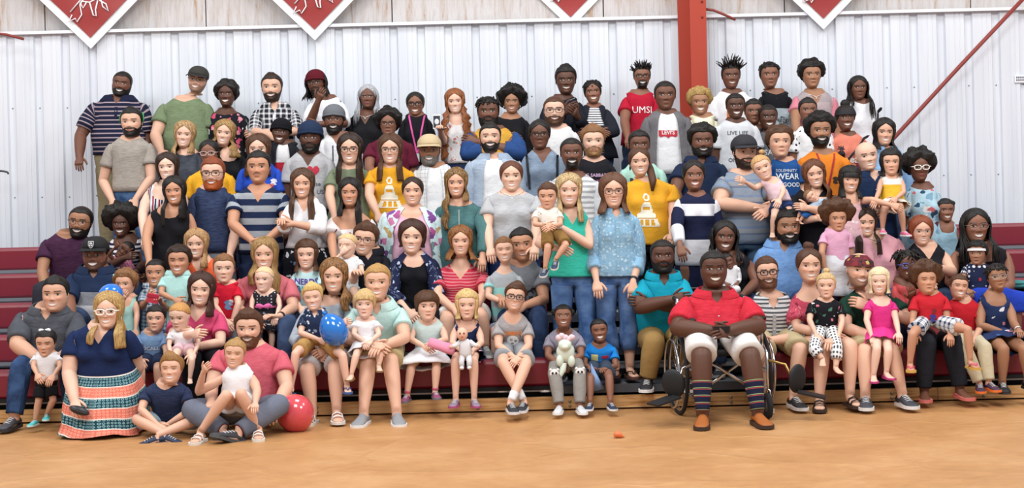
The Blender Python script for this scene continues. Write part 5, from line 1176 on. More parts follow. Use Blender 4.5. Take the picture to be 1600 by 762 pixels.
q('smiling man in white and grey striped V-neck tee', '4', (893, 217, 261), 'd1', 'buzz', BLK, s=1.78, sh=(852, 941, 282), top=('hs', .045, (0, '#dcdde0'), (.55, '#a4a8ae')), neck='v', slc='#c6c8cc', sleeve=.9, beard='goat', bthick=.008, dY=.05)
q('woman in mustard yellow tee with side ponytail, beside blue shirt', '4', (999, 233, 273), 'l', 'pony', BRN, pside=1, hlen=1.1, fem=1, w=1.3, sh=(962, 1060, 288), top='#dca02e', prt=[('P', TRAIN, -.02, .22, .14, '#ece6d4')], B=((1053, 338), (1050, 366)), bot='#16161c', hem=17.5, acc=[('earring', '#3a3a44', 1.3)], tilt=-3)
q('bearded father in black cap and grey striped tee holding a toddler', '4', (1163, 215, 260), 'l', 'buzz', DBR, w=1.25, s=1.8, sh=(1118, 1204, 277), top=('hs', .13, (0, '#8794a6'), (.3, '#6f7c92'), (.42, '#9aa0a8'), (.7, '#7f93b4'), (.85, '#8c98a8')), A=((1124, 318), (1188, 326)), B=((1222, 318), (1198, 330)), beard='full', bthick=.04, smile=0, acc=[('cap', '#2a2a30', None)], yaw=12, hem=18, ab=1.15, bot=('denim', '#3f566e', '#5c7590'))
q('bald man in dark navy button shirt with a watch', '4', (1354, 223, 265), 'l2', 'bald', BRN, s=1.74, w=1.1, tilt=-8, sh=(1325, 1402, 280), top='#1f3050', collar=True, neck='polo', sleeve=1.0, B=((1412, 318), (1385, 328)), acc=[('watch', 'B', '#1a1a1e'), ('placket', '#1f3050', .34)], hem=17, brow=1)
# ---- fifth row
q('woman in plain black tank top with long black hair', '5', (273, 280, 318), 't', 'long', BLK, hlen=(1.35, 1.1), fem=1.1, sh=(228, 306, 330), top='#1b1b20', neck='scoop', sleeve=None, A=((229, 372), (233, 408)), skirt=(('floral', '#3a3034', 25.0, .3, '#b8a8a0', '#8a5a5a'), .6, .02), hem=17.5, tilt=-4, w=1.05)
q('woman in white blouse and black floral skirt, very long hair', '5', (473, 268, 308), 't2', 'long', DBR, hairc2='#6a4a34', hlen=1.6, fem=1, sh=(445, 509, 318), top='#e6e6ea', neck='v', sleeve=1.4, A=((446, 356), (441, 347)), B=((500, 357), (456, 349)), hem=14.6, skirt=(('floral', '#1a1c24', 17.0, .33, '#d8dce4', '#7a94c0', '#e4e4ea'), 1.0, .07, 13.4), lip='#b04a58')
q('woman in cream leaf-print off-shoulder dress, long dark hair', '5', (547, 283, 320), 't', 'long', BLK, hlen=(.9, 1.35), fem=1, sh=(511, 587, 340), top=('floral', '#e0d8d8', 18.0, .26, '#7a4a54', '#9a6a70', '#b08a8a'), neck='off', sleeve=.75, sflare=.03, hem=19, skirt=(('floral', '#e0d8d8', 18.0, .26, '#7a4a54', '#9a6a70', '#b08a8a'), .9, .03), A=((518, 375), (523, 408)), smile=3, dY=.05)
q('woman in pale blue floral kimono over pink top', '5', (645, 279, 319), 'l', 'back', DBR, fem=1.1, w=1.35, sh=(594, 694, 332), top='#dfb0c8', neck='scoop', sleeve=.4, over=(('floral', '#c8dfe4', 12.0, .44, '#a8588c', '#7a4a8c', '#b8a070', '#c87aa0', '#6a8a8c'), 1.5, 18.5, 6), hem=18, smile=3)
q('woman in teal green long-sleeve top with wavy ombre hair', '5', (713, 267, 306), 't2', 'wavy', DBR, hairc2='#a8804c', hlen=(1.75, .7), fem=1.1, w=1.15, sh=(678, 757, 322), top=('heather', '#456a6c', '#4e7476'), neck='wide', sleeve=1.85, B=((757, 362), (754, 402)), hem=19, prt=[('P', [rect(-.06, -1, .06, 1)], 0, .12, .09, '#8aa0a0')])
q('woman in light grey tee with pulled-back red-brown hair', '5', (799, 254, 297), 'l2', 'back', '#5a3524', fem=1.2, w=1.35, sh=(754, 846, 306), top=('heather', '#a9abb0', '#b4b6ba'), neck='wide', sleeve=.6, A=((761, 355), (766, 388)), B=((839, 352), (836, 385)), hem=17.5, bot=('denim', '#24386a', '#34508a'), acc=[('necklace', '#c8c8c8')])
q('woman in navy and white colour-block knit dress', '5', (1084, 253, 295), 'd2', 'bun', BLK, fem=1, s=1.66, sh=(1053, 1124, 311), top=('zones', 1.0, (0, '#1f2440'), (.04, '#dcdce2'), (.14, '#1f2440'), (.335, '#dcdce2'), (.585, '#1f2440'), (.80, '#dcdce2')), slc=('zones', .7, (0, '#dcdce2'), (.14, '#1f2440'), (.42, '#dcdce2')), sleeve=1.85, neck='crew', hem=19, A=((1058, 355), (1062, 383), (.2, -.4, -1)), skirt=(('zones', 1.0, (0, '#1f2440'), (.585, '#1f2440'), (.72, '#dcdce2')), .8, .0, 17.), lip='#a84a50')
q('auburn-haired woman in black top cradling a newborn, right side', '5', (1272, 254, 292), 'l', 'wavy', '#4a2a1c', hairc2='#7a4a2c', hlen=(1.05, 1.1), fem=1.1, w=1.2, tilt=-8, sh=(1231, 1307, 305), top='#1a1a1e', neck='v', sleeve=.65, A=((1235, 345), (1278, 341)), B=((1305, 335), (1262, 325)), hem=18)
q('woman with white-framed glasses in blue floral dress', '5', (1436, 242, 281), 'd1', 'curly', BLK, afro=.24, fem=1, s=1.66, sh=(1413, 1470, 297), top=('floral', '#a9c8d8', 14.0, .42, '#c86a74', '#2c4a64', '#e0e0e0', '#5a3a4a', '#7aa0b8'), neck='wide', sleeve=.6, hem=19, skirt=(('floral', '#a9c8d8', 14.0, .42, '#c86a74', '#2c4a64', '#e0e0e0', '#5a3a4a', '#7aa0b8'), .9, .03), acc=[('glasses', '#e8e6e0', .022)], lip='#9a3a44', smile=0, dY=.05)
q('little girl in pale blue strap dress with side puffs, right', '5', (1477, 312, 345), 'd2', 'puffs', BLK, pz=.30, bs=.8, child=1, s=1.13, sh=(1457, 1498, 353), top='#a8cfe4', neck='strap', sleeve=None, hem=17, skirt=('#a8cfe4', .8, .06, 13.0))
q('little girl with straight black bangs in pale pink top', (12.98, SEATZ[2]), (1328, 263, 300), 't2', 'long', BLK, bangs=1, hlen=.75, child=1, s=1.18, sh=(1308, 1350, 308), tilt=5, top=('floral', '#dcb4bc', 30.0, .3, '#e8d8dc', '#c890a0'), sleeve=None, neck='strap', B=((1362, 312), (1392, 320)), hem=18, skirt=('#dcb4bc', .6, .03))
q('blonde woman in turquoise sleeveless blouse holding a toddler boy', '6', (889, 276, 320), 'l2', 'long', '#8a6a44', hairc2='#d8c090', hlen=1.05, fem=1, s=1.64, sh=(862, 925, 337), top=('heather', '#35b8a4', '#40c4b0'), neck='v', sleeve=None, A=((842, 380), (873, 388)), B=((921, 383), (872, 352)), bot=('denim', '#3c5a8c', '#6a8cbc'), hem=17.3, loose=1.3, lip='#b85a60')
q('woman with glasses in pale blue floral button shirt and cuffed jeans', '6', (958, 276, 322), 'l', 'wavy', '#5a3a28', hlen=.72, fem=.8, s=1.62, sh=(924, 1001, 338), top=('floral', '#86aeca', 42.0, .4, '#a4c4da', '#b0cee0', '#7ba4c4'), collar=True, neck='polo', sleeve=1.5, B=((999, 405), (989, 440), (-.1, -.3, -1)), A=((926, 402), (932, 440)), bot=('denim', '#35507c', '#6480ac'), botl=1.62, hem=17.2, loose=1.3, acc=[('glasses', '#2a2226', .010), ('placket', '#86aec8', .42), ('watch', 'B', '#1c1c22')], smile=3, shoes='flip', shoe='#4a2c26', sole='#5a3a30', dY=-.05, legs=(((948, 505, 12.52), (962, 570, 12.5)), ((982, 505, 12.5), (984, 572, 12.48))))
# ---- seated rows, left
q('man in plain dark purple tee with glasses and chin beard', 'T3', (126, 324, 369), 'd3', 'buzz', BLK, s=1.78, sh=(63, 152, 374), tilt=8, top=('heather', '#3c2038', '#462842'), A=((66, 425), (74, 462)), beard='full', bthick=.02, acc=[('glasses', '#222', .008)], dY=-.05, bot='#30303a')
q('woman with curly bob in striped strap top holding a baby', 'T3', (190, 331, 368), 'd0', 'curly', BLK, afro=.34, fem=1, sh=(162, 233, 378), top=('hs', .035, (0, '#e0dfe2'), (.5, '#2a2440')), neck='scoop', sleeve=None, B=((226, 412), (211, 425), (-1, -.4, 0)), A=((170, 415), (198, 402)), acc=[('watch', 'B', '#18181c')])
q('big man in black cap with shield emblem, navy and grey rugby shirt', 'T2', (149, 374, 421), 'd2', 'buzz', BLK, w=1.3, s=1.8, sh=(103, 197, 428), top=('zones', .6, (0, '#22304c'), (.19, '#8a8c94'), (.36, '#d4d4d8')), slc='#22304c', collar='#22304c', neck='polo', sleeve=.9, beard='stub', jaw=1.15, acc=[('cap', '#17171a', None, .30, lambda c, cp: cap_shield(c, cp))], A=((107, 470), (112, 495)))
q('toddler girl in mint dress with pale bow in curly hair', (12.55, .30), (196, 425, 462), 't2', 'curly', LBR, afro=.12, child=1, s=.95, sit=1, fz=.178, sh=(180, 216, 467), top='#a8d4cc', neck='scoop', sleeve=None, smile=0, yaw=-10, acc=[('bow', '#a8e0d8', (-.3, .1, .32), .11)], A=((186, 492), (191, 470)), B=((214, 492), (212, 515)), skirt=('#a8d4cc', .8, .04))
q('boy in blue checked shirt holding a red pouch', (12.7, .42), (244, 406, 446), 't', 'buzz', BLK, child=1, s=1.1, sit=1, fz=.178, sh=(219, 262, 452), top=('plaid', '#c8d8e2', '#3a5a84', .03, .4), collar=True, neck='polo', sleeve=.7, A=((222, 480), (232, 466)), B=((260, 482), (250, 470)), smile=3)
q('woman with blonde bob in bright coral top', 'T2', (307, 362, 402), 'l', 'long', '#8a6440', hairc2='#c8a070', hlen=.85, fem=1, sh=(281, 348, 414), top='#e0623c', neck='v', sleeve=.6, dY=.05)
q('laughing toddler boy in mint polo shirt', (12.66, .52), (280, 386, 428), 't', 'curly', DBR, afro=.06, child=1, s=1.0, sit=1, fz=.3, sh=(250, 305, 432), top='#b0dcd8', collar=True, neck='polo', sleeve=.6, A=((252, 458), (273, 468)), B=((304, 458), (300, 478)), smile=1, eyes=0, bot='#4a5a70', botl=.9)
q('boy in red tee with blue and white print, serious face', (12.6, DECKZ[1]), (350, 399, 440), 'l2', 'short', LBR, child=1, s=1.1, sh=(333, 376, 448), yaw=8, top='#c41c34', smile=0, prt=[('P', BLOBS, .02, .14, .06, '#6a8ab4'), ('P', BLOBS, .04, .12, .035, '#e0e0e4')], A=((336, 478), (352, 500)), B=((372, 475), (362, 505)), bot='#8a929c', botl=.95, hem=17)
q('blonde woman in dusty pink blouse holding a baby girl', 'T2', (414, 376, 420), 'l', 'wavy', '#7a5a3a', hairc2='#b8945c', hlen=(1.0, 1.3), fem=1.1, w=1.3, sh=(366, 462, 436), top='#c46a74', neck='v', sleeve=.7, A=((372, 482), (395, 500)), B=((458, 480), (436, 495), (-1, -.6, .2)), dY=-.1, legs=(((392, 512, 12.4), (395, 590, 12.35)), ((450, 512, 12.4), (448, 590, 12.35))), acc=[('watch', 'B', '#2a2024', 'bracelet')])
q('girl in pale blue tee with purple and teal lettering', 'T2', (479, 379, 418), 'l2', 'bob', BRN, hlen=.62, child=1, s=1.25, sh=(455, 505, 427), top='#bfe2e4', smile=3, prt=[('T', 'NERDS', .062, 0, .055, '#5a3a9a', .0015), ('T', 'RULE', .07, 0, .115, '#2c9cc8', .0015)], A=((455, 460), (469, 480)), B=((503, 460), (498, 485)), fz=.25)
q('man with glasses in black shirt holding a baby, centre left', 'T2', (571, 352, 397), 'l', 'side', BRN, s=1.78, sh=(543, 610, 400), yaw=-8, tilt=8, top='#1b1c24', sleeve=.9, neck='polo', collar=True, A=((545, 450), (555, 430)), B=((606, 455), (562, 462)), acc=[('glasses', '#1a1a1e', .010)], dY=.05)
q('woman with short dark hair in navy patterned kimono, hands in lap', 'T2', (644, 348, 394), 'l2', 'bob', '#3a2018', hlen=.32, phif=1.05, fem=1, sh=(610, 684, 405), top='#16161c', neck='scoop', sleeve=.3, over=(('floral', '#1e2440', 24.0, .3, '#8a9ac0', '#4a5a84', '#b8c0d8'), 1.5, 19, 6), A=((612, 460), (638, 486)), B=((684, 460), (650, 488)), tilt=3, lip='#c05a60', bot='#17181f')
q('woman in red striped V-neck tee and white shorts', 'T2', (720, 357, 397), 'l', 'wavy', '#5a341c', hairc2='#a06a38', spread=1.2, hlen=.68, fem=1, sh=(676, 763, 422), top=('hs', .022, (0, '#c4384c'), (.65, '#d88a94')), neck='v', sleeve=.6, A=((684, 462), (711, 484)), B=((755, 460), (738, 488)), bot='#d8d4d0', botl=.7, legs=(((698, 502, 12.5), (700, 570, 12.45)), ((752, 495, 12.5), (758, 540, 12.5))), shoe='#6a6e6c', smile=3)
q('boy in pale blue and grey striped tee with closed eyes', (12.72, .50), (788, 372, 408), 'l2', 'short', LBR, child=1, s=1.1, sit=1, fz=.178, sh=(760, 816, 431), top=('zones', .4, (0, '#a4aab0'), (.22, '#8fcccb'), (.45, '#a4aab0'), (.62, '#8fcccb'), (.8, '#a4aab0')), eyes=0, smile=1, tilt=-3, A=((763, 462), (782, 470)), B=((814, 460), (795, 470)), bot='#8a94a8', botl=.9)
q('man in grey tee with leaping cat logo, black hair', 'T2', (815, 357, 407), 't', 'short', BLK, s=1.75, sh=(775, 853, 418), top=('heather', '#7c7f88', '#868992'), tilt=-4, prt=[('P', CAT, .06, .17, .055, '#22242a'), ('T', 'PUMA', .07, .08, .24, '#22242a', .003)], A=((776, 465), (785, 468)), B=((850, 468), (818, 478)), smile=3, bot=DKJ, legs=(((790, 505, 12.45), (790, 590, 12.4)), ((842, 500, 12.45), (845, 590, 12.4))))
# ---- seated, right
q('man in turquoise polo and khakis with crossed arms beside the wheelchair', (12.55, .39), (1035, 376, 422), 'd0', 'buzz', BLK, sit=1, fz=DECKZ[1], w=1.3, s=1.8, sh=(993, 1080, 438), top='#1696b0', collar=True, neck='polo', sleeve=.75, A=((1000, 480), (1050, 468)), B=((1068, 480), (1012, 472)), beard='full', bthick=.03, smile=0, jaw=1.1, bot='#9a7c4c', ab=1.1, legs=(((1022, 535, 12.15), (1012, 590, 12.2)), ((1062, 525, 12.15), (1072, 590, 12.2))), hem=17.5, shoe='#26262a', lean=.08)
q('woman in black sleeveless top with long braids, newborn on chest', 'T2', (1132, 348, 392), 'd1', 'braids', BLK, hlen=(.5, .9), fem=1.1, w=1.15, sh=(1104, 1180, 404), top='#1c1c22', neck='scoop', sleeve=None, B=((1182, 440), (1160, 462)), A=((1106, 445), (1120, 460)), tilt=4)
q('bearded man in light blue polo shirt', 'T2', (1231, 330, 378), 'd3', 'curly', BLK, afro=.06, w=1.2, s=1.8, sh=(1178, 1268, 388), top=('heather', '#6f98d0', '#7aa2d6'), collar=True, neck='polo', beard='full', bthick=.03, jaw=1.1, dY=.05)
q('toddler girl in pink tee and white tulle skirt, brown curls', (12.5, SEATZ[1]), (1308, 324, 360), 't', 'afro', BRN, afro=.34, child=1, s=1.06, sh=(1282, 1331, 363), top='#d8a4c0', sleeve=.5, smile=0, hem=15.5, skirt=('#dfe4ec', .75, .09, 13.6), A=((1284, 395), (1290, 428)), acc=[('bow', '#2a2a44', (.3, .05, .38), .1)])
q('woman in pink cold-shoulder blouse with long dark hair', 'T2', (1352, 329, 368), 'l', 'long', DBR, hlen=1.2, fem=1.2, w=1.35, sh=(1318, 1412, 372), top='#d8a0ac', neck='v', sleeve=.75, sflare=.02, acc=[('necklace', '#d8d8d0')], dY=.05)
q('older woman with red-brown hair and glasses in black vest', 'T2', (1439, 342, 381), 'l', 'bob', '#7a3c22', hlen=.28, phif=1.1, fem=1.1, w=1.2, sh=(1410, 1484, 390), top='#1c1c22', neck='v', sleeve=None, B=((1488, 425), (1462, 418)), A=((1414, 430), (1445, 440)), acc=[('glasses', '#8a7a70', .006), ('earring', '#d8d8d8', .7)], smile=3)
q('woman with long black braids and glasses in black strap top holding a baby', 'T2', (1524, 329, 377), 'd2', 'braids', BLK, hlen=1.25, fem=1.1, w=1.25, sh=(1483, 1582, 390), top='#1c1a22', neck='strap', sleeve=None, acc=[('glasses', '#8a7a78', .008)], A=((1484, 440), (1515, 462)), B=((1578, 445), (1540, 465)), dY=-.05, skirt=('#2440b0', 1.2, .08))
q('woman with blue glasses and twists in coral top, black trousers', 'T1', (1417, 394, 434), 'd1', 'twists', BLK, afro=.36, fem=1, sh=(1388, 1448, 446), top='#d05a5c', sleeve=.9, neck='wide', acc=[('glasses', '#4a5ab0', .018)], A=((1425, 500), (1425, 465)), bot='#22242c', legs=(((1448, 535, 11.95), (1444, 608, 11.98)), ((1488, 533, 11.95), (1500, 605, 11.95))), shoes='flat', shoe='#e07a74', sole='#c86a64', dY=.06, hip=(1462, 528, .0))
q('man in green tee with dark red patterned bandana', 'T1', (1342, 394, 449), 'l', 'bald', BRN, s=1.82, tilt=5, sh=(1308, 1408, 466), top='#1f4034', sleeve=.6, A=((1322, 512), (1368, 528)), B=((1424, 500), (1358, 478)), acc=[('band', bandana_mat(), .13, .46, .5)], beard='stub', prt=[('T', 'M', .1, .0, .2, '#c8d4cc', .0)], bot='#b0a07c', botl=.93, legs=(((1352, 548, 11.9), (1352, 617, 11.8)), ((1392, 545, 11.9), (1410, 615, 11.8))), shoe='#3c4048', sole='#dcdcdc', yaw=6)
q('woman with high bun in pink floral blouse, girl on her lap', 'T1', (1264, 391, 438), 'l', 'topbun', '#4a2e20', fem=1, bs=.9, sh=(1229, 1300, 468), top=('floral', '#b8485c', 24.0, .32, '#d88a94', '#e0b0b4', '#8a3044'), sleeve=.75, sflare=.02, neck='wide', A=((1246, 512), (1292, 522)), B=((1310, 512), (1300, 530)), bot='#2a2c3a', botl=.5, legs=(((1285, 545, 11.92), (1280, 620, 11.85)), ((1328, 540, 11.92), (1328, 615, 11.85))), shoes='strap', shoe='#1c1a1e', sole='#3a2a24')
q('bearded man with glasses in grey striped button shirt', 'T1', (1198, 403, 446), 'l', 'short', BRN, s=1.78, sh=(1162, 1250, 474), tilt=-3, top=('hs', .03, (0, '#cfd0d2'), (.55, '#55585e')), collar=True, neck='polo', sleeve=1.0, beard='full', beardc='#5a3622', bthick=.06, acc=[('glasses', '#1c1c20', .018), ('placket', '#b0b2b4', .34)], B=((1248, 528), (1200, 532)), A=((1168, 520), (1185, 525)), bot='#b8a884', botl=.95, legs=(((1195, 548, 11.95), (1198, 622, 11.9)), ((1250, 545, 11.95), (1240, 618, 11.9))), shoe='#24262a', sole='#e0e0e0')
q('girl with blonde top knot in black floral tee on a lap', (12.05, .53), (1291, 428, 464), 'l2', 'topbun', '#b8945c', hairc2='#dcc090', bs=.8, child=1, s=.95, sit=1, yaw=-12, sh=(1262, 1318, 474), top=('floral', '#1a1a20', 20.0, .28, '#d87a90', '#e0d0d0', '#4a7a6a'), sleeve=.6, smile=0, A=((1265, 500), (1275, 522)), B=((1316, 502), (1310, 525)), bot=('dots', '#e0dfe0', 30., .3, '#4a484c'), botl=1.6, legs=(((1272, 545, 11.8), (1285, 560, 11.75)), ((1308, 545, 11.8), (1306, 572, 11.75))), shoes=None)
q('little girl with white-blonde hair in hot pink dress', (12.05, .5), (1374, 422, 457), 'l3', 'bob', '#d8c498', hairc2='#efe2c0', hlen=.5, child=1, s=1.0, sit=1, yaw=-14, sh=(1352, 1400, 472), top='#d83888', sleeve=.4, neck='scoop', A=((1354, 500), (1362, 525)), B=((1400, 500), (1404, 520)), skirt=('#d83888', .7, .06), legs=(((1370, 545, 11.8), (1365, 585, 11.8)), ((1388, 548, 11.8), (1385, 580, 11.8))), shoes='flat', shoe='#d04a90', sole='#b83a7c')
q('curly-haired girl in red tee and plaid shorts, chin raised', (12.02, .55), (1447, 419, 458), 't', 'afro', BRN, afro=.26, child=1, s=1.05, sit=1, pitch=8, sh=(1424, 1482, 463), top='#c42834', smile=0, eyes=0, A=((1426, 500), (1428, 520)), B=((1480, 500), (1484, 522)), prt=[('P', BLOBS, 0, .15, .045, '#3a3a8a'), ('P', BLOBS, .01, .1, .03, '#7a2a34')], bot=('plaid', '#dfe2e8', '#24304c', .05, .4), botl=.7, legs=(((1426, 522, 11.72), (1422, 566, 11.74)), ((1512, 515, 11.75), (1516, 562, 11.74))), shoes='flip', shoe='#d84a7c', sole='#c8a04a')
q('laughing boy in red tee and cream trousers', 'T1', (1498, 431, 465), 't2', 'short', BRN, child=1, s=1.2, tilt=8, pitch=6, sh=(1476, 1534, 474), top='#c02430', eyes=0, smile=2, A=((1482, 515), (1515, 532)), B=((1532, 512), (1522, 530)), bot='#c4b89c', legs=(((1508, 545, 11.95), (1530, 598, 11.9)), ((1538, 542, 11.95), (1545, 596, 11.88))), shoe='#4a3048', sole='#e07030', dY=.0)
q('girl with glasses in navy flamingo print sleeveless dress', 'T1', (1557, 414, 451), 'd3', 'twists', BLK, afro=.18, child=1, s=1.38, tilt=-6, pitch=5, sh=(1525, 1583, 467), top=('floral', '#27355c', 14.0, .24, '#d88a94', '#4a6aa4', '#5a78b0', '#dfe0e8'), neck='scoop', sleeve=None, smile=0, acc=[('glasses', '#a8b0b8', .008), ('watch', 'A', '#e4e4ea', 'bracelet'), ('watch', 'B', '#e4e4ea', 'bracelet')], A=((1532, 508), (1574, 522)), B=((1584, 505), (1592, 516)), skirt=(('floral', '#27355c', 14.0, .24, '#d88a94', '#4a6aa4', '#5a78b0', '#dfe0e8'), .75, .05), legs=(((1568, 545, 11.92), (1566, 596, 11.95)), ((1600, 545, 11.92), (1606, 592, 11.95))), shoe='#1c1c20', sole='#2a2a2e')
# ---- front left
q('smiling man in charcoal polo and jeans at far left', 'T1', (87, 434, 484), 't2', 'short', BLK, w=1.25, s=1.78, sh=(20, 132, 490), top=('heather', '#4a4d55', '#54575f'), collar=True, neck='polo', sleeve=.85, A=((27, 538), (70, 570)), B=((125, 545), (90, 560)), jaw=1.12, bot=('denim', '#1f2e4c', '#3f5c88'), legs=(((33, 574, 11.95), (22, 650, 11.85)), ((110, 580, 11.95), (112, 640, 12.0))), shoe='#43434a', sole='#2f2f34', ab=1.2, lean=.1, acc=[('placket', '#4a4d55', .15)])
q('boy in light blue tee with printed words and dark shorts', 'T1', (244, 479, 516), 'l', 'short', BLK, child=1, s=1.0, sh=(213, 262, 524), top=('heather', '#7a9cc4', '#86a6cc'), smile=0, prt=[('T', 'LOCALLY', .042, 0, .08, '#e2e6ee', .001), ('T', 'GROWN', .055, -.01, .15, '#2c4a84', .001)], A=((214, 548), (220, 562)), B=((260, 550), (258, 568)), bot='#26304a', botl=.8, legs=(((220, 575, 12.0), (222, 610, 12.0)), ((246, 576, 12.0), (248, 612, 12.0))), shoes=None, fz=.15)
q('woman with dark hair in rose pink V-neck tee holding a baby', 'T1', (315, 430, 475), 'l2', 'long', '#3a2018', hlen=(.8, .85), fem=1, tilt=5, sh=(267, 352, 488), top='#c84a70', neck='v', sleeve=.65, A=((270, 528), (302, 522)), B=((345, 535), (288, 545)), bot='#17181e', legs=(((300, 565, 12.0), (300, 640, 12.05)), ((340, 570, 12.0), (340, 640, 12.05))), smile=1)
q('woman with long brown hair in pale grey top, boy on her lap', 'T1', (522, 409, 455), 'l', 'wavy', '#4a2e1c', hairc2='#a87a48', hlen=(.7, 1.1), fem=1, sh=(476, 550, 474), top=('heather', '#a4adb8', '#b2bac4'), neck='wide', sleeve=1.2, A=((463, 530), (497, 552)), B=((552, 530), (512, 545)), bot='#c4c4c8', botl=.93, legs=(((480, 578, 11.9), (488, 642, 11.85)), ((524, 574, 11.9), (526, 639, 11.8))), shoes='strap', shoe='#e6e6e8', sole='#d8d4cc')
q('blond man in pale mint polo and khaki shorts', 'T1', (590, 415, 466), 'l', 'short', '#a8824c', s=1.82, sh=(542, 637, 482), top=('heather', '#b4d4d2', '#bcdcd8'), collar=True, neck='polo', A=((545, 528), (582, 540)), B=((632, 528), (600, 540)), bot='#b4a47c', botl=.92, legs=(((575, 568, 11.9), (568, 644, 11.75)), ((610, 564, 11.9), (620, 643, 11.75))), shoes='loafer', shoe='#8a8d92', sole='#e2e2e2', acc=[('placket', '#b4d4d2', .14)], lean=.12)
q('grinning blond toddler boy in navy leaf-print shirt', (12.02, .53), (489, 446, 483), 'l2', 'side', '#c8a868', child=1, s=1.0, sit=1, tilt=-6, sh=(468, 518, 492), top=('floral', '#24304c', 30.0, .3, '#c8d0dc', '#8a98b4'), collar=True, neck='polo', sleeve=.6, A=((470, 520), (498, 530)), B=((516, 515), (534, 505)), bot='#b08a54', botl=.75, legs=(((462, 552, 11.75), (455, 605, 11.75)), ((535, 555, 11.75), (542, 600, 11.75))), shoes='flip', shoe='#2c4a8c', sole='#3a5a94', eyes=0)
q('blonde toddler in white frilled dress on a lap', (12.02, .53), (570, 456, 494), 'l3', 'mop', '#b8925c', hairc2='#dcc08c', child=1, s=.85, sit=1, sh=(551, 592, 502), top='#e4e4e8', neck='wide', sleeve=.5, sflare=.03, smile=0, A=((553, 522), (572, 535)), B=((592, 522), (580, 532)), skirt=('#e4e4e8', .8, .05), legs=(((556, 556, 11.78), (549, 584, 11.76)), ((594, 552, 11.78), (592, 570, 11.76))), shoes='flat', shoe='#a8845c', sole='#8a6a48')
q('girl in mint top and white tulle skirt holding a pink roll', 'T1', (667, 458, 498), 'l2', 'mop', BRN, hlen=.4, child=1, s=1.05, yaw=10, sh=(640, 697, 507), top=('heather', '#c4d8d6', '#ccdedc'), neck='crew', sleeve=None, smile=0, A=((642, 530), (662, 540)), B=((696, 530), (680, 535)), skirt=('#e0e2e8', 1.05, .11), legs=(((643, 570, 12.02), (636, 615, 12.0)), ((682, 568, 12.02), (680, 610, 12.0))), shoe='#8a4a6a', sole='#6a6a70', sock=('#d86a90', 1.8), lean=.1)
q('blonde girl in navy floral dress holding a baby doll', 'T1', (730, 457, 496), 'l2', 'bob', '#c09a5c', hairc2='#e0c890', hlen=.5, child=1, s=1.1, sh=(705, 754, 508), top=('floral', '#232f52', 26.0, .26, '#d8a0a0', '#b8c4d8', '#4a6a8a'), neck='scoop', sleeve=None, smile=0, A=((707, 535), (722, 548)), B=((752, 535), (738, 548)), skirt=(('floral', '#232f52', 26.0, .26, '#d8a0a0', '#b8c4d8', '#4a6a8a'), .75, .05), legs=(((712, 562, 11.98), (712, 622, 11.98)), ((740, 561, 11.98), (741, 622, 11.98))), shoe='#8a7a8c', sole='#a84a7c', lean=.1)
q('boy with glasses in grey soccer ball tee and grey shorts', 'T1', (805, 445, 484), 'l', 'side', BRN, child=1, s=1.35, tilt=8, pitch=6, sh=(771, 831, 502), top=('heather', '#9a9698', '#a4a0a2'), smile=3, prt=[('T', 'UMBRO', .042, 0, .045, '#d8803c', .001), ('P', [circ(0, 0, 1)], 0, .105, .045, '#e4e4e4'), ('P', [circ(-.3, -.2, .3, 6), circ(.45, .1, .28, 6), circ(-.1, .6, .26, 6)], 0, .105, .043, '#26262a')], acc=[('glasses', '#22303a', .016)], A=((779, 540), (803, 558)), B=((826, 540), (808, 560)), bot='#8c9096', botl=.82, legs=(((786, 566, 11.95), (818, 626, 11.85)), ((822, 568, 11.95), (798, 628, 11.75))), shoe='#2c2e34', sole='#d8d8dc', sock=('#dcdce0', 1.75), lean=.12)
q('girl in lavender grey tee and animal-face knee leggings with a plush', 'T1', (880, 478, 512), 'd2', 'puffs', BLK, pz=.2, bs=.9, px=.38, child=1, s=1.12, pitch=12, sh=(852, 912, 524), top=('heather', '#8a8494', '#94909e'), smile=3, A=((856, 555), (876, 570)), B=((908, 555), (886, 568)), bot='#8c8884', prt=[('P', BLOBS, .0, .11, .05, '#d8c0c8')], legs=(((866, 582, 11.95), (874, 632, 11.85)), ((906, 580, 11.95), (906, 632, 11.85))), shoe='#c8c8cc', sole='#e4e4e6', lean=.1, z=.32, fz=0.)
q('grimacing little boy in bright blue tee and navy shoes', 'T1', (936, 499, 532), 'd2', 'buzz', BLK, child=1, s=.98, tilt=-5, sh=(909, 964, 543), top='#2080d0', smile=2, eyes=0, prt=[('P', [rect(-1, -1, 1, 1)], -.04, .05, .026, '#e0d890'), ('P', [rect(-1, -.4, 1, .4)], .04, .045, .028, '#b03050'), ('P', [rect(-1, -.4, 1, .4)], .0, .105, .06, '#1c4a7c')], A=((913, 570), (921, 574)), B=((962, 572), (948, 575)), bot='#3a4658', botl=.7, legs=(((922, 592, 11.95), (922, 628, 11.88)), ((952, 590, 11.95), (954, 628, 11.88))), shoe='#26344e', sole='#e0e0e4', z=.26, fz=0., lean=.05)
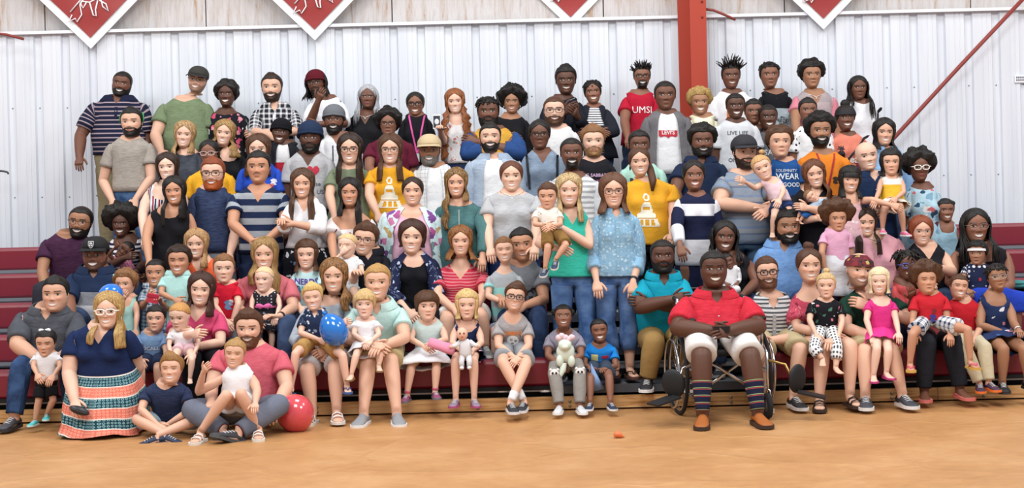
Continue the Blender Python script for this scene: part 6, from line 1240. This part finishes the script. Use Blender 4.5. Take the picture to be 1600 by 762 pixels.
# ---- front left on the floor
BAND = ('bands', .21, '#d4705e', '#1c404e', '#e29a86', '#7fa6aa', '#e4d8d0')
W78 = q('woman kneeling in navy tee and coral teal patterned long skirt', (11.62, 0.0), (170, 461, 510), 'l2', 'long', '#8a6a3c', hairc2='#d0ac70', hlen=(.95, 1.1), spread=1.2, fem=1.5, w=1.4, s=1.72, sh=(103, 213, 517), top='#1c2a50', neck='v', sleeve=.55, hem=15.2, hip=(168, 606, .1), A=((108, 583), (116, 625)), B=((214, 572, -.12), (205, 600, -.12)), legs=(((150, 648, 11.62), (155, 650, 11.9), (0, .9, -.3)), ((178, 645, 11.62), (178, 648, 11.9), (0, .9, -.3))), shoes=None, acc=[('glasses', '#ece8e4', .022), ('earring', '#e0e0e4', 1.5)], sit=1, bot='#2a3040', botl=.9, ab=1.15)
def long_skirt(c):
    mb = MB(); T = np.full((1, NC), 13.8); P0 = samp(c['TR'], T)[0]; O0 = samp(c['TO'], T)[0]; w0 = P0+O0*.02; z0 = w0[:, 2].mean(); rg = []; rest = []
    fx0, fx1 = U(84, 682, 11.42)[0], U(224, 655, 11.5)[0]; cy = 11.6
    for t in np.linspace(0, 1, 16):
        e = t**1.4; f = []
        for j in range(NC):
            s_, c_ = math.sin(th[j]), math.cos(th[j]); cx = (fx0+fx1)/2; rx = (fx1-fx0)/2
            fx = cx+rx*np.sign(s_)*abs(s_)**.8; fy = cy-(.34 if c_ > 0 else .36)*np.sign(c_)*abs(c_)**.9
            tx, ty = w0[j][0], w0[j][1]; mid = math.sin(math.pi*min(1, t*1.15))*.035
            x = tx+(fx-tx)*e+s_*mid; y = ty+(fy-ty)*e-c_*mid*1.5; z = z0*(1-t)+.012*t+(w0[j][2]-z0)*(1-t)
            fold = .018*t*math.sin(th[j]*7+1)+.010*t*math.sin(th[j]*17+t*3)
            f.append((x+s_*fold, y-c_*fold, z+.012*t*(1+math.sin(th[j]*5)))); 
        rg.append(np.array(f)); rest.append(np.stack([th*.3, np.zeros(NC), np.full(NC, -t*.62+.04*np.sin(th*2+.6)*t)], 1))
    mb.rings(rg, False, rest=rest); mb.build('skirt', fabric(BAND), c['root'], c['base'], attrs='rest')
long_skirt(W78)
q('baby girl with white bow standing in white top and black shorts', (11.8, 0.0), (72, 516, 554), 't2', 'back', BLK, child=1, s=.80, sh=(51, 96, 556), pitch=-8, top='#dfdde0', sleeve=.5, smile=0, A=((52, 572), (58, 585)), B=((94, 572), (84, 586)), bot='#18181c', botl=.8, hip=(72, 600, 0), legs=(((60, 628, 11.75), (55, 655, 11.76)), ((83, 625, 11.75), (73, 646, 11.8))), shoe='#4ac0c4', sole='#c8e8e6', acc=[('bow', '#e4e4ea', (0, .1, .47), .14)], eyes=0)
q('baby in white and pink shirt held on a lap, looking down', (12.02, .53), (281, 474, 513), 'l3', 'baby', '#b8864c', child=1, s=.75, sit=1, yaw=-14, pitch=-14, sh=(262, 312, 520), top=('zones', .3, (0, '#e4e0e2'), (.35, '#d8a4b4'), (.55, '#e4e0e2')), sleeve=.5, smile=0, A=((264, 540), (268, 556)), B=((310, 538), (303, 552)), bot='#d8b4bc', botl=.5, legs=(((272, 560, 11.8), (270, 590, 11.8)), ((300, 562, 11.8), (297, 590, 11.8))), shoes=None)
q('baby girl in black dotted dress with pink sash', (12.62, .45), (413, 418, 454), 'l3', 'baby', '#d8b890', child=1, s=.78, yaw=-12, sh=(391, 438, 458), top=('dots', '#2a2a30', 40.0, .22, '#c8c8cc'), neck='scoop', sleeve=None, smile=3, A=((393, 480), (398, 500)), B=((437, 478), (432, 492)), hem=15, skirt=(('floral', '#25252c', 18., .22, '#b8b8c0', '#8a8a94'), .9, .06, 13.2), hip=(414, 498, 0), legs=(((405, 525, 12.5), (406, 548, 12.5)), ((425, 525, 12.5), (424, 548, 12.5))), shoes=None, acc=[('sash', '#d86aa4', 12.6)])
q('boy in dark navy tee sitting cross-legged on the floor', (11.5, 0.0), (268, 556, 597), 'l', 'side', '#8a6438', child=1, s=1.2, sit=1, sh=(222, 298, 606), top=('heather', '#26304c', '#303a58'), smile=1, eyes=0, pitch=6, A=((221, 640), (247, 664)), B=((296, 642), (262, 663)), bot='#9ab0bc', botl=.8, legs=(((214, 655, 11.32), (258, 678, 11.15), (1, -.3, -.1)), ((308, 655, 11.32), (245, 680, 11.12), (-1, -.3, -.1))), shoe='#24304a', sole='#3a4660', lean=.1, fz=0)
q('bearded man in pink tee sitting cross-legged on the floor', (11.75, 0.0), (389, 488, 538), 'l', 'side', '#4a2c1a', s=1.82, w=1.15, sit=1, sh=(332, 450, 547), top=('heather', '#c45a6a', '#cc6472'), beard='full', beardc='#5a3420', bthick=.06, A=((330, 605), (330, 628)), B=((448, 605), (432, 636)), bot='#6a7080', legs=(((300, 640, 11.3), (350, 672, 11.15), (1, -.4, -.1)), ((436, 632, 11.3), (372, 674, 11.1), (-.6, -.7, .35))), shoe='#3c3e44', sole='#4a4c50', fz=0, sock=('#6a2430', 1.8))
q('girl in white sleeveless top and white sandals sitting with knees up', (11.35, .14), (367, 532, 572), 'l', 'bun', '#a07c4c', child=1, s=1.28, sit=1, tilt=5, sh=(342, 402, 582), top='#e2e2e6', neck='high', sleeve=None, smile=3, eyes=0, A=((310, 612), (318, 580), (.3, -.5, .4)), B=((402, 610), (399, 630)), bot='#d8d8da', botl=.5, hip=(372, 640, .05), legs=(((354, 617, 11.05), (314, 673, 11.08)), ((376, 614, 11.05), (403, 668, 11.15))), shoes='strap', shoe='#e8e8ea', sole='#dcd8d0', fz=0)
M108 = q('smiling man in red polo and white shorts sitting in a wheelchair', (11.78, .50), (1115, 390, 448), 'd0', 'buzz', BLK, w=1.42, s=1.86, sit=1, sh=(1058, 1178, 466), top=('heather', '#bc2838', '#c63242'), collar=True, neck='polo', sleeve=.8, A=((1060, 512), (1112, 516)), B=((1184, 510), (1140, 516)), bot='#dcdad8', botl=.95, boff=.012, legs=(((1096, 556, 11.3), (1098, 645, 11.22)), ((1172, 556, 11.3), (1184, 643, 11.2))), shoes='loafer', shoe='#a05a24', sole='#3a2a24', sock=(('hs', .05, (0, '#20243c'), (.72, '#b04a50'), (.82, '#20243c'), (.9, '#9ab07a')), 1.42), jaw=1.18, fz=0, ab=1.15, acc=[('placket', '#c02c3c', .15)])
# ---- babies and toddlers in arms
q('toddler boy in cream shirt and brown shorts in arms, looking down', (12.28, .8), (856, 287, 324), 't2', 'short', BRN, child=1, s=.85, sit=1, yaw=-8, pitch=-8, sh=(833, 878, 330), top=('floral', '#e0dcd4', 40., .25, '#8a8a80', '#b8a890'), sleeve=.5, smile=0, A=((836, 350), (852, 352)), B=((876, 350), (862, 354)), bot='#8a6a3c', botl=.9, hip=(862, 362, 0), legs=(((856, 386, 12.1), (852, 418, 12.12), (-.3, -1, -.3)), ((884, 382, 12.12), (868, 405, 12.12), (-.2, -1, -.4))), shoe='#2c3a54', sole='#d8d8d4')
q('toddler girl in pale pink tank leaning on her father, hair in a pigtail', (13.06, .9), (1191, 244, 280), 'l2', 'topbun', '#b88a54', hairc2='#d8b07c', bs=.6, bx=.25, child=1, s=.92, sit=1, tilt=-22, yaw=-6, sh=(1184, 1226, 284), top='#dfc4cc', neck='scoop', sleeve=None, smile=3, A=((1180, 294), (1164, 284)), B=((1224, 300), (1218, 312)), hip=(1222, 318, 0), bot='#2a3a64', botl=.6, legs=(((1210, 338, 12.95), (1207, 362, 12.98)), ((1234, 334, 12.95), (1236, 356, 12.98))), shoes=None)
q('newborn in blue asleep in the arms of the black top woman', (12.98, .85), (1267, 296, 318), 'l', 'baby', '#7a5a3c', child=1, s=.52, sit=1, tilt=-55, eyes=0, smile=0, sh=(1271, 1293, 312), top='#a4b8cc', hip=(1266, 331, 0), bot='#2c62a8', botl=1.2, legs=(((1252, 330, 12.9), (1246, 340, 12.9)), ((1256, 336, 12.9), (1250, 345, 12.9))), shoes=None)
q('toddler girl in yellow dress with black hair held in arms', (13.06, .95), (1392, 236, 272), 't2', 'bob', BLK, hlen=.55, child=1, s=.88, sit=1, yaw=-10, sh=(1372, 1413, 277), top=('zones', .3, (0, '#e8e6e4'), (.22, '#e0b83c'), (.5, '#e8c858')), neck='scoop', sleeve=None, smile=0, A=((1373, 300), (1368, 312)), B=((1412, 300), (1400, 310)), hip=(1394, 312, 0), skirt=(('zones', .7, (0, '#e0b83c'), (.75, '#e8e4d8')), .6, .07, 12.6), legs=(((1380, 332, 12.9), (1379, 356, 12.92)), ((1408, 330, 12.9), (1412, 360, 12.92))), shoe='#d86a8c', sole='#e8e4e4', acc=[('bow', '#d89a70', (-.05, .05, .5), .1)])
q('baby in pink gingham dress lying in the arms of the striped top woman', (13.38, .86), (196, 377, 405), 'd1', 'baby', BLK, child=1, s=.62, sit=1, tilt=48, eyes=0, smile=0, sh=(177, 204, 404), top=('plaid', '#e0a8c0', '#d0608c', .02, .5), sleeve=.3, hip=(205, 427, 0), skirt=(('plaid', '#e0a8c0', '#d0608c', .02, .5), .9, .05), legs=(((218, 434, 13.28), (226, 428, 13.25)), ((222, 440, 13.28), (230, 436, 13.25))), A=((170, 398), (180, 386)), shoes=None)
q('newborn in white wrap asleep on the chest of the braided woman', (12.74, .75), (1137, 397, 420), 'd1', 'short', BLK, child=1, s=.5, sit=1, tilt=-20, eyes=0, smile=0, sh=(1126, 1156, 418), top='#e0e0e4', sleeve=1.6, hip=(1140, 448, 0), bot='#dcdce2', botl=1.9, legs=(((1130, 452, 12.62), (1134, 462, 12.66)), ((1152, 452, 12.62), (1148, 462, 12.66))), shoes=None)
q('baby in white print onesie with fingers in mouth', (12.7, .75), (543, 366, 401), 'l3', 'baby', '#d0b080', child=1, s=.75, sit=1, yaw=-20, sh=(522, 566, 406), top=('floral', '#e0e4e8', 45., .25, '#8aa0b8', '#b0a8a0'), sleeve=.4, smile=0, A=((518, 412), (533, 396)), B=((566, 425), (552, 430)), hip=(545, 448, 0), bot=('floral', '#e0e4e8', 45., .25, '#8aa0b8', '#b0a8a0'), botl=.4, legs=(((535, 462, 12.55), (536, 485, 12.55)), ((556, 462, 12.55), (554, 485, 12.55))), shoes=None)
q('baby girl in navy dotted dress with white headband', (12.68, .72), (1527, 379, 412), 'd3', 'curly', BLK, afro=.08, child=1, s=.78, sit=1, yaw=-24, sh=(1504, 1551, 417), top=('dots', '#202844', 26.0, .3, '#e0e0e6', '#d8d8e0'), sleeve=.4, smile=0, hip=(1527, 465, 0), A=((1504, 440), (1512, 452)), B=((1551, 440), (1545, 455)), skirt=('#202844', .7, .05), legs=(((1515, 480, 12.5), (1514, 505, 12.5)), ((1540, 480, 12.5), (1540, 505, 12.5))), prt=[('P', BLOBS, 0, .1, .02, '#c02838')], acc=[('band', '#e6e6ea', .14, .24, .8)], shoes=None)
def who(t): return next(c for c in PEOPLE if t in c['root']['label'])
def grip(t, w=.5):      # depth of a person's hands, so that held things touch them
    a = who(t)['arms']; pa, pb = a[-1][4]+a[-1][5]*.08, a[1][4]+a[1][5]*.08; return pa*(1-w)+pb*w
# ---------------------------------------------------------------- wheelchair
def wheelchair():
    O = U(1126, 640, 11.86); O = V(O[0], 11.86, 0); R = np.array(Matrix.Rotation(math.radians(7), 3, 'Z'))
    o = empty('wheelchair', O, 'chrome and black folding wheelchair with swung-out leg rests', 'wheelchair'); o.rotation_euler = (0, 0, math.radians(7))
    chrome = solid('#c8cacf', .18, 1.0); blk = solid('#17171a', .55); rub = solid('#202024', .8); gold = solid('#b89a5c', .3, .8)
    for sd in (-1, 1):
        x = sd*.31; w = MB(); a = np.linspace(0, 2*math.pi, 41)
        w.tube([(x, .02+.295*math.cos(t), .305+.295*math.sin(t)) for t in a], .016, 8, cap=False); wh = w.build('wheel', rub, o)
        m = MB(); m.tube([(x, .02+.272*math.cos(t), .305+.272*math.sin(t)) for t in a], .010, 6, cap=False); m.build('rim', chrome, wh)
        m = MB(); m.tube([(x+sd*.045, .02+.25*math.cos(t), .305+.25*math.sin(t)) for t in a], .009, 6, cap=False); m.build('push_ring', chrome, wh)
        m = MB(); m.tube([(x-.03, .02, .305), (x+.03, .02, .305)], .028, 10); m.build('hub', chrome, wh)
        for i in range(12):
            t = i*math.pi/6; m = MB(); m.tube([(x, .02, .305), (x, .02+.27*math.cos(t), .305+.27*math.sin(t))], .0025, 4); m.build('spoke', chrome, wh)
        xc = sd*.245; m = MB(); b = np.linspace(0, 2*math.pi, 25)
        m.tube([(xc, -.40+.072*math.cos(t), .095+.072*math.sin(t)) for t in b], .022, 8, cap=False); cs = m.build('caster', rub, o)
        m = MB(); m.tube([(xc-.03, -.40, .095), (xc-.03, -.36, .2), (xc, -.35, .22)], .008, 6); m.tube([(xc+.03, -.40, .095), (xc+.03, -.36, .2), (xc, -.35, .22)], .008, 6); m.build('fork', chrome, cs)
        m = MB(); m.tube([(xc-.012, -.4, .095), (xc+.012, -.4, .095)], .05, 12); m.build('hub', solid('#5a5a60', .5), cs)
        xs = sd*.26; m = MB()
        m.tube([(xs, .22, .84), (xs, .24, .5), (xs, .22, .16), (xs, -.30, .16), (xs, -.36, .22), (xs, -.36, .47), (xs, -.30, .50), (xs, .22, .50)], .0115, 8)
        m.tube([(xs, -.24, .5), (xs, -.24, .69), (xs, .2, .70)], .0105, 8); m.tube([(xs, -.36, .35), (xs, .22, .35)], .009, 6); m.tube([(xs, -.1, .16), (xs, -.1, .5)], .009, 6); m.build('side_frame', chrome, o)
        m = MB(); rg = []
        for y in (-.29, -.27, -.1, .05, .07):
            s_ = .7 if y in (-.29, .07) else 1; rg.append(np.array([(xs+.028*s_*math.cos(t), y, .715+.018*s_*math.sin(t)) for t in np.arange(10)*2*math.pi/10]))
        m.rings(rg, False, cap0=True, cap1=True); m.build('armrest', blk, o)
        m = MB(); m.tube([(xs, .22, .83), (xs, .32, .84)], .016, 8); m.build('handle', blk, o)
        # leg rest: hanger, padded calf support and foot plate, swung outwards
        d = nrm(V(sd*.9, -.45, 0)); p0 = V(xs, -.36, .42); p1 = p0+d*.13+V(0, 0, -.03); p2 = p1+d*.10+V(0, 0, -.21)
        m = MB(); m.tube([p0, p1, p2], .010, 8); lr = m.build('leg_rest', gold if sd > 0 else chrome, o)
        m = MB(); c = p1+d*.03+V(sd*.05, -.02, -.10); Rp = np.array(Matrix.Rotation(sd*.5, 3, 'Z') @ Matrix.Rotation(.25*sd, 3, 'Y')); m.ell(c, (.085, .022, .105), 18, 10, R=Rp); m.build('calf_pad', blk, lr)
        m = MB(); m.box(p2+d*.08+V(0, -.02, .0), (.20, .15, .014), R=np.array(Matrix.Rotation(sd*-.35, 3, 'Z') @ Matrix.Rotation(sd*.22, 3, 'Y'))); fp = m.build('foot_plate', blk, lr, smooth=False)
        for q_ in range(5):
            m = MB(); m.box(p2+d*.08+V(0, -.08+.03*q_, .010-.0), (.17, .008, .006), R=np.array(Matrix.Rotation(sd*.22, 3, 'Y'))); m.build('tread', rub, fp, smooth=False) if False else None
    for s_ in (-1, 1):
        m = MB(); m.tube([(s_*.25, -.22+.02*s_, .48), (-s_*.25, -.22+.02*s_, .16)], .0115, 8); m.build('cross_brace', chrome, o)
    m = MB(); rg = []
    for y, z in ((-.32, .485), (-.30, .51), (-.05, .497), (.2, .505)):
        rg.append(np.array([(x, y, z+(.0 if abs(x) > .2 else -.012)) for x in np.linspace(-.25, .25, 9)]+[(x, y, z-.03) for x in np.linspace(.25, -.25, 9)]))
    m.rings(rg, False, cap0=True, cap1=True); m.build('seat', blk, o)
    m = MB(); m.box((0, .235, .66), (.5, .025, .32)); m.build('backrest', blk, o, smooth=False)
wheelchair()
# ---------------------------------------------------------------- balloons
def balloon(px, py, Y, r, col, label, tall=1.0, tip=(0, 0, -1), alpha=1.0, flat=1.0):
    p = U(px, py, Y); t = nrm(V(*tip)); R = rot_between(V(0, 0, -1), t); m = MB(); n = 24; rg = []; prof = []
    for k in range(1, 20):
        a = math.pi*k/20; z = math.cos(a); rr = math.sin(a)*(1-.16*max(0, -z)**2)
        prof.append((rr*r, z*r*tall*(1.0 if z > 0 else 1.12)))
    prof.append((.012, -r*tall*1.16)); prof.append((.016, -r*tall*1.22))
    for rr, z in prof: rg.append(p+np.stack([rr*np.cos(th[::2]), rr*np.sin(th[::2])*flat, np.full(24, z)], 1)@R.T)
    m.rings(rg, False, cap0=True); b = V(p[0], p[1], p[2]-r)
    mt = solid(col, .12, 0.0, .6, Transmission_Weight=1-alpha, Alpha=1.0, Coat_Weight=.5)
    o = m.build('balloon', mt, None, b); o.location = b; tag(o, label, 'balloon', 'balloons')
    m = MB(); a = p+t*r*tall*1.19; m.ell(a, .018, 8, 6); m.build('knot', solid(col, .3), o, b)
balloon(461, 645, 11.47, .136, '#e2505c', 'round red balloon resting on the floor', 1.0, (.3, .3, -1), .85)
balloon(522, 516, who('leaf-print shirt')['arms'][-1][4][1]-.10, .105, '#1870c8', 'shiny blue balloon held by the blond toddler boy', 1.15, (-.5, -.1, 1))
balloon(173, 461, 12.05, .095, '#1870d0', 'blue balloon half hidden behind the kneeling woman', .9, (.2, .5, -1))
def limp_balloon():
    Y = floorY(967, 684); p = U(967, 680, Y); m = MB(); rg = []
    for k, (x, r, z) in enumerate(((-.036, .006, .02), (-.032, .018, .022), (-.02, .026, .026), (-.004, .027, .026), (.012, .022, .021), (.024, .013, .014), (.032, .006, .009), (.037, .009, .009))):
        a = np.arange(12)*2*math.pi/12; rg.append(np.stack([np.full(12, x), r*np.cos(a), z+r*.85*np.sin(a)], 1))
    m.rings(rg, True, cap0=True, cap1=True); o = m.build('deflated_balloon', solid('#dd7748', .35), None); o.location = (p[0], Y, .0); tag(o, 'small deflated orange balloon lying on the floor', 'balloon')
limp_balloon()
# ---------------------------------------------------------------- things held
def obj_at(m, name, mat, p, label, cat, smooth=True): o = m.build(name, mat, None, p, smooth=smooth); o.location = p; return tag(o, label, cat)
def phone(px, py, Y, w, h, label, case='#e8e8ea', screen='#20242c', Rm=None, lines=None):
    p = U(px, py, Y); o = empty('phone', p, label, 'phone'); R = np.eye(3) if Rm is None else Rm
    m = MB(); m.box((0, 0, 0), (w, .009, h), R=R); m.build('case', solid(case, .4), o, smooth=False)
    m = MB(); m.box(R@V(0, -.006, 0), (w*.86, .003, h*.8), R=R); m.build('screen', solid(screen, .2), o, smooth=False)
    if lines: m = MB(); m.ell(R@V(0, -.008, 0), (w*.3, .002, h*.2), 14, 6); m.build('picture', solid(lines, .5), o)
phone(682.5, 190, who('auburn hair, white')['arms'][-1][4][1]-.04, .072, .135, 'white phone held up by the curly auburn-haired woman', '#ececee', '#3a3e44', None, '#d8dade')
phone(1127, 515, grip('sitting in a wheelchair')[1]-.03, .13, .055, 'dark phone in the hands of the wheelchair user', '#4a3430', '#1c1a1e')
def doll():
    p = U(727, 545, grip('baby doll')[1]-.02); o = empty('baby_doll', p, 'baby doll in white clothes held by the blonde girl', 'doll'); sk = solid('#e4b49c', .5); cl = solid('#d8dade', .8)
    m = MB(); m.ell((-.02, -.02, .115), (.042, .042, .048), 16, 12); h = m.build('head', sk, o)
    for s_ in (-1, 1): m = MB(); m.ell((-.02+s_*.015, -.060, .122), (.006, .004, .007), 8, 6); m.build('eye', solid('#2a2420', .3), h)
    m = MB(); m.ell((-.02, -.063, .098), (.01, .005, .004), 8, 6); m.build('mouth', solid('#b05a58', .5), h)
    m = MB(); m.rings([np.stack([r*np.cos(th[::3]), r*.75*np.sin(th[::3]), np.full(16, z)], 1) for z, r in ((.075, .022), (.06, .042), (.02, .046), (-.03, .048), (-.06, .035))], False, cap0=True, cap1=True); m.build('romper', cl, o)
    for s_ in (-1, 1):
        m = MB(); m.tube([(s_*.035, 0, .055), (s_*.07, -.02, .03), (s_*.095, -.04, .025)], [.02, .018, .014], 8); a = m.build('arm', cl, o)
        m = MB(); m.ell((s_*.103, -.043, .024), .014, 8, 6); m.build('hand', sk, a)
        m = MB(); m.tube([(s_*.022, 0, -.05), (s_*.03, -.03, -.09), (s_*.028, -.035, -.125)], [.025, .022, .02], 8); l = m.build('leg', cl, o)
        m = MB(); m.ell((s_*.028, -.045, -.135), (.018, .026, .015), 8, 6); m.build('foot', cl, l)
doll()
def plush():
    p = U(884, 556, grip('with a plush')[1]-.03); o = empty('plush_toy', p, 'pale green plush animal with pink tuft held by the girl', 'plush toy'); g = solid('#d6e2d6', .95); pk = solid('#e0c4cc', .95)
    m = MB(); m.ell((0, 0, .03), (.068, .055, .075), 18, 12, noise=.05, f=60); m.build('body', g, o)
    m = MB(); m.ell((-.005, -.035, .085), (.05, .048, .048), 16, 12, noise=.04, f=60); h = m.build('head', g, o)
    m = MB(); m.ell((-.005, -.075, .075), (.026, .02, .02), 10, 8); m.build('muzzle', solid('#d8dfd0', .95), h)
    for s_ in (-1, 1): m = MB(); m.ell((s_*.04-.005, -.03, .125), (.016, .01, .022), 8, 6); m.build('ear', g, h)
    for i in range(5): m = MB(); m.ell((-.05+.024*i, -.03, .14+.012*math.sin(i*1.6)), (.026, .024, .024), 10, 8, noise=.1, f=80, seed=i); m.build('tuft', pk, o)
    for x, z in ((-.045, -.03), (.04, -.035)): m = MB(); m.ell((x, -.03, z), (.028, .03, .045), 10, 8); m.build('leg', g, o)
    m = MB(); m.tube([(-.02, -.02, -.05), (-.025, -.03, -.10), (-.05, -.04, -.14), (-.065, -.04, -.165)], [.026, .024, .02, .012], 8); m.build('tail', g, o)
plush()
def pink_roll():
    p = U(690, 541, grip('pink roll')[1]-.02); m = MB(); d = nrm(V(.9, -.2, -.3)); a = np.arange(16)*2*math.pi/16; u = nrm(np.cross(d, V(0, 0, 1))); v = np.cross(d, u); rg = []
    for t, r in ((-.10, .02), (-.10, .036), (-.05, .040), (0, .037), (.05, .041), (.10, .038), (.10, .02)): rg.append(p+d*t+r*(np.cos(a)[:, None]*u+np.sin(a)[:, None]*v)*(1+.06*np.sin(a*3))[:, None])
    m.rings(rg, True, cap0=True, cap1=True); obj_at(m, 'rolled_cloth', solid('#dc8ca8', .9), p, 'rolled pink cloth in the hands of the tulle skirt girl', 'cloth')
pink_roll()
def paper_cone():
    yc = grip('grimacing', 0)[1]-.005; p = U(932, 588, yc); m = MB(); a = np.linspace(0, 2*math.pi, 21)[:-1]; top = U(923, 566, yc+.01); bl, br = U(924, 611, yc), U(944, 606, yc); c = (bl+br)/2; ux = (br-bl)/2; rg = []
    for t in (0.04, .5, 1.0): rg.append(top+(c-top)*t+(np.cos(a)[:, None]*ux+np.sin(a)[:, None]*V(0, .04, 0))*t)
    for t in (.97, .5, .05): rg.append(top+(c-top)*t+(np.cos(a)[:, None]*ux+np.sin(a)[:, None]*V(0, .04, 0))*t*.93)
    m.rings(rg, False); obj_at(m, 'paper_cone', solid('#86a8dc', .7), p, 'light blue paper cone held by the boy in blue', 'paper cone')
paper_cone()
def pouch():
    p = U(239, 466, grip('red pouch')[1]-.02); m = MB(); m.box(p, (.085, .03, .07), R=np.array(Matrix.Rotation(.2, 3, 'Y'))); o = obj_at(m, 'pouch', solid('#c42c44', .6), p, 'small red pouch held by the boy in checked shirt', 'pouch', False)
    m = MB(); m.box(p+V(0, -.017, .02), (.086, .004, .022), R=np.array(Matrix.Rotation(.2, 3, 'Y'))); m.build('flap', solid('#a8203a', .6), o, p, smooth=False)
pouch()
def sunglasses():
    p = U(124, 641, who('woman kneeling')['arms'][-1][4][1]-.06); o = empty('eyeglass_case', p, 'black rounded case in the hand of the kneeling woman', 'case')
    m = MB(); m.ell((0, 0, 0), (.075, .03, .03), 16, 10, R=np.array(Matrix.Rotation(.35, 3, 'Y'))); m.build('shell', solid('#26262c', .35), o)
    m = MB(); m.tube([V(.072*math.cos(t)*math.cos(.35), .031*math.sin(t), -.072*math.cos(t)*math.sin(.35)) for t in np.linspace(0, 6.283, 21)], .003, 5, cap=False); m.build('seam', solid('#3c3c44', .4), o)
sunglasses()
def bags():
    p = U(1594, 470, 12.99); z = SEATZ[2]; o = empty('tote_bag', V(p[0], 12.98, z), 'black and white bag lying on the bleacher seat at far right', 'bag')
    m = MB(); m.ell((.02, 0, .085), (.17, .13, .085), 18, 10, noise=.08, f=20); m.build('body', fabric(('floral', '#1c1e24', 14., .34, '#d8dade', '#e4e6ea')), o, attrs='rest')
    m = MB(); m.tube([(-.08, -.06, .15), (-.03, -.08, .2), (.06, -.08, .2), (.11, -.06, .15)], .008, 6); m.build('handle', solid('#202024', .6), o)
    o2 = empty('folded_jacket', V(p[0]-.0, 13.0, z+.17), 'teal folded jacket piled on the bag at far right', 'jacket')
    m = MB(); m.ell((0, 0, .03), (.18, .12, .03), 18, 8, noise=.12, f=25); m.build('folds', fabric('#3f7c80'), o2, attrs='rest')
    m = MB(); m.ell((-.05, -.03, .055), (.11, .08, .02), 14, 8, noise=.14, f=30); m.build('sleeve', fabric('#488a8c'), o2, attrs='rest')
bags()

def knee_faces():
    c = who('animal-face knee'); k = c['k']
    for sd in (-1, 1):
        kn = c['legs'][sd][2]; p = kn+V(0, -.052*k, -.005); m = MB(); m.ell(p, (.05*k, .022*k, .05*k), 14, 10)
        for e in (-1, 1): m.ell(p+V(e*.036*k, .0, .042*k), (.016*k, .012*k, .016*k), 8, 6)
        f = m.build('knee_patch', solid('#dcdad8', .9), c['root'], c['base'])
        for e in (-1, 1): m = MB(); m.ell(p+V(e*.018*k, -.021*k, .010*k), (.011*k, .006*k, .013*k), 8, 6); m.build('eye_mark', solid('#26262a', .7), f, c['base'])
        m = MB(); m.ell(p+V(0, -.023*k, -.014*k), (.011*k, .006*k, .008*k), 8, 6); m.build('nose_mark', solid('#26262a', .7), f, c['base'])
knee_faces()
